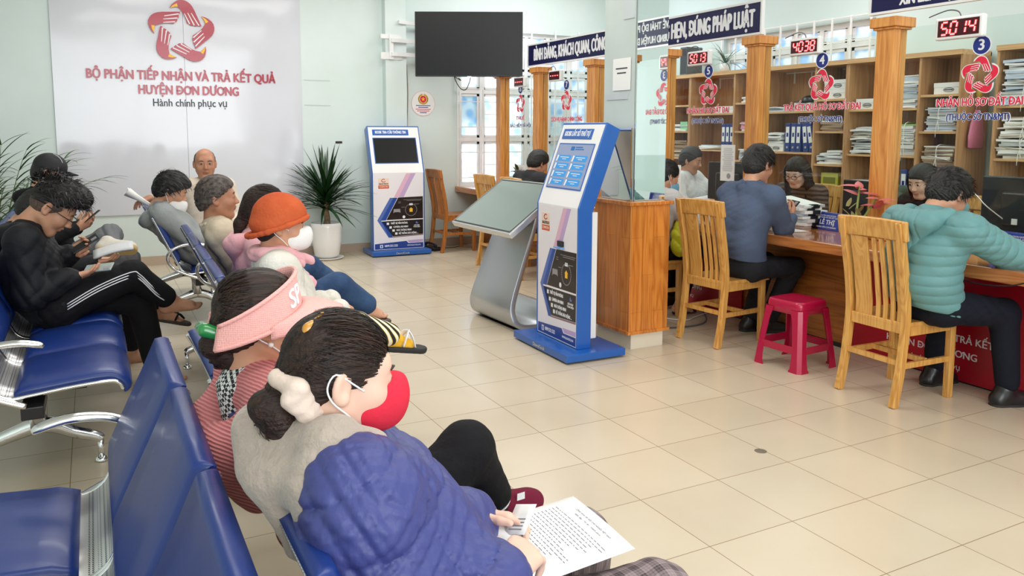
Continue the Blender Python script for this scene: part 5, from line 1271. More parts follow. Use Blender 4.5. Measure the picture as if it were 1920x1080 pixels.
def head_prims(h, lids=True, ear=True, male=True):
    j = .006 if male else 0
    L = [h.ell((-.012,0,.030), (.096,.076,.086)), h.ell((.030,0,-.028), (.062,.060,.078), k=.03)]
    for y in (-1, 1):
        L.append(h.cone((-.005,y*.050,-.052), (.055,y*.026,-.094-j), .020, .018, k=.03))
        L.append(h.ell((.058,y*.040,-.028), (.026,.022,.024), k=.03))
    L += [h.cone((.060,-.012,-.096-j), (.060,.012,-.096-j), .020, k=.02), h.cone((.068,-.032,.030), (.068,.032,.030), .018, k=.025)]
    L += [h.ell((.104,y*.031,.006), (.016,.019,.013), op='s', k=.018) for y in (-1, 1)]
    L += [h.cone((.086,0,.012), (.104,0,-.026), .008, .011, k=.012), h.ell((.106,0,-.030), (.012,.010,.009), k=.008)]
    L += [h.ell((.098,y*.011,-.034), (.010,.008,.007), k=.006) for y in (-1, 1)]
    if lids:
        L += [h.ell((.080,y*.031,.006), (.0150,.0165,.0125), k=.006) for y in (-1, 1)]
        L += [h.ell((.099,y*.031,.0045), (.012,.0135,.0042), op='s', k=.003) for y in (-1, 1)]
    L += [h.cone((.086,-.014,-.0585), (.091,0,-.057), .0065, k=.006), h.cone((.086,.014,-.0585), (.091,0,-.057), .0065, k=.006), h.cone((.085,-.012,-.067), (.085,.012,-.067), .0075, k=.006), h.ell((.099,0,-.0625), (.014,.020,.0016), op='s', k=.003)]
    if ear:
        for y in (-1, 1):
            rt = np.array([[math.cos(.35), -y*math.sin(.35), 0], [y*math.sin(.35), math.cos(.35), 0], [0, 0, 1]])
            L += [h.ell((-.012,y*.080,-.004), (.019,.009,.031), rt, k=.008), h.ell((-.006,y*.089,.0), (.010,.007,.019), rt, op='s', k=.005), h.ell((-.004,y*.079,-.026), (.010,.008,.010), rt, k=.008)]
    return L
def hand_prims(W, f, n, curl, s=1.0, side=1, spread=1.0, thumb=.5):
    """wrist W, finger direction f, palm faces n; side=+1 when the thumb lies along f x n"""
    f = nrm(f); n = np.array(n, float); n = nrm(n-f*(n @ f)); sd = np.cross(f, n)*side; W = np.array(W, float)
    L = []; pt = lambda a, b, c=0: W+s*(f*a+sd*b+n*c)
    L += [cone(pt(0,.0), pt(.03,.008), .024*s, .024*s, k=.02), cone(pt(.02,.020), pt(.082,.028), .0165*s, .013*s, k=.014), cone(pt(.02,.003), pt(.086,.009), .0175*s, .0135*s, k=.014), cone(pt(.02,-.014), pt(.080,-.011), .017*s, .013*s, k=.014), cone(pt(.02,-.022), pt(.072,-.029), .015*s, .012*s, k=.014)]
    for (b, ln, dl, sp) in ((.029,.074,.084,.07), (.0095,.083,.088,.02), (-.0105,.077,.083,-.03), (-.029,.060,.074,-.09)):
        p = pt(dl, b); ang = curl*.75; r = .0088*s
        for seg, (fr, add) in enumerate(((.44, 0), (.31, curl*1.0), (.25, curl*.7))):
            ang += add; d = f*math.cos(ang)+n*math.sin(ang)+sd*sp*spread; q = p+nrm(d)*ln*fr*s
            L.append(cone(p, q, r, r*.92, k=.004)); p = q; r *= .92
    p = pt(.022,.026,.004); d = nrm(f*.55+sd*.75+n*.45*thumb); q = p+d*.042*s; L.append(cone(p, q, .0125*s, .0105*s, k=.010))
    d2 = nrm(f*.85+sd*.25+n*.6*thumb); q2 = q+d2*.030*s; L.append(cone(q, q2, .0105*s, .0095*s, k=.004)); d3 = nrm(f*.95+n*.5*thumb); L.append(cone(q2, q2+d3*.024*s, .0095*s, .008*s, k=.004))
    return L
def foot_prims(A, t, s=1.0, up=(0,0,1), toes=True):
    """bare foot: ankle A, toe direction t"""
    t = nrm(t); up = np.array(up, float); up = nrm(up-t*(t @ up)); sd = np.cross(up, t); A = np.array(A, float)
    pt = lambda a, b, c: A+s*(t*a+sd*b+up*c)
    L = [cone(pt(-.045,0,-.055), pt(-.01,0,-.01), .030*s, .034*s, k=.03), cone(pt(-.035,.0,-.06), pt(.10,.018,-.068), .026*s, .020*s, k=.03), cone(pt(-.03,0,-.06), pt(.10,-.022,-.07), .026*s, .018*s, k=.03), cone(pt(.0,0,-.03), pt(.09,0,-.06), .032*s, .022*s, k=.03)]
    if toes:
        for i, (b, l, r) in enumerate(((.026,.055,.0125),(.008,.052,.0095),(-.006,.046,.009),(-.019,.038,.0085),(-.031,.028,.008))): L.append(cone(pt(.10,b*.9,-.068), pt(.10+l,b,-.076), r*s*1.1, r*s, k=.006))
    return L
def ik(S_, W_, l1, l2, hint):
    S_, W_ = np.array(S_, float), np.array(W_, float); v = W_-S_; d = min(np.linalg.norm(v), (l1+l2)*.999); a = (l1*l1-l2*l2+d*d)/(2*d); hgt = math.sqrt(max(0, l1*l1-a*a))
    f = nrm(v); hv = np.array(hint, float); hv = nrm(hv-f*(hv @ f)); return S_+f*a+hv*hgt
M['eye_white'] = P('eye_white', (.42,.39,.36), .25); M['iris'] = P('iris', (.03,.016,.01), .1); M['hair'] = P('hair_black', (.010,.009,.009), .5, bump=((24,160,160), .5))
M['hair_brown'] = P('hair_brown', S(54,35,27), .5, spec=.35, bump=((24,190,190), .6), var=((8,70,70), S(20,13,11))); M['hair_grey'] = P('hair_greying', S(44,36,34), .6, var=(55, S(98,88,82)))
SK = {'fair': P('skin_fair', S(230,190,170), .5, var=(16, S(222,178,158))), 'mid': P('skin_mid', S(206,154,124), .48, var=(16, S(192,138,110))), 'tan': P('skin_tan', S(190,136,106), .5, var=(18, S(172,116,90)))}
LIP = {'fair': P('lip_fair', S(206,124,118), .4), 'mid': P('lip_mid', S(172,106,96), .42), 'tan': P('lip_tan', S(160,104,86), .45)}

def eyes(root, h, off):
    for y in (-1, 1):
        c = h.w(.0830, y*.031, .0055); r = .0112*h.s; mb = MB(); n1, n2 = 14, 9; rings = []
        fr = h.M
        for i in range(n2+1):
            th = PI*i/n2; rings.append([c + r*(math.cos(th)*fr[0] + math.sin(th)*(math.cos(2*PI*q/n1)*fr[1]+math.sin(2*PI*q/n1)*fr[2])) for q in range(n1)])
        mb.sweep(None, rings, 0, True, True)
        nf = len(mb.f)
        for k in range(nf-2): mb.m[k] = 1 if k//n1 < 2 else 0
        mb.m[nf-2] = 1
        mb.obj('eye', [M['eye_white'], M['iris']], root, off)
        b = MB().tube([h.w(.090, y*.016, .0225), h.w(.094, y*.030, .028), h.w(.086, y*.046, .024)], [.0028*h.s, .0036*h.s, .0016*h.s], 6, smooth=4, flat=.7)
        b.obj('eyebrow', M['hair'], root, off)
def hair_cap(h, t=.014, front=.068, slope=.95, base=-.02, side=1.0, back=1.0):
    """close hair: skull offset by t, hairline falling from the forehead to the nape"""
    n = nrm(np.array([slope, 0, -1])); 
    L = [h.ell((-.012,0,.032), (.096+t,(.076+t)*side,.087+t))]
    L.append(h.ell((-.050,0,-.020), ((.062+t*.6)*back,.060+t*.6,.066*back), k=.03))
    p = h.w(0, 0, base); nn = n @ h.M
    L.append(plane(p, nn, .012)); return L
def strands(h, amp=.004, fr=75, dirv=(1, .2, 0)):
    def f(P):
        q = h.loc(P); a = np.arctan2(q[..., 1], q[..., 2]+.03); b = q[..., 0]
        w = np.sin(a*fr*.32+np.sin(b*22)*.8+np.sin(a*7)*2)+.6*np.sin(a*fr*.7-b*14+1.3)
        return (w*amp*.4*h.s).astype(np.float32)
    return f
def strip(mb, pts, c, w, mi=0):
    """thin tapering ribbon lying on a surface round c"""
    n = len(pts); vs = []
    for i, p in enumerate(pts):
        d = pts[min(i+1, n-1)]-pts[max(i-1, 0)]; s_ = nrm(np.cross(d, p-c))*w*(.5 if i < n-1 else .12)*(.6 if i == 0 else 1); vs += [tuple(p-s_), tuple(p+s_)]
    mb.add(vs, [(2*i, 2*i+1, 2*i+3, 2*i+2) for i in range(n-1)], mi, True)
def _skull(h, t): return (lambda ph, a, o=0.0: h.w(-.012+(.096+t+o)*math.cos(ph), (.076+t+o)*math.sin(ph)*math.sin(a), .032+(.087+t+o)*math.sin(ph)*math.cos(a)))
def combed(p, mat, n, t, slope, base, goal, w=.0022, amax=2.0, seed=1, name='hair_strands', xmax=9):
    """strands combed from the hairline back to one gathering point (head coordinates)"""
    h = p.h; f = _skull(h, t); rd = random.Random(seed); mb = MB(); c = h.w(-.012, 0, .0); g = h.w(*goal)
    for k in range(n):
        a = rd.uniform(-amax, amax); ph = .2
        while ph < 2.6:
            x = -.012+(.096+t)*math.cos(ph); z = .032+(.087+t)*math.sin(ph)*math.cos(a)
            if z > base+slope*x and x < xmax: break
            ph += .06
        if ph >= 2.4: continue
        ph = rd.uniform(ph, min(2.2, ph+.9)) if rd.random() < .5 else ph+rd.uniform(0, .1); pts = []; m = 7; da = rd.uniform(-.12, .12)
        for i in range(m+1):
            u = i/m; q = f(ph+(2.75-ph)*u, a*(1-.35*u*u)+da*u, rd.uniform(-.001, .002)+.002*math.sin(PI*u)); e = max(0, (u-.55)/.45)**1.5; pts.append(q*(1-e)+(g+np.array((rd.uniform(-.012, .012), rd.uniform(-.015, .015), rd.uniform(-.012, .012))))*e)
        strip(mb, pts, c, w*rd.uniform(.6, 1.4)*h.s)
    return mb.obj(name, mat, p.root, p.off)
def hanging(p, mat, n, seed=1, w=.005, drop=.30, name='hair_strands'):
    """long straight hair falling on both sides of a centre parting"""
    h = p.h; rd = random.Random(seed); mb = MB(); c = h.w(-.012, 0, .0)
    for k in range(n):
        s_ = rd.choice((-1, 1)); x = rd.uniform(-.10, .068); q = abs(x+.012)/.11; rz = math.sqrt(max(.05, 1-q*q)); f = max(0, x-.02)
        wd = .098*(.55+.45*rz); pts = [(x, s_*.004, .032+.096*rz), (x*.98, s_*wd*.62, .032+.076*rz), (x*.92, s_*wd*(1.0+f), .03*rz), (x*.75-.012, s_*(wd*1.06+f*.25), -.06), (x*.65-.004, s_*wd*1.06, -.17), (x*.6+.03+rd.uniform(-.02, .02), s_*wd*(.95+rd.uniform(-.1, .1)), -drop*rd.uniform(.85, 1.05))]
        strip(mb, [h.w(*v)+np.array([rd.uniform(-.001, .001) for _ in range(3)]) for v in pts], c, w*rd.uniform(.6, 1.4))
    return mb.obj(name, mat, p.root, p.off)
def bun_strips(p, mat, c, r, n=140, seed=1, w=.003):
    rd = np.random.RandomState(seed); mb = MB(); c = np.array(c, float); r = np.array(r, float)
    for k in range(n):
        u = nrm(rd.normal(size=3)); v = nrm(np.cross(u, nrm(rd.normal(size=3)+np.array((1.5, 0, .5))))); u2 = np.cross(v, np.cross(u, v)); u = nrm(u-v*(u @ v)); s0 = rd.uniform(0, 6); L = rd.uniform(.8, 2.2); o = rd.uniform(.98, 1.08)
        strip(mb, [c+r*o*(u*math.cos(s0+L*i/6)+v*math.sin(s0+L*i/6)) for i in range(7)], c, w*rd.uniform(.7, 1.4))
    return mb.obj('hair_strands', mat, p.root, p.off)
def tufts(p, mat, n, t, slope, base, L=.035, lift=.45, fwd=.6, w=.004, seed=1, z0=None, name='hair_strands'):
    """short locks: rooted on the cap, lying forward or standing up"""
    h = p.h; f = _skull(h, t-.004); rd = random.Random(seed); mb = MB(); c = h.w(-.012, 0, .0); k = 0; tries = 0
    while k < n and tries < n*20:
        tries += 1; a = rd.uniform(-2.1, 2.1); ph = rd.uniform(.25, 2.8); q = h.loc(f(ph, a)[None].astype(np.float32))[0]
        if q[2] < base+slope*q[0]+.004 or (z0 is not None and q[2] < z0): continue
        r0 = f(ph, a); nn = nrm(r0-c); d = nrm(h.M[0]*fwd*(1 if rd.random() < .85 else -.3) + h.M[1]*rd.uniform(-.5, .5)+h.M[1]*.35*math.sin(a) - h.M[2]*(.35 if abs(a) > .7 else .0)); d = nrm(d-nn*(d @ nn)); ln = L*rd.uniform(.6, 1.25)*h.s
        lf = lift*rd.uniform(.5, 1.3); p1 = r0+d*ln*.5+nn*ln*.5*lf*1.2; p2 = r0+d*ln+nn*ln*lf*.7
        strip(mb, [r0, p1, p2], c, w*rd.uniform(.7, 1.3)*h.s); k += 1
    return mb.obj(name, mat, p.root, p.off)
class Person:
    def __init__(s, label, H, head, yaw, skin='mid', sh=.175, res=.0045, sc=1.0, bulge=.03, neck=None):
        s.H = np.array(H, float); s.h = head; s.res = res; s.sk = skin; s.sc = sc
        s.off = (float(s.H[0]), float(s.H[1]), 0.0)
        s.root = thing('person', label, 'person', s.off)
        s.B = rotm(yaw); f, l = s.B[0], s.B[1]
        s.N = head.w(-.028, 0, -.150) if neck is None else np.array(neck, float)
        s.f, s.l = f, l; up = nrm(s.N-s.H); s.up = up; s.fw = nrm(f-up*(f @ up))
        s.chest = s.H*.34+s.N*.66-s.fw*bulge*.6-up*.02; s.mid = s.H*.68+s.N*.32-s.fw*bulge
        s.Sh = {q: s.N-up*.042*sc+l*q*sh*sc for q in (-1, 1)}      # -1 right, +1 left
        s.Hip = {q: s.H+l*q*.085*sc for q in (-1, 1)}
        s.arm = {}; s.leg = {}; s.skin = []; s.hands = []
    def set_arm(s, q, wrist, elbow=None, hint=(0,0,-1)):
        w = np.array(wrist, float); s.arm[q] = (np.array(elbow, float) if elbow is not None else ik(s.Sh[q], w, .28*s.sc, .25*s.sc, hint), w)
    def set_leg(s, q, knee, ankle): s.leg[q] = (np.array(knee, float), np.array(ankle, float))
    def torso(s, e, q=None, k=.05, g=1.0, waist=1.0):
        L = [cone(s.N-s.up*.035, s.chest, .062+e, .085+e, k=.05)]; l = s.l
        for y in (-1, 1):
            L += [cone(s.H+l*y*.062, s.mid+l*y*.058, (.098+e)*g, (.095*waist+e)*g, k=k, q=q), cone(s.mid+l*y*.058, s.chest+l*y*.072, (.095*waist+e)*g, (.094+e)*g, k=k, q=q),
                  cone(s.chest+l*y*.07, s.Sh[y]-s.up*.01-l*y*.03, (.09+e)*g, .062+e*.7, k=k), cone(s.Sh[y], s.N-s.up*.012+l*y*.03, .052+e*.8, .046+e*.6, k=k)]
        return L
    def sleeves(s, e, q=None, k=.03, cuff=.0, r=(.056,.047,.034)):
        L = []
        for y, (E_, W_) in s.arm.items():
            d = nrm(W_-E_); We = W_-d*cuff
            L += [cone(s.Sh[y], E_, r[0]+e, r[1]+e, k=k, q=q), cone(E_, We, r[1]+e, r[2]+e*.8, k=k, q=q)]
        return L
    def legs(s, e, k=.03, r=(.083,.060,.046), hem=.03, q=None):
        L = []
        for y in (-1, 1): L.append(cone(s.Hip[y]*.5+s.H*.5, s.Hip[y], .098+e, .092+e, k=.04))
        for y, (K_, A_) in s.leg.items():
            d = nrm(A_-K_); L += [cone(s.Hip[y], K_, r[0]+e, r[1]+e, k=k), cone(K_, A_-d*hem, r[1]+e, r[2]+e, k=k)]
        return L
    def body(s, extra=(), male=True, feet=None, mats=None, lids=True):
        h = s.h; L = head_prims(h, lids, True, male)
        L += [h.cone((-.030,0,-.045), (-.040,0,-.150), .050, .054, k=.03), cone(s.N-s.up*.01, s.chest, .042, .05, k=.03)]
        L += s.torso(-.03)
        for y, (E_, W_) in s.arm.items(): L += [cone(s.Sh[y], E_, .036, .030, k=.03), cone(E_, W_, .032, .024, k=.02)]
        for y, (K_, A_) in s.leg.items(): L += [cone(s.Hip[y], K_, .06, .046, k=.03), cone(K_, A_, .043, .034, k=.02)]
        L += list(extra)
        Vt, F = field_mesh(L, s.res)
        q = h.loc(Vt[F].mean(1).astype(np.float32)); mi = ((np.abs(q[:, 1]) < .0205) & (q[:, 2] < -.0545) & (q[:, 2] > -.0715) & (q[:, 0] > .078)).astype(int)
        mesh_np('body', Vt, F, [SK[s.sk], LIP[s.sk]], s.root, s.off, mi); eyes(s.root, h, s.off)
    def part(s, name, prims, mat, post=None, res=None, label=None):
        Vt, F = field_mesh(prims, res or s.res, post); o = mesh_np(name, Vt, F, mat, s.root, s.off)
        if label: o['label'] = label
        return o
    def shoe(s, A, t, mat, sole=None, up=(0,0,1), L=.25, name='shoe', low=True):
        t = nrm(t); up = np.array(up, float); up = nrm(up-t*(t @ up)); A = np.array(A, float); sd = np.cross(up, t); k = L/.25
        pt = lambda a, b, c: A+k*(t*a+sd*b+up*c)
        Pz = [cone(pt(-.045,0,-.045), pt(-.02,0,.0 if low else .03), .036*k, .041*k, k=.02), cone(pt(-.045,0,-.055), pt(.10,0,-.058), .036*k, .038*k, k=.03), cone(pt(.0,0,-.02), pt(.13,0,-.058), .038*k, .030*k, k=.03), plane(pt(0,0,-.078), -up, .006)]
        so_ = s.part(name, Pz, mat, res=max(.003, s.res*.8))
        if sole is not None:
            Sz = [cone(pt(-.045,0,-.075), pt(.03,0,-.078), .040*k, .038*k, k=.02), cone(pt(.03,0,-.078), pt(.12,0,-.075), .038*k, .043*k, k=.02), plane(pt(0,0,-.066), up, .003), plane(pt(0,0,-.095), -up, .003)]
            o2 = s.part('sole', Sz, sole, res=max(.003, s.res*.8)); o2.parent = so_
    def mask(s, mat, drop=0.0, strap=True):
        h = s.h
        Pz = [h.ell((.046,0,-.044-drop), (.080,.066,.072), k=.02), h.ell((.112,0,-.040-drop), (.026,.028,.048), k=.04), plane(h.w(.010,0,-.05), nrm(-h.M[0]-h.M[2]*.2), .01)]
        Pz.append(plane(h.w(.09,0,.006-drop), nrm(h.M[2]*.9-h.M[0]*.16), .01)); Pz.append(plane(h.w(.05,0,-.118-drop), -h.M[2], .01))
        mo = s.part('face_mask', Pz, mat, res=max(.0025, s.res*.75))
        if strap:
            for y in (-1, 1):
                z0, z1, z2, z3 = -.012-drop*.5, .022, -.028, -.080-drop*.8
                MB().tube([h.w(.034,y*.068,z0), h.w(.008,y*.081,(z0+z1)/2), h.w(-.026,y*.084,z1), h.w(-.038,y*.082,(z1+z2)/2), h.w(-.026,y*.083,z2), h.w(.008,y*.080,(z2+z3)/2), h.w(.034,y*.066,z3)], .0019*h.s, 5, smooth=4).obj('mask_strap', M['letter_white'], mo, s.off)
    def glasses(s, mat=None):
        h = s.h; mb = MB()
        for y in (-1, 1):
            mb.tube([h.w(.116, y*.033+.024*math.cos(t), .002+.017*math.sin(t)) for t in np.linspace(0, 2*PI, 18, endpoint=False)], .0018*h.s*1.3, 5, closed=True)
            mb.tube([h.w(.114,y*.056,.006), h.w(.06,y*.082,.008), h.w(-.02,y*.090,.010)], .0017*h.s*1.3, 5)
        mb.tube([h.w(.116,-.010,.005), h.w(.120,0,.008), h.w(.116,.010,.005)], .0018*h.s, 5); mb.obj('glasses', mat or M['black'], s.root, s.off)
def fabric(name, c, c2=None, rough=.85, sc=60, b=.25, sheen=0): return P(name, c, rough, bump=(sc, b), var=(9, c2 if c2 else tuple(x*.88 for x in c)), sheen=sheen, spec=.25)
def held_phone(label, c, x, y, w=.072, L=.15, mat=None):
    """phone centred at c, long axis y, width axis x"""
    t = thing('smartphone', label, 'phone', tuple(c)); x = nrm(x); y = np.array(y, float); y = nrm(y-x*(x @ y)); z = np.cross(x, y)
    T = Matrix(((x[0],y[0],z[0],0),(x[1],y[1],z[1],0),(x[2],y[2],z[2],0),(0,0,0,1)))
    MB().box((-w/2,-L/2,-.004), (w/2,L/2,.004), 0, T).obj('case', mat or M['black'], t, bevel=.0025); MB().box((-w/2+.004,-L/2+.006,.0041), (w/2-.004,L/2-.006,.0046), 0, T).obj('screen', M['screen'], t)
    MB().box((-w/2+.008,L/2-.04,-.0062), (-w/2+.03,L/2-.01,-.0041), 0, T).obj('camera_bump', M['print_mid'], t); return t
# ---------------------------------------------------------------- cloth patterns
def node_mat(name, rough, build):
    m = bpy.data.materials.new(name); m.use_nodes = True; nt = m.node_tree; b = nt.nodes['Principled BSDF']; b.inputs['Roughness'].default_value = rough
    tc = nt.nodes.new('ShaderNodeTexCoord'); build(nt, b, tc.outputs['Object']); return m
def _plaid(nt, b, co):
    cols = []
    sp = nt.nodes.new('ShaderNodeSeparateXYZ'); nt.links.new(co, sp.inputs[0])
    for ax, sc_ in (('X', 30), ('Y', 30), ('X', 150), ('Y', 150)):
        mu = nt.nodes.new('ShaderNodeMath'); mu.operation = 'MULTIPLY'; mu.inputs[1].default_value = sc_; nt.links.new(sp.outputs[ax], mu.inputs[0])
        fr = nt.nodes.new('ShaderNodeMath'); fr.operation = 'FRACT'; nt.links.new(mu.outputs[0], fr.inputs[0])
        gt = nt.nodes.new('ShaderNodeMath'); gt.operation = 'GREATER_THAN'; gt.inputs[1].default_value = .55; nt.links.new(fr.outputs[0], gt.inputs[0]); cols.append(gt.outputs[0])
    s = cols[0]
    for c, wgt in zip(cols[1:], (1, .5, .5)):
        ml = nt.nodes.new('ShaderNodeMath'); ml.operation = 'MULTIPLY_ADD'; ml.inputs[1].default_value = wgt; nt.links.new(c, ml.inputs[0]); nt.links.new(s, ml.inputs[2]); s = ml.outputs[0]
    mr = nt.nodes.new('ShaderNodeMapRange'); mr.inputs[2].default_value = 3; nt.links.new(s, mr.inputs[0])
    rp = nt.nodes.new('ShaderNodeValToRGB'); rp.color_ramp.elements[0].color = S(150,134,136)+(1,); rp.color_ramp.elements[1].color = S(62,50,56)+(1,); nt.links.new(mr.outputs[0], rp.inputs[0]); nt.links.new(rp.outputs[0], b.inputs['Base Color'])
M['plaid'] = node_mat('plaid_cloth', .85, _plaid)
def _gingham(nt, b, co):
    ck = nt.nodes.new('ShaderNodeTexChecker'); ck.inputs['Scale'].default_value = 130; ck.inputs['Color1'].default_value = (.02,.02,.025,1); ck.inputs['Color2'].default_value = (.75,.75,.73,1)
    mp = nt.nodes.new('ShaderNodeMapping'); mp.inputs['Rotation'].default_value = (.3,.5,.6); nt.links.new(co, mp.inputs[0]); nt.links.new(mp.outputs[0], ck.inputs['Vector']); nt.links.new(ck.outputs['Color'], b.inputs['Base Color'])
M['gingham'] = node_mat('gingham_cloth', .85, _gingham)
def _cord(nt, b, co):
    mp = nt.nodes.new('ShaderNodeMapping'); mp.inputs['Rotation'].default_value = (.2,-.5,.2); nt.links.new(co, mp.inputs[0])
    wv = nt.nodes.new('ShaderNodeTexWave'); wv.bands_direction = 'Z'; wv.inputs['Scale'].default_value = 42; wv.inputs['Distortion'].default_value = 1.2; nt.links.new(mp.outputs[0], wv.inputs['Vector'])
    rp = nt.nodes.new('ShaderNodeValToRGB'); rp.color_ramp.elements[0].color = S(190,104,108)+(1,); rp.color_ramp.elements[1].color = S(226,148,148)+(1,); nt.links.new(wv.outputs['Fac'], rp.inputs[0]); nt.links.new(rp.outputs[0], b.inputs['Base Color'])
    bp = nt.nodes.new('ShaderNodeBump'); bp.inputs['Strength'].default_value = .6; bp.inputs['Distance'].default_value = .004; nt.links.new(wv.outputs['Fac'], bp.inputs['Height']); nt.links.new(bp.outputs[0], b.inputs['Normal'])
M['cord'] = node_mat('pink_corduroy', .85, _cord)
def _floral(nt, b, co):
    vo = nt.nodes.new('ShaderNodeTexVoronoi'); vo.inputs['Scale'].default_value = 70; nt.links.new(co, vo.inputs['Vector'])
    hs = nt.nodes.new('ShaderNodeValToRGB'); hs.color_ramp.interpolation = 'CONSTANT'; e = hs.color_ramp.elements
    e[0].color = S(210,70,90)+(1,); e[1].color = S(80,100,160)+(1,); e[1].position = .4
    e3 = e.new(.6); e3.color = S(226,150,150)+(1,); e4 = e.new(.8); e4.color = S(90,120,96)+(1,)
    sp = nt.nodes.new('ShaderNodeSeparateColor'); nt.links.new(vo.outputs['Color'], sp.inputs[0]); nt.links.new(sp.outputs[0], hs.inputs[0])
    st = nt.nodes.new('ShaderNodeMath'); st.operation = 'LESS_THAN'; st.inputs[1].default_value = .36; nt.links.new(vo.outputs['Distance'], st.inputs[0])
    mx = nt.nodes.new('ShaderNodeMix'); mx.data_type = 'RGBA'; mx.inputs[6].default_value = S(232,230,236)+(1,); nt.links.new(st.outputs[0], mx.inputs[0]); nt.links.new(hs.outputs[0], mx.inputs[7]); nt.links.new(mx.outputs[2], b.inputs['Base Color'])
M['floral'] = node_mat('floral_cloth', .8, _floral)
def _knit(nt, b, co):
    b.inputs['Base Color'].default_value = S(242,178,172)+(1,)
    vo = nt.nodes.new('ShaderNodeTexVoronoi'); vo.inputs['Scale'].default_value = 230; vo.inputs['Randomness'].default_value = .25; nt.links.new(co, vo.inputs['Vector'])
    bp = nt.nodes.new('ShaderNodeBump'); bp.inputs['Strength'].default_value = .5; bp.inputs['Distance'].default_value = .003; nt.links.new(vo.outputs['Distance'], bp.inputs['Height']); nt.links.new(bp.outputs[0], b.inputs['Normal'])
M['knit'] = node_mat('pink_knit', .8, _knit)
def _camo(nt, b, co):
    wv = nt.nodes.new('ShaderNodeTexWave'); wv.inputs['Scale'].default_value = 9; wv.bands_direction = 'Z'; wv.inputs['Distortion'].default_value = 3; nt.links.new(co, wv.inputs['Vector'])
    rp = nt.nodes.new('ShaderNodeValToRGB'); rp.color_ramp.elements[0].color = S(52,42,40)+(1,); rp.color_ramp.elements[1].color = S(116,92,80)+(1,); nt.links.new(wv.outputs['Fac'], rp.inputs[0]); nt.links.new(rp.outputs[0], b.inputs['Base Color'])
M['stripe_knit'] = node_mat('striped_knit', .9, _camo)
def _bee(nt, b, co):
    wv = nt.nodes.new('ShaderNodeTexWave'); wv.inputs['Scale'].default_value = 11; wv.bands_direction = 'DIAGONAL'; wv.inputs['Distortion'].default_value = .4; nt.links.new(co, wv.inputs['Vector'])
    rp = nt.nodes.new('ShaderNodeValToRGB'); rp.color_ramp.interpolation = 'CONSTANT'; e = rp.color_ramp.elements; e[0].color = (.012,.012,.014,1); e[1].color = S(244,214,90)+(1,); e[1].position = .45; q = e.new(.72); q.color = S(240,238,230)+(1,); nt.links.new(wv.outputs['Fac'], rp.inputs[0]); nt.links.new(rp.outputs[0], b.inputs['Base Color'])
M['bee'] = node_mat('striped_leggings', .8, _bee)
M['puff_navy'] = P('puffer_navy', S(66,72,130), .46, bump=((34,34,16), .5), spec=.35); M['puff_teal'] = P('puffer_teal', S(98,146,148), .55, bump=(40, .2), sheen=.05)
M['black_cloth'] = fabric('black_cloth', (.007,.007,.009)); M['black_jacket'] = P('black_shell_jacket', (.008,.009,.012), .62, spec=.22, bump=(30, .3))
M['shirt_blue'] = fabric('shirt_blue_grey', S(84,98,124), None, .75); M['trouser_dark'] = fabric('trouser_dark', S(38,40,46)); M['trouser_navy'] = fabric('trouser_navy', S(20,24,36))
M['fleece'] = fabric('fleece_taupe', S(182,168,156), S(160,146,134), .95, 70, .6, .4); M['beige'] = fabric('beige_cloth', S(214,200,178), S(196,180,156)); M['cream'] = fabric('cream_cloth', S(222,208,192))
M['hood_grey'] = fabric('hoodie_grey', S(152,156,156), S(136,140,142)); M['hood_pink'] = fabric('hoodie_pink', S(240,184,190), S(230,168,178)); M['denim'] = fabric('denim_blue', S(56,84,120), S(36,58,92), .8, 90, .3)
M['grey_trouser'] = fabric('grey_trouser', S(120,122,126)); M['fluff'] = fabric('white_fleece', S(228,226,218), S(210,206,196), .95, 80, .5); M['felt'] = fabric('orange_felt', S(204,98,58), S(186,80,44), .9, 90, .4)
M['scarf'] = fabric('pink_scarf', S(232,176,182)); M['mask_red'] = fabric('mask_red', S(222,48,70), S(212,40,62), .8, 90, .2); M['mask_white'] = fabric('mask_white', S(240,238,238)); M['mask_blue'] = fabric('mask_blue', S(120,178,206))
M['light_grey'] = fabric('light_grey_cloth', S(206,204,204)); M['charcoal'] = fabric('charcoal_cloth', S(52,52,56)); M['shoe_black'] = P('shoe_black', (.012,.012,.013), .3); M['sole_dark'] = P('sole_dark', (.02,.02,.02), .7)
M['white_shirt'] = fabric('white_shirt', S(230,232,236)); M['maroon'] = fabric('maroon_felt', S(112,24,52)); M['sneaker'] = fabric('cream_sneaker', S(222,216,204)); M['sole_tan'] = P('sole_tan', S(196,166,112), .7, bump=(60, .5)); M['sock_yellow'] = fabric('sock_yellow', S(240,188,60)); M['olive'] = fabric('olive_jacket', S(74,92,80))
WR = wrinkle

def hood_back(p, a=.0, sz=1.0, mat=None, name='hood', post=None, k=.03, dz=0):
    h = p.h; N = p.N+p.up*dz-p.fw*abs(dz)*.5; f, l, up = p.fw, p.l, p.up
    L = []
    pts = [N+f*.055*sz-l*.075*sz-up*.005, N-f*.02*sz-l*.098*sz+up*.015, N-f*.09*sz-l*.07*sz+up*.005, N-f*.115*sz+up*.0, N-f*.09*sz+l*.07*sz+up*.005, N-f*.02*sz+l*.098*sz+up*.015, N+f*.055*sz+l*.075*sz-up*.005]
    for q, r in zip(zip(pts[:-1], pts[1:]), (.026,.034,.040,.040,.034,.026)): L.append(cone(q[0], q[1], r*sz, r*sz, k=k))
    L += [cone(N-f*.10*sz-l*.045*sz-up*.01, N-f*.105*sz-up*.12*sz, .045*sz, .03*sz, k=.04), cone(N-f*.10*sz+l*.045*sz-up*.01, N-f*.105*sz-up*.12*sz, .045*sz, .03*sz, k=.04)]
    return p.part(name, L, mat, post or WR(.006))
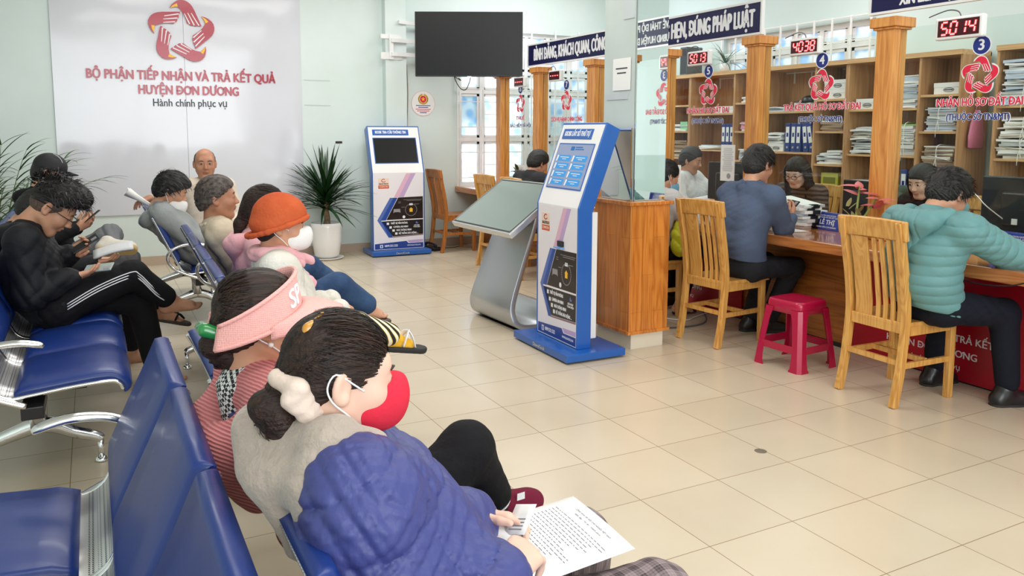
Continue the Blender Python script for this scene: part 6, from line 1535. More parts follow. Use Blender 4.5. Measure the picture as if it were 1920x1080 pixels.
def collar(p, mat, r=.060, t=.012, hgt=.045, drop=.02, name='collar'):
    N = p.N; f, l, up = p.fw, p.l, p.up; L = []
    for k in range(9):
        a0, a1 = PI*(.12+1.76*k/9), PI*(.12+1.76*(k+1)/9)
        q = lambda a: N+f*math.cos(a)*r+l*math.sin(a)*r*1.05+up*(.005-drop*(1+math.cos(a))*.5+.012)
        L.append(cone(q(a0), q(a1), t, t, k=.012)); L.append(cone(q(a0)+up*hgt*.6, q(a1)+up*hgt*.6, t*.7, t*.7, k=.012))
    return p.part(name, L, mat)
def short_hair(p, mat, t=.018, amp=.006, front=0, top=.012, slope=.95, base=-.02, fringe=False, side=.97):
    h = p.h; L = hair_cap(h, t, slope=slope, base=base, side=side)
    L.insert(1, h.ell((.0,0,.075), (.085,.068,.052+top), k=.03))
    if fringe: L.append(h.ell((.070,0,.082), (.036,.058,.030), k=.02))
    p.part('hair', L, mat, strands(h, amp), res=p.res)

# ================================================================ people on the benches
# woman nearest the camera
h = Head((.352,1.295,1.036), -3, 9, 0, .90)
p = Person('woman in navy puffer jacket and red face mask sitting nearest the camera', (.60,1.28,.52), h, -2, 'fair', .150, .0036, .95, .02)
for q_ in (-1, 1): p.Sh[q_] = p.Sh[q_]+np.array((.02,0,.004))
p.set_arm(-1, (.565,1.095,.722), hint=(-.3,-.3,-1)); p.set_arm(1, (.645,1.385,.672), hint=(-.3,.5,-1))
p.set_leg(-1, (.90,1.12,.565), (.93,1.12,.09)); p.set_leg(1, (.90,1.40,.55), (.94,1.42,.09))
p.body(hand_prims((.568,1.097,.724), (.80,.52,.10), (.05,.35,-.9), .9, .9, 1) + hand_prims((.645,1.385,.672), (.75,-.62,.05), (-.4,-.45,-.75), .55, .9, -1, thumb=.3), male=False)
wz0 = WR(.0075, 58); wz1 = WR(.004, 120)
def nq(P):
    z = (P-p.H.astype(np.float32)) @ nrm(p.up+np.array((.25,.1,0))).astype(np.float32)
    return (.013*(1-np.abs(np.sin(PI*z/.115+.4))**.32)).astype(np.float32)+wz0(P)+wz1(P)
ch = [cone(p.chest+p.fw*.05+p.l*y*.06, p.mid+p.fw*.035+p.l*y*.05, .095, .095, k=.07) for y in (-1, 1)]
p.N = p.N-p.up*.03
jk = p.part('jacket', p.torso(.018, g=1.04, k=.06) + ch + p.sleeves(.024, (.085,.010), cuff=.012, k=.10, r=(.050,.048,.036)), M['puff_navy'], nq)
p.part('cuff', [cone(np.array(W_)-nrm(np.array(W_)-E_)*.035, np.array(W_)-nrm(np.array(W_)-E_)*.004, .040, .036, k=.01) for E_, W_ in p.arm.values()], M['black_cloth'])
p.part('trousers', p.legs(.012), M['plaid'], WR(.005))
p.shoe((.93,1.12,.08), (1,0,0), M['shoe_black']); p.shoe((.94,1.42,.08), (1,0,0), M['shoe_black'])
N = p.N
p.part('hood', [cone((0.229,1.375,0.934), (0.319,1.205,0.959), .042, .032, k=.03), cone((0.319,1.205,0.959), (0.389,1.195,0.942), .032, .020, k=.03), cone((0.249,1.390,0.934), (0.364,1.400,0.944), .04, .032, k=.03), cone((0.364,1.400,0.944), (0.444,1.370,0.914), .032, .022, k=.03), cone((0.229,1.340,0.884), (0.289,1.175,0.884), .042, .034, k=.04), cone((0.289,1.190,0.894), (0.266,1.185,0.795), .042, .012, k=.03), cone((0.239,1.300,0.874), (0.259,1.220,0.790), .036, .016, k=.04), cone((0.334,1.170,0.914), (0.274,1.180,0.820), .03, .014, k=.04), cone((.30,1.20,.945), (.36,1.185,.935), .030, .024, k=.03)], M['fleece'], WR(.010, 34))
L = hair_cap(h, .004, slope=.80, base=-.030, back=.72) + [h.cone((-.080,.0,-.02), (-.105,0,-.040), .035, .028, k=.03)]
p.part('hair', L, M['hair_brown'], strands(h, .0024, 90), res=.0032)
combed(p, M['hair_brown'], 560, .0055, .80, -.030, (-.118,0,-.042))
p.part('hair_bun', [ell((.250,1.300,.985), (.036,.04,.042), k=.01), cone((.262,1.285,.955), (.245,1.30,.93), .024, .012, k=.02), cone((.225,1.30,1.0), (.27,1.29,1.01), .022, .02, k=.02)], M['hair_brown'], WR(.012, 80))
bun_strips(p, M['hair_brown'], (.250,1.300,.982), (.037,.041,.043))
p.part('scrunchie', [cone((.272,1.245,1.036), (.300,1.252,.985), .017, .016, k=.01), cone((.272,1.245,1.036), (.250,1.29,1.046), .017, .016, k=.01), cone((.258,1.243,1.02), (.285,1.245,.99), .014, .013, k=.01)], fabric('scrunchie_cloth', S(226,206,192)), WR(.014, 120), label='pale scrunchie')
p.part('hair_clip', [cone((.298,1.275,1.126), (.325,1.285,1.143), .0065, .006), cone((.298,1.275,1.126), (.29,1.272,1.112), .006, .005)], P('amber_clip', S(196,138,50), .2, coat=.5))
p.mask(M['mask_red'], .0)
# her papers
sh = thing('paper_form', 'printed white form on the lap of the woman in navy jacket', 'paper', (.73,1.255,.668))
e1 = np.array(nrm((.05,-1,-.10))); e2 = np.array(nrm((1,.05,.03))); nz_ = np.cross(e1, e2)
sf = lambda x, y, z=0: tuple(e1*x+e2*y+nz_*(.006*math.cos(x*14)*(y+.2)*2-.004+z))
MB().sheet(lambda u, v: sf((u-.5)*.205, (v-.5)*.285), 12, 12, thick=-.0006).obj('sheet', PAP[0], sh)
M['ink'] = P('ink', S(128,128,138), .8)
text(sh, 'CỘNG HÒA XÃ HỘI CHỦ NGHĨA VIỆT NAM', .0062, M['ink'], None, warp=lambda x, y, z: sf(x, y+.118, .0011+z), ext=.0001, fit=.115); text(sh, 'Độc lập - Tự do - Hạnh phúc', .0060, M['ink'], None, warp=lambda x, y, z: sf(x, y+.106, .0011+z), ext=.0001, fit=.085)
mb = MB(); rr_ = random.Random(2)
for k in range(15):
    y = .086-.0088*k; w = rr_.uniform(.10,.165); x = -.085
    while x < -.085+w:
        dx = rr_.uniform(.004,.012); mb.add([sf(*c, .0011) for c in ((x,y),(x+dx,y),(x+dx,y+.0018),(x,y+.0018))], [(0,1,2,3)]); x += dx+.003
mb.obj('print_lines', M['ink'], sh)
tk = thing('queue_ticket', 'small white queue ticket held in the left hand of the woman in navy jacket', 'ticket', (.705,1.30,.695))
e3 = np.array(nrm((.35,-.75,.25))); e4 = np.array(nrm((.55,.3,.62)))
mb = MB().sheet(lambda u, v: tuple(e3*(u-.5)*.052+e4*(v-.5)*.062), 3, 3, thick=.0006); mb.obj('slip', PAP[0], tk)
n_ = np.cross(e3, e4); mb = MB()
for k in range(4):
    T = lambda x, y: tuple(e3*x+e4*y+n_*.0004); mb.add([T(-.018,-.022+.007*k), T(.014,-.022+.007*k), T(.014,-.0195+.007*k), T(-.018,-.0195+.007*k)], [(0,1,2,3)])
mb.obj('print_lines', M['ink'], tk)

# woman with pink visor
h = Head((.319,1.80,1.030), 2, -1, 2, .90)
p = Person('woman in pink corduroy jacket and pink knitted visor behind the navy jacket', (.60,1.80,.52), h, 3, 'mid', .165, .004, .95, .02)
p.set_arm(-1, (.60,1.74,.63), hint=(-.4,-.2,-1)); p.set_arm(1, (.62,1.86,.64), hint=(-.4,.4,-1))
p.set_leg(-1, (.80,1.755,.655), (.905,1.80,.475)); p.set_leg(1, (.88,1.92,.53), (.90,1.93,.09))
p.body(hand_prims((.60,1.74,.63), (.7,.5,-.3), (0,.4,-.9), .6, .9, 1) + hand_prims((.62,1.86,.64), (.7,-.5,-.1), (0,-.4,-.9), .6, .9, -1), male=False)
p.part('jacket', p.torso(.014, g=1.04) + p.sleeves(.018), M['cord'], WR(.008))
p.part('shirt', [cone(p.N-p.up*.005+p.l*y*.03, p.N-p.up*.03+p.l*y*.075, .056, .05, k=.03) for y in (-1, 1)] + [cone(p.N-p.fw*.03, p.N-p.fw*.055-p.up*.05, .055, .06, k=.03)], M['gingham'])
collar(p, M['gingham'], .060, .012, .03, .02, name='shirt_collar')
hood_back(p, mat=M['cord'], sz=1.32, dz=-.045)
p.part('trousers', [cone(p.Hip[-1], (.80,1.755,.655), .085, .064, k=.03), cone((.80,1.755,.655), (.895,1.795,.50), .062, .046, k=.03), cone(p.Hip[1], (.88,1.92,.53), .085, .06, k=.03), cone((.88,1.92,.53), (.90,1.93,.12), .058, .045, k=.03), cone(p.Hip[-1], p.Hip[1], .1, .1, k=.04)], M['black_cloth'], WR(.005))
p.part('sock', [cone((.893,1.795,.495), (.915,1.805,.455), .035, .034, k=.01)], M['black_cloth'])
mb = MB()
for t in (.35, .6): c_ = np.array((.893,1.795,.495))*(1-t)+np.array((.915,1.805,.455))*t; d_ = nrm((.022,.01,-.04)); a_ = nrm(np.cross(d_, (0,1,0))); b_ = np.cross(d_, a_); mb.tube([tuple(c_+.0355*(a_*math.cos(w)+b_*math.sin(w))) for w in np.linspace(0, 2*PI, 22, endpoint=False)], .003, 5, closed=True)
mb.obj('sock_stripe', M['letter_white'], p.root, p.off)
p.shoe((.925,1.81,.475), nrm((.95,.12,.05)), M['maroon'], None, up=(.0,-.25,1), L=.22, name='slipper'); p.shoe((.90,1.93,.08), (1,0,0), M['maroon'], None, L=.22, name='slipper')
tg = np.array((.955,1.778,.472)); MB().add([tuple(tg+np.array(v)) for v in ((0,0,0),(.025,.003,.0),(.024,.002,.02),(0,-.001,.02))], [(0,1,2,3)]).obj('shoe_tab', M['letter_white'], p.root, p.off)
L = hair_cap(h, .009, slope=.62, base=-.045, back=.8) + [h.cone((-.08,0,-.03), (-.115,.01,-.055), .04, .035, k=.03)]
p.part('hair', L, M['hair_brown'], strands(h, .0032, 85), res=.0036)
combed(p, M['hair_brown'], 420, .011, .62, -.045, (-.12,.01,-.055), seed=2, xmax=-.03)
p.part('hair_bun', [ell((.245,1.82,.965), (.04,.042,.045)), cone((.225,1.82,.985), (.235,1.83,.93), .026, .014, k=.02), cone((.26,1.80,.95), (.25,1.79,.92), .02, .01, k=.02)], M['hair_brown'], WR(.012, 80))
bun_strips(p, M['hair_brown'], (.245,1.82,.965), (.041,.043,.046), seed=4)
p.part('hair_clip', [cone((.196,1.775,1.022), (.240,1.765,1.006), .016, .013, k=.006), cone((.193,1.815,1.02), (.236,1.82,1.0), .012, .012, k=.006), cone((.196,1.775,1.022), (.193,1.815,1.02), .012, .012, k=.006)], P('green_clip', S(36,130,64), .15, coat=.6), label='green hair clip')
p.mask(M['floral'])
MB().lathe([(0,-.006),(.005,-.003),(.006,.0),(.005,.004),(0,.006)], 12, tuple(h.w(.0,-.088,-.045))).obj('earring', P('pearl', (.85,.82,.78), .15), p.root, p.off)
# visor: band from the nape over the temples to the brow, brim in front
def band(u, v):
    a = PI*(-1.0+2.0*u)*.80; rx, ry = .127, .106; c = math.cos(a)
    z = .020+.050*c+(v-.5)*(.074+.022*c); k = 1-.13*v
    return tuple(h.w(-.026+rx*c*k, ry*math.sin(a)*(1-.13*v), z))
o_ = MB().sheet(band, 48, 6, thick=.006).obj('visor_band', M['knit'], p.root, p.off)
def brim(u, v):
    a = PI*(u-.5)*.86; b = np.array(band(.5+a/(2*PI*.78), .12))
    out = (h.M[0]*math.cos(a)*.98+h.M[1]*math.sin(a)*.25); dn = -h.M[2]
    return tuple(b + h.s*v*(out*(.106*max(0, math.cos(a*.9))**.6*(1-(2*u-1)**6)) + dn*(.002+.026*v)))
MB().sheet(brim, 30, 8, thick=.005).obj('visor_brim', M['knit'], p.root, p.off)
mb = MB()
for v in (.02, .98): mb.tube([Vector(band(u, v)) for u in np.linspace(0.01, .99, 50)], .0052, 6)
mb.obj('visor_rib', M['knit'], p.root, p.off)
def wsp(x, y, z):
    u = .5+(x-.082)/(2*PI*.80*.127); b0 = np.array(band(u, .5+y/.09)); c0 = np.array(h.w(-.02, 0, .03)); n = nrm(b0-c0); return tuple(b0+n*(.0015+z)-np.array(p.off))
text(p.root, 'SP', .062, M['letter_white'], None, warp=wsp, bold=.02, ext=.001)

# woman in orange hat
h = Head((.715,3.50,1.035), -12, 6, 0, .95)
p = Person('woman in orange felt hat and white fleece jacket on the middle bench', (.82,3.56,.52), h, -6, 'mid', .17, .005, .97, .04)
p.set_arm(-1, (.93,3.40,.66), hint=(-.2,-.6,-.9)); p.set_arm(1, (.95,3.62,.66), hint=(-.2,.6,-.9))
p.set_leg(-1, (1.00,3.40,.575), (1.205,3.50,.495)); p.set_leg(1, (1.06,3.66,.52), (1.08,3.68,.09))
p.body(hand_prims((.93,3.40,.66), (.8,.4,-.2), (0,.3,-.9), .5, .9, 1) + hand_prims((.95,3.62,.66), (.8,-.4,-.2), (0,-.3,-.9), .5, .9, -1), male=False)
p.part('jacket', p.torso(.028, g=1.05) + p.sleeves(.022), M['fluff'], WR(.008)); p.part('trousers', p.legs(.010, hem=.02), M['bee'], WR(.004))
p.part('scarf', [cone(p.N+p.fw*.06*math.cos(a)+p.l*.062*math.sin(a)+p.up*(.028-.02*math.cos(a)), p.N+p.fw*.06*math.cos(a+.7)+p.l*.062*math.sin(a+.7)+p.up*(.028-.02*math.cos(a+.7)), .030, .030, k=.02) for a in np.arange(0, 6.3, .7)] + [cone(p.N+p.fw*.06-p.l*.03, p.N+p.fw*.14-p.l*.06-p.up*.06, .028, .02, k=.03), cone(p.N-p.l*.06, p.N+p.fw*.10-p.l*.10-p.up*.05, .024, .018, k=.03)], M['scarf'], WR(.012, 60))
p.part('hair', hair_cap(h, .010) , M['hair'], res=.005)
p.part('hat', [h.ell((-.012,0,.050), (.122,.108,.104)), h.ell((-.035,0,.0), (.108,.104,.062), k=.03), plane(h.w(-.03,0,-.010), nrm(-h.M[2]+h.M[0]*.42), .01)], M['felt'], WR(.003), label='orange felt hat')
p.part('hat_brim', [cone(h.w(-.018+.128*math.cos(a)*(1.0), .112*math.sin(a), -.022+.055*(math.cos(a)+.35)), h.w(-.018+.128*math.cos(a+.22), .112*math.sin(a+.22), -.022+.055*(math.cos(a+.22)+.35)), .011*(1+.25*math.sin(a*9)), .011, k=.006) for a in np.arange(0, 6.29, .22)], M['felt'], WR(.006, 160))
p.mask(M['mask_white'])
p.part('sock', foot_prims((1.225,3.505,.500), nrm((1,-.05,-.15)), .82, (.1,-.15,1), toes=False), M['sock_yellow'])
p.shoe((1.225,3.505,.494), nrm((1,-.05,-.15)), M['sole_dark'], M['sole_dark'], up=(.1,-.15,1), L=.205, name='sandal') if False else p.part('sandal_sole', [cone((1.19,3.51,.435), (1.345,3.50,.413), .034, .038, k=.02), plane((1.25,3.5,.437), nrm((.15,-.1,1)), .003), plane((1.25,3.5,.408), -nrm((.15,-.1,1)), .003)], M['sole_dark'])
mb = MB()
for a, b in (((1.25,3.462,.44),(1.31,3.54,.44)), ((1.31,3.462,.432),(1.25,3.54,.45))):
    a, b = np.array(a), np.array(b); m_ = (a+b)/2+np.array((.01,0,.062)); mb.tube([Vector(a), Vector((a+m_)/2+np.array((0,-.012,.012))), Vector(m_), Vector((b+m_)/2+np.array((0,.012,.012))), Vector(b)], .012, 6, smooth=4, flat=.3)
mb.obj('sandal_strap', M['letter_white'], p.root, p.off)
p.shoe((1.08,3.68,.08), (1,0,0), M['shoe_black'], L=.22)

# woman in pink hoodie
h = Head((.775,4.18,1.045), -6, 8, 0, .96)
p = Person('woman in pale pink hoodie and jeans beside the woman in orange hat', (.84,4.18,.52), h, -4, 'mid', .17, .0055, .97, .045)
p.set_arm(-1, (.95,4.05,.66), hint=(-.3,-.6,-.9)); p.set_arm(1, (.96,4.26,.66), hint=(-.3,.6,-.9)); p.set_leg(-1, (1.10,4.03,.64), (1.255,4.05,.53)); p.set_leg(1, (1.08,4.28,.53), (1.10,4.28,.09))
p.body(hand_prims((.95,4.05,.66), (.8,.4,-.2), (0,.3,-.9), .5, .9, 1) + hand_prims((.96,4.26,.66), (.8,-.4,-.2), (0,-.3,-.9), .5, .9, -1), male=False)
p.part('hoodie', p.torso(.026, g=1.05) + p.sleeves(.022), M['hood_pink'], WR(.010)); hood_back(p, mat=M['hood_pink'], sz=1.05); p.part('jeans', p.legs(.012, hem=.0), M['denim'], WR(.006))
p.part('hair', hair_cap(h, .016, slope=.7, base=-.035) + [h.cone((-.09,0,-.02), (-.12,0,-.09), .036, .03, k=.03), h.cone((-.12,0,-.09), (-.13,0,-.18), .03, .012, k=.02)], M['hair_brown'], strands(h, .003, 80)); combed(p, M['hair_brown'], 260, .018, .7, -.035, (-.12,0,-.06), w=.003, seed=3); p.mask(M['mask_white'])
p.part('sandal', [cone((1.23,4.05,.462), (1.355,4.03,.435), .032, .034, k=.02), plane((1.28,4.05,.462), nrm((.2,-.1,1)), .003)], P('sandal_brown', S(70,54,48), .6)); p.part('foot', foot_prims((1.262,4.05,.535), nrm((1,-.1,-.2)), .8, (.2,-.1,1)), SK['mid'])
p.shoe((1.10,4.28,.08), (1,0,0), M['shoe_black'], L=.22)

# old man in beige jacket
h = Head((.618,4.73,1.065), -8, -4, 0, .98)
p = Person('older man in beige jacket and jeans on the middle bench looking right', (.84,4.73,.52), h, -3, 'tan', .18, .0055, .98, .03)
p.set_arm(-1, (.92,4.62,.66), hint=(-.3,-.6,-.9)); p.set_arm(1, (.93,4.84,.66), hint=(-.3,.6,-.9)); p.set_leg(-1, (1.10,4.66,.64), (1.36,4.70,.45)); p.set_leg(1, (1.05,4.85,.52), (1.07,4.86,.09))
p.body(hand_prims((.92,4.62,.66), (.8,.4,-.2), (0,.3,-.9), .5, .95, 1) + hand_prims((.93,4.84,.66), (.8,-.4,-.2), (0,-.3,-.9), .5, .95, -1))
p.part('jacket', p.torso(.026, g=1.04) + p.sleeves(.022), M['beige'], WR(.009)); collar(p, M['beige'], .066, .014, .04); p.part('jeans', p.legs(.014, hem=.02), M['denim'], WR(.006)); short_hair(p, M['hair_grey'], .014, .007, slope=.72, base=.0, top=.004); tufts(p, M['hair_grey'], 420, .016, .72, .0, .030, .25, -.4, .0035, 5)
p.shoe((1.37,4.70,.44), nrm((1,.05,-.2)), M['shoe_black']); p.shoe((1.07,4.86,.08), (1,0,0), M['shoe_black'])

# young man in grey hoodie
h = Head((.512,6.40,1.0), -6, 24, 0, 1.06)
p = Person('young man in grey hoodie with white mask under chin, looking down', (.76,6.42,.52), h, -4, 'mid', .18, .006, 1.0, .04)
p.set_arm(-1, (.86,6.32,.64), hint=(-.3,-.6,-.9)); p.set_arm(1, (.87,6.50,.64), hint=(-.3,.6,-.9)); p.set_leg(-1, (1.04,6.32,.53), (1.06,6.32,.09)); p.set_leg(1, (1.04,6.52,.53), (1.06,6.52,.09))
p.body(hand_prims((.86,6.32,.64), (.8,.4,-.2), (0,.3,-.9), .5, 1, 1) + hand_prims((.87,6.50,.64), (.8,-.4,-.2), (0,-.3,-.9), .5, 1, -1))
p.part('hoodie', p.torso(.028, g=1.05) + p.sleeves(.024), M['hood_grey'], WR(.010)); hood_back(p, mat=M['hood_grey'], sz=1.08); p.part('trousers', p.legs(.012), M['charcoal'], WR(.005)); short_hair(p, M['hair'], .020, .010, fringe=True, top=.012); tufts(p, M['hair'], 420, .024, .95, -.02, .05, .4, .7, .0045, 6); p.mask(M['mask_white'], .042)
p.shoe((1.06,6.32,.08), (1,0,0), M['shoe_black']); p.shoe((1.06,6.52,.08), (1,0,0), M['shoe_black'])

# man facing the camera in front of the wall board
h = Head((.802,6.80,1.182), -94, 2, 0, 1.02)
p = Person('balding man in cream shirt turned to the camera in front of wall board', (.80,6.86,.53), h, -68, 'tan', .18, .0055, 1.0, .0)
p.set_arm(-1, (.40,6.76,.925), elbow=(.50,6.84,.875)); p.set_arm(1, (.98,6.60,.64), hint=(.5,.3,-1)); p.set_leg(-1, (.97,6.50,.52), (1.0,6.5,.09)); p.set_leg(1, (1.12,6.62,.52), (1.15,6.6,.09))
p.body(hand_prims((.40,6.76,.925), (-.95,-.2,-.25), (.0,.1,-1), .5, 1, -1) + hand_prims((.98,6.60,.64), (.5,-.8,-.2), (0,-.2,-.9), .4, 1, -1))
p.part('shirt', p.torso(.018) + p.sleeves(.016, cuff=.02), M['cream'], WR(.008)); collar(p, M['cream'], .062, .011, .03, .03); p.part('trousers', p.legs(.010), M['charcoal'], WR(.005))
L = [h.ell((-.014,0,.026), (.099,.081,.090)), plane(h.w(.012,0,.02), nrm(h.M[0]*.85-h.M[2]*.12), .01), plane(h.w(-.02,0,.105), nrm(h.M[2]+h.M[0]*.55), .02), plane(h.w(0,0,-.045), -h.M[2], .01)]
p.part('hair', L, M['hair_grey'], strands(h, .003)); p.shoe((1.0,6.5,.08), (.3,-1,0), M['shoe_black']); p.shoe((1.15,6.6,.08), (.3,-1,0), M['shoe_black'])
rl = thing('rolled_paper', 'rolled white paper resting on bench back by the wall board', 'paper', (.33,6.72,.90))
for k in range(3): MB().tube([(-.10-.008*k,.03*k,.085-.012*k),(.055,.01*k-.02,-.035+.008*k)], [.038-.009*k,.012], 16, cap=False, flat=.8).sheet(lambda u, v: (-.10+.155*v, -.03+.05*u*(1-.5*v)+.01*k, .10-.125*v+.012*math.sin(PI*u)), 6, 6, thick=.0015).obj('sheet', PAP[0], rl)

# young man with glasses, black jacket
h = Head((-.190,4.74,1.045), -8, 40, 0, 1.10)
p = Person('young man with glasses in black jacket and striped track trousers, bent over phone', (-.20,4.76,.53), h, -5, 'mid', .185, .0048, 1.05, .055)
p.set_arm(-1, (-.125,4.60,.695), elbow=(-.30,4.535,.635)); p.set_arm(1, (-.13,4.87,.785), hint=(-.6,.5,-.8))
Kr, Ar = np.array((.165,4.74,.665)), np.array((.345,4.80,.50)); Kl, Al = np.array((.20,4.87,.50)), np.array((.27,4.88,.09))
p.set_leg(-1, Kr, Ar); p.set_leg(1, Kl, Al)
p.body(hand_prims((-.125,4.60,.695), (.92,.2,.16), (-.05,.35,.9), .35, .95, -1) + hand_prims((-.13,4.87,.785), (.8,-.1,.45), (.25,-.5,.55), .8, .95, 1) + foot_prims((.365,4.803,.51), nrm((1,.04,.04)), .98, (.1,-.2,1)) + foot_prims((.27,4.88,.082), (1,0,0), 1.0))
p.part('jacket', p.torso(.026, g=1.05) + p.sleeves(.026, cuff=.01), M['black_jacket'], WR(.013, 34)); hood_back(p, mat=M['black_jacket'], sz=1.05)
p.part('track_trousers', p.legs(.016, hem=.03), M['black_cloth'], WR(.006))
mb = MB()
for dz in (-.014, 0, .014):
    H_ = p.Hip[-1]; a = H_+np.array((.06,-.094,.02+dz)); b = Kr*.55+H_*.45+np.array((0,-.088,.02+dz)); c = Kr+np.array((-.01,-.080,.012+dz)); d = Kr+np.array((.035,-.074,-.005+dz)); e_ = Kr*.4+Ar*.6+np.array((.0,-.068,dz)); f_ = Kr*.15+Ar*.85+np.array((-.0,-.060,dz)); mb.tube([Vector(q) for q in (a, b, c, d, e_, f_)], .0032, 5, smooth=5)
mb.obj('side_stripe', M['letter_white'], p.root, p.off, )
p.part('hair', [h.ell((-.004,0,.066), (.112,.088,.092)), h.ell((.055,0,.108), (.062,.068,.048), k=.03), h.ell((-.05,0,.02), (.060,.074,.06), k=.03), plane(h.w(0,0,.018), nrm(h.M[0]*.55-h.M[2]), .012)], M['hair'], strands(h, .012, 70))
tufts(p, M['hair'], 760, .034, .55, .02, .045, 1.1, .45, .0045, 7, z0=.05)
p.part('hair_fade', [h.ell((-.014,0,.016), (.098,.079,.088)), plane(h.w(0,0,-.028), nrm(h.M[0]*.9-h.M[2]), .01)], P('hair_fade', S(104,80,68), .7, var=(120, S(60,48,42)))); p.glasses()
held_phone('silver phone lying in the right hand of young man with glasses', (.005,4.66,.728), (.25,.75,.35), (1,-.1,.22), .07, .14, P('silver_phone', S(176,188,186), .25, .3)); held_phone('dark phone held up in left hand of the young man with glasses', (-.055,4.83,.838), (-.2,.9,.25), (.85,.0,.52), .07, .15)

# neighbour hidden behind him: papers, crossed leg with flip-flop
h = Head((-.285,5.26,.985), -5, 38, 0, .98)
p = Person('person in black jacket mostly hidden behind the young man with glasses, holding papers', (-.19,5.27,.52), h, -4, 'mid', .17, .006, .95, .04)
p.set_arm(-1, (-.03,5.12,.685), hint=(-.5,-.4,-1)); p.set_arm(1, (-.02,5.38,.66), hint=(-.5,.5,-1)); p.set_leg(-1, (.14,5.18,.56), (.315,5.17,.40)); p.set_leg(1, (.14,5.42,.52), (.16,5.42,.09))
p.body(hand_prims((-.03,5.12,.685), (.95,.1,.02), (0,.4,.9), .35, .95, -1) + hand_prims((-.02,5.38,.66), (.9,-.2,0), (0,-.3,.9), .4, .95, 1) + foot_prims((.325,5.17,.385), nrm((1,.06,-.22)), .95, (.25,-.1,1)) + foot_prims((.16,5.42,.08), (1,0,0), 1))
p.part('jacket', p.torso(.02) + p.sleeves(.02), M['black_jacket'], WR(.009)); p.part('trousers', p.legs(.012), M['black_cloth'], WR(.005)); short_hair(p, M['hair'], .014, .006)
p.part('flip_flop', [cone((.285,5.18,.312), (.455,5.17,.265), .036, .04, k=.02), plane((.37,5.17,.305), nrm((.27,-.1,1)), .003), plane((.37,5.17,.285), -nrm((.27,-.1,1)), .003)], P('flipflop', S(60,52,44), .7)); 
MB().tube([(.40,5.135,.30),(.425,5.155,.335),(.455,5.17,.30)], .006, 6, smooth=4).tube([(.37,5.205,.315),(.41,5.19,.34),(.455,5.17,.30)], .006, 6, smooth=4).obj('flip_flop_strap', M['black_cloth'], p.root, p.off)
pp = thing('paper_sheaf', 'small sheaf of papers above the knee of the young man with glasses', 'paper', (.085,5.10,.735))
MB().sheet(lambda u, v: (-.105+.21*u, -.02+.08*v, -.016+.045*u+.035*v+.01*math.sin(PI*u)), 8, 4, thick=.012).obj('sheets', PAP[1], pp)

# man in black cap
h = Head((-.262,6.38,1.150), -8, 16, 0, 1.0)
p = Person('man in black baseball cap and grey trousers on the far left bench, on phone', (-.21,6.36,.52), h, -4, 'mid', .18, .0055, 1.0, .05)
p.set_arm(-1, (-.115,6.20,.775), hint=(-.4,-.6,-.7)); p.set_arm(1, (-.10,6.42,.76), hint=(-.4,.6,-.7)); p.set_leg(-1, (.10,6.30,.72), (.075,6.16,.665)); p.set_leg(1, (.21,6.48,.50), (.23,6.48,.09))
p.body(hand_prims((-.115,6.20,.775), (.8,.15,.5), (-.1,.5,.5), .7, 1, 1) + hand_prims((-.10,6.42,.76), (.8,-.3,.4), (0,-.5,.6), .6, 1, -1))
p.part('hoodie', p.torso(.026, g=1.04) + p.sleeves(.022, cuff=.04), M['black_cloth'], WR(.009)); hood_back(p, mat=M['black_cloth'], sz=1.05)
p.part('trousers', [cone(p.Hip[-1], (.09,6.32,.70), .095, .075, k=.04), cone((.09,6.32,.70), (.10,6.18,.66), .075, .055, k=.04), cone(p.Hip[1], (.21,6.48,.5), .095, .072, k=.04), cone((.21,6.48,.5), (.23,6.48,.12), .07, .056, k=.03), cone(p.Hip[-1], p.Hip[1], .11, .11, k=.04)], M['grey_trouser'], WR(.010))
p.shoe((.085,6.155,.675), nrm((1,-.1,.02)), M['sneaker'], M['sole_tan'], up=(.05,.75,.65), L=.27); p.shoe((.23,6.48,.08), (1,0,0), M['sneaker'], M['sole_tan'])
p.part('hair', hair_cap(h, .008, slope=.9, base=-.01), M['hair'])
p.part('cap', [h.ell((-.008,0,.046), (.108,.090,.092)), plane(h.w(0,0,.026), -h.M[2], .006)], P('cap_black', (.012,.012,.014), .7), label='black baseball cap')
MB().sheet(lambda u, v: tuple(h.w(.070+.105*v*math.cos((u-.5)*2.0), .085*math.sin((u-.5)*2.6)*(1-.12*v), .036-.010*v-.014*abs(2*u-1)**2)), 14, 6, thick=.005).obj('cap_peak', M['black_cloth'], p.root, p.off)
MB().tube([h.w(.085*math.cos(t)-.008, -.045, .05+.088*math.sin(t)) for t in np.linspace(.1, 1.5, 8)], .0016, 5).obj('cap_seam', M['letter_white'], p.root, p.off)
held_phone('dark phone in the hands of man in black cap', (-.025,6.215,.845), (.1,.95,-.1), (.75,-.05,.66), .07, .15)

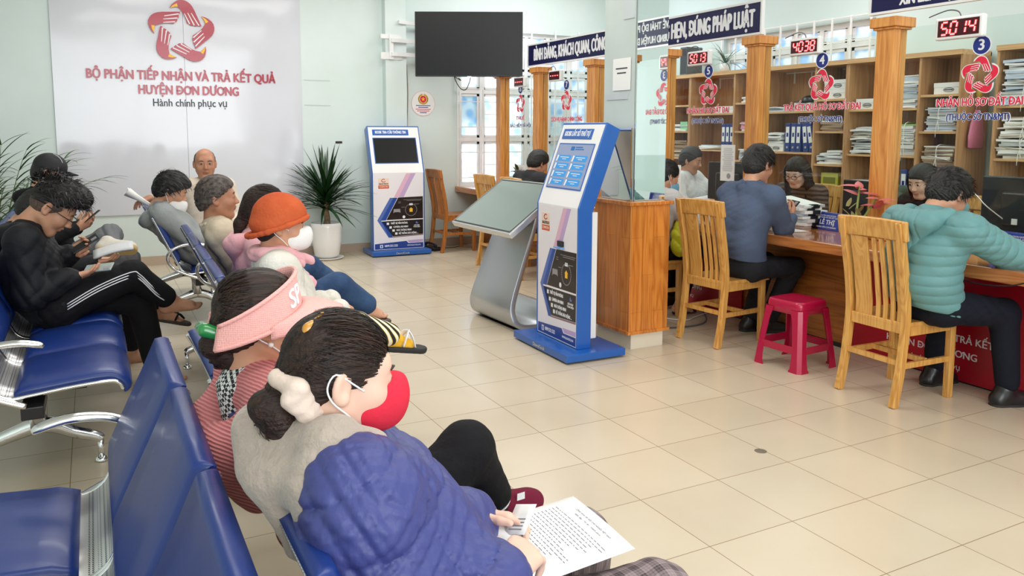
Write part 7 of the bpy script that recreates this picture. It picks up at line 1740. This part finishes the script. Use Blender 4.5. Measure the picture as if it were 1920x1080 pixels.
# ================================================================ people at the counter
h = Head((4.045,4.06,1.222), 6, 14, 0, 1.04)
p = Person('man in blue-grey shirt and dark trousers sitting at counter window 4, holding phone', (3.975,4.11,.535), h, 2, 'mid', .19, .005, 1.06, .05)
for q_ in (-1, 1): p.Sh[q_] = p.Sh[q_]-p.up*.018
p.set_arm(-1, (4.285,3.985,.845), elbow=(4.15,3.915,.80)); p.set_arm(1, (4.27,4.14,.84), hint=(-.2,.8,-.6)); p.set_leg(-1, (4.31,3.96,.515), (4.30,4.16,.10)); p.set_leg(1, (4.33,4.24,.50), (4.22,4.26,.10))
p.body(hand_prims((4.285,3.985,.845), (.55,.15,.82), (-.4,.7,.2), .6, 1, 1) + hand_prims((4.27,4.14,.84), (.6,-.35,.6), (-.1,-.7,.2), .6, 1, -1))
p.part('shirt', p.torso(.020, g=1.06) + p.sleeves(.018) + [plane(p.H+p.up*.055, -p.up, .006)], M['shirt_blue'], WR(.010, 34)); collar(p, M['shirt_blue'], .064, .011, .03, .03); p.part('trousers', p.legs(.012) + [cone(p.H+p.l*y*.062, p.H+p.up*.05+p.l*y*.06, .112, .112, k=.04) for y in (-1, 1)] + [plane(p.H+p.up*.062, p.up, .006)], M['trouser_dark'], WR(.005)); short_hair(p, M['hair'], .016, .004, fringe=True, slope=.8, base=-.03, side=.95); tufts(p, M['hair'], 420, .018, .8, -.03, .04, .02, .45, .0042, 8)
p.part('belt', [cone(p.H+p.l*.062+p.up*.04, p.H-p.l*.062+p.up*.04, .117, .117, k=.03), plane(p.H+p.up*.022, -p.up, .004), plane(p.H+p.up*.054, p.up, .004)], M['black'])
p.shoe((4.30,4.16,.085), nrm((.9,-.3,0)), M['shoe_black'], M['sole_dark']); p.shoe((4.22,4.26,.085), nrm((.9,-.2,0)), M['shoe_black'], M['sole_dark'])
held_phone('phone held over the counter by man in blue-grey shirt', (4.325,4.03,.915), (.0,.98,.1), (.72,-.1,.68), .075, .15)

h = Head((4.005,2.655,1.120), -6, 34, 0, 1.04)
p = Person('man in teal quilted puffer jacket writing at counter window 3', (3.945,2.69,.535), h, -6, 'mid', .195, .0048, 1.06, .055)
p.set_arm(-1, (4.36,2.27,.815), elbow=(4.17,2.40,.815)); p.set_arm(1, (4.10,2.66,1.06), elbow=(4.20,2.92,.80)); p.set_leg(-1, (4.24,2.46,.50), (4.27,2.43,.10)); p.set_leg(1, (4.27,2.82,.50), (4.26,2.84,.10))
p.body(hand_prims((4.36,2.27,.815), (.8,-.2,-.3), (0,.3,-.95), .55, 1, 1) + hand_prims((4.10,2.66,1.06), (-.25,-.1,.95), (-.8,-.1,-.2), .3, 1, 1))
def tq(P):
    z = (P-p.H.astype(np.float32)) @ p.up.astype(np.float32)
    return (.007*(1-np.sqrt(np.abs(np.sin(PI*z/.052))+1e-5))).astype(np.float32)
Tj = p.torso(.032, g=1.06); Sj = p.sleeves(.034, (.055,.009), cuff=.02, r=(.058,.050,.036))
wz = WR(.005, 40); ar = [p.Sh[-1], p.arm[-1][0], p.Sh[1], p.arm[1][0]]
def tpost(P):
    d = np.minimum(np.linalg.norm(P-p.arm[-1][0].astype(np.float32), axis=-1), np.linalg.norm(P-p.arm[1][0].astype(np.float32), axis=-1))
    return tq(P)*np.clip((d-.13)/.08, 0, 1).astype(np.float32)+wz(P)
p.part('jacket', Tj+Sj+[plane(p.H-p.up*.035, -(p.up+p.fw*.35), .015)], M['puff_teal'], tpost, res=.0045)
def hq(P): y = (P-p.N.astype(np.float32)) @ p.l.astype(np.float32); return (.006*(1-np.sqrt(np.abs(np.sin(PI*(y+.02)/.036))+1e-5))).astype(np.float32)*(np.abs(y) < .06)+wz(P)
hood_back(p, mat=M['puff_teal'], sz=1.22, post=hq, k=.04)
p.part('trousers', p.legs(.014), M['trouser_navy'], WR(.006)); short_hair(p, M['hair'], .018, .009, slope=.85, base=-.025); tufts(p, M['hair'], 520, .021, .85, -.025, .042, .32, .4, .0045, 9)
for A_, t_ in (((4.27,2.43,.085), (.92,-.38,0)), ((4.26,2.84,.085), (.98,-.1,0))): p.part('sock', [cone(np.array(A_)+(0,0,-.01), np.array(A_)+(0,0,.05), .038, .038)], M['letter_white']); p.shoe(A_, nrm(t_), M['shoe_black'], M['sole_dark'], L=.27)

h = Head((3.995,4.985,1.105), -2, 14, 0, .98)
p = Person('woman in light grey jacket with blue mask at window 5 beside the column', (3.88,5.02,.53), h, -3, 'mid', .17, .0055, 1.0, .05)
p.set_arm(-1, (4.24,4.92,.80), hint=(-.2,-.8,-.7)); p.set_arm(1, (4.24,5.12,.80), hint=(-.2,.8,-.7)); p.set_leg(-1, (4.25,4.92,.49), (4.10,4.90,.12)); p.set_leg(1, (4.26,5.16,.49), (4.20,5.16,.10))
p.body(hand_prims((4.24,4.92,.80), (.9,.2,-.1), (0,.2,-.9), .4, .95, 1) + hand_prims((4.24,5.12,.80), (.9,-.2,-.1), (0,-.2,-.9), .4, .95, -1) + foot_prims((4.10,4.90,.10), (1,0,-.1), .95), male=False)
p.part('jacket', p.torso(.024, g=1.04) + p.sleeves(.022), M['light_grey'], WR(.009)); hood_back(p, mat=M['light_grey'], sz=.95); p.part('trousers', p.legs(.010), M['black_cloth'], WR(.004)); p.part('hair', hair_cap(h, .012, slope=.7, base=-.035) + [h.ell((-.115,0,-.0), (.035,.036,.04), k=.02)], M['hair'], strands(h, .002)); combed(p, M['hair'], 220, .014, .7, -.035, (-.12,0,0), w=.003, seed=10); p.mask(M['mask_blue'], .045)
p.part('sandal', [cone((4.06,4.90,.02), (4.22,4.90,.015), .034, .036, k=.02), plane((4.1,4.9,.035), (0,0,1), .003), plane((4.1,4.9,.008), (0,0,-1), .003)], M['sole_dark']); p.shoe((4.20,5.16,.085), (1,0,0), M['shoe_black'], L=.23)
yb = thing('yellow_bag', 'bright yellow bag hanging at the side of the woman in light grey jacket', 'bag', (3.98,4.80,.60))
Vt, F = field_mesh([cone((3.98,4.80,.66), (4.0,4.80,.56), .055, .075, k=.03), cone((3.97,4.80,.75), (3.98,4.80,.66), .022, .05, k=.03)], .005, WR(.012, 50)); mesh_np('bag_body', Vt, F, P('yellow_bag', S(206,206,40), .5), yb, (3.98,4.80,.60)); MB().tube([(-.01,0,.14),(-.02,.03,.2),(-.02,.07,.14)], .008, 6, smooth=4).obj('handle', P('yellow_handle', S(206,206,40), .5), yb)

h = Head((3.97,6.98,1.125), 10, 26, 0, 1.0)
p = Person('person in charcoal jacket hunched over the far counter at window 7', (3.88,6.95,.53), h, 4, 'mid', .185, .0065, 1.0, .07)
p.set_arm(-1, (4.24,6.86,.80), hint=(-.1,-.9,-.4)); p.set_arm(1, (4.24,7.12,.80), hint=(-.1,.9,-.4)); p.set_leg(-1, (4.26,6.86,.49), (4.2,6.86,.1)); p.set_leg(1, (4.26,7.06,.49), (4.2,7.06,.1))
p.body(hand_prims((4.24,6.86,.80), (.9,.3,-.1), (0,.2,-.9), .5, 1, 1) + hand_prims((4.24,7.12,.80), (.9,-.3,-.1), (0,-.2,-.9), .5, 1, -1))
p.part('jacket', p.torso(.03, g=1.06) + p.sleeves(.028), M['charcoal'], WR(.009)); p.part('trousers', p.legs(.01), M['black_cloth']); short_hair(p, M['hair'], .02, .005); p.shoe((4.2,6.86,.085), (1,0,0), M['shoe_black']); p.shoe((4.2,7.06,.085), (1,0,0), M['shoe_black'])

# officers behind the glass
h = Head((5.09,4.685,1.120), 196, 22, 0, .98)
p = Person('woman officer with glasses and long dark hair behind glass of window 4', (5.28,4.80,.52), h, 190, 'fair', .17, .0048, 1.0, .03)
p.set_arm(-1, (4.98,4.86,.80), hint=(.3,.6,-.7)); p.set_arm(1, (4.98,4.62,.80), hint=(.3,-.6,-.7)); p.set_leg(-1, (5.08,4.9,.5), (5.10,4.9,.1)); p.set_leg(1, (5.08,4.68,.5), (5.10,4.68,.1))
p.body(hand_prims((4.98,4.86,.80), (-.9,-.3,-.1), (0,-.2,-.9), .4, .95, 1) + hand_prims((4.98,4.62,.80), (-.9,.3,-.1), (0,.2,-.9), .4, .95, -1), male=False)
p.part('sweater', p.torso(.004) + p.sleeves(.012), M['stripe_knit'], WR(.008)); p.part('trousers', p.legs(.01), M['black_cloth']); p.glasses()
L = hair_cap(h, .014, slope=.75, base=-.02)[:2] + [plane(h.w(.035,0,.03), nrm(h.M[0]*.8-h.M[2]*.30), .02)]
L += [h.cone((-.02,y*.085,.02), (-.01,y*.088,-.12), .035, .036, k=.03) for y in (-1, 1)] + [h.cone((-.01,y*.088,-.12), (.06,y*.080,-.30), .036, .030, k=.03) for y in (-1, 1)] + [h.cone((-.07,0,-.02), (-.085,0,-.25), .06, .05, k=.03)]
L2 = hair_cap(h, .014, slope=.75, base=-.02)
Vh = L2 + L[3:]; p.part('hair', Vh, M['hair_brown'], strands(h, .0035, 70)); hanging(p, M['hair_brown'], 320); p.shoe((5.10,4.9,.085), (-1,0,0), M['shoe_black'], L=.23); p.shoe((5.10,4.68,.085), (-1,0,0), M['shoe_black'], L=.23)

h = Head((5.22,6.14,1.165), -58, 12, 0, 1.0)
p = Person('officer in white shirt with dark hair behind glass of window 5', (5.38,6.12,.52), h, -70, 'mid', .18, .0065, 1.0, .03)
p.set_arm(-1, (5.2,5.85,.80), hint=(-.6,.2,-.7)); p.set_arm(1, (5.5,5.82,.80), hint=(.6,.2,-.7)); p.set_leg(-1, (5.38,5.76,.5), (5.38,5.76,.1)); p.set_leg(1, (5.55,5.80,.5), (5.55,5.8,.1))
p.body(hand_prims((5.2,5.85,.80), (.2,-.9,-.1), (0,0,-1), .4, 1, 1) + hand_prims((5.5,5.82,.80), (-.2,-.9,-.1), (0,0,-1), .4, 1, -1))
p.part('shirt', p.torso(.018) + p.sleeves(.016), M['white_shirt'], WR(.008)); p.part('trousers', p.legs(.01), M['black_cloth']); short_hair(p, M['hair'], .016, .005); p.shoe((5.38,5.76,.085), (0,-1,0), M['shoe_black']); p.shoe((5.55,5.8,.085), (0,-1,0), M['shoe_black'])

h = Head((5.16,3.615,1.105), 176, 18, 0, .98)
p = Person('officer with long black hair behind glass just right of near pillar', (5.32,3.56,.52), h, 178, 'fair', .17, .0065, 1.0, .03)
p.set_arm(-1, (5.0,3.68,.80), hint=(.3,.6,-.7)); p.set_arm(1, (5.0,3.44,.80), hint=(.3,-.6,-.7)); p.set_leg(-1, (5.06,3.66,.5), (5.08,3.66,.1)); p.set_leg(1, (5.06,3.46,.5), (5.08,3.46,.1))
p.body(hand_prims((5.0,3.68,.80), (-.9,-.3,-.1), (0,-.2,-.9), .4, .95, 1) + hand_prims((5.0,3.44,.80), (-.9,.3,-.1), (0,.2,-.9), .4, .95, -1), male=False)
p.part('jacket', p.torso(.02) + p.sleeves(.02), M['black_cloth'], WR(.008)); p.part('trousers', p.legs(.01), M['black_cloth'])
p.part('hair', hair_cap(h, .014, slope=.75, base=-.02) + [h.cone((-.02,y*.085,.02), (.0,y*.09,-.24), .036, .03, k=.03) for y in (-1, 1)] + [h.cone((-.07,0,-.02), (-.085,0,-.25), .06, .05, k=.03)], M['hair'], strands(h, .0035, 70)); hanging(p, M['hair'], 260, 2); p.shoe((5.08,3.66,.085), (-1,0,0), M['shoe_black'], L=.23); p.shoe((5.08,3.46,.085), (-1,0,0), M['shoe_black'], L=.23)

# green jacket over the empty officer chair
gj = thing('green_jacket', 'dark green padded jacket hung over chair back behind the counter', 'jacket', (5.60,4.22,.80))
c0 = np.array((5.60,4.22,0.)); Vt, F = field_mesh([cone((5.585,4.01,.985), (5.60,4.42,.985), .055, .055, k=.05, flat=((1,0,0), 1.3)), cone((5.60,4.0,.94), (5.57,3.97,.68), .055, .05, k=.04, q=(.07,.008)), cone((5.61,4.43,.94), (5.60,4.47,.68), .055, .05, k=.04, q=(.07,.008)), cone((5.55,4.09,.92), (5.53,4.09,.56), .07, .06, k=.05, q=(.09,.01)), cone((5.56,4.34,.92), (5.54,4.34,.56), .07, .06, k=.05, q=(.09,.01))], .006, WR(.014, 30)); mesh_np('padded_shell', Vt, F, M['olive'], gj, (5.60,4.22,.80))
MB().tube([(.02,-.1,.21),(.04,0,.24),(.02,.1,.21)], .018, 8, smooth=4).obj('collar', M['olive'], gj)
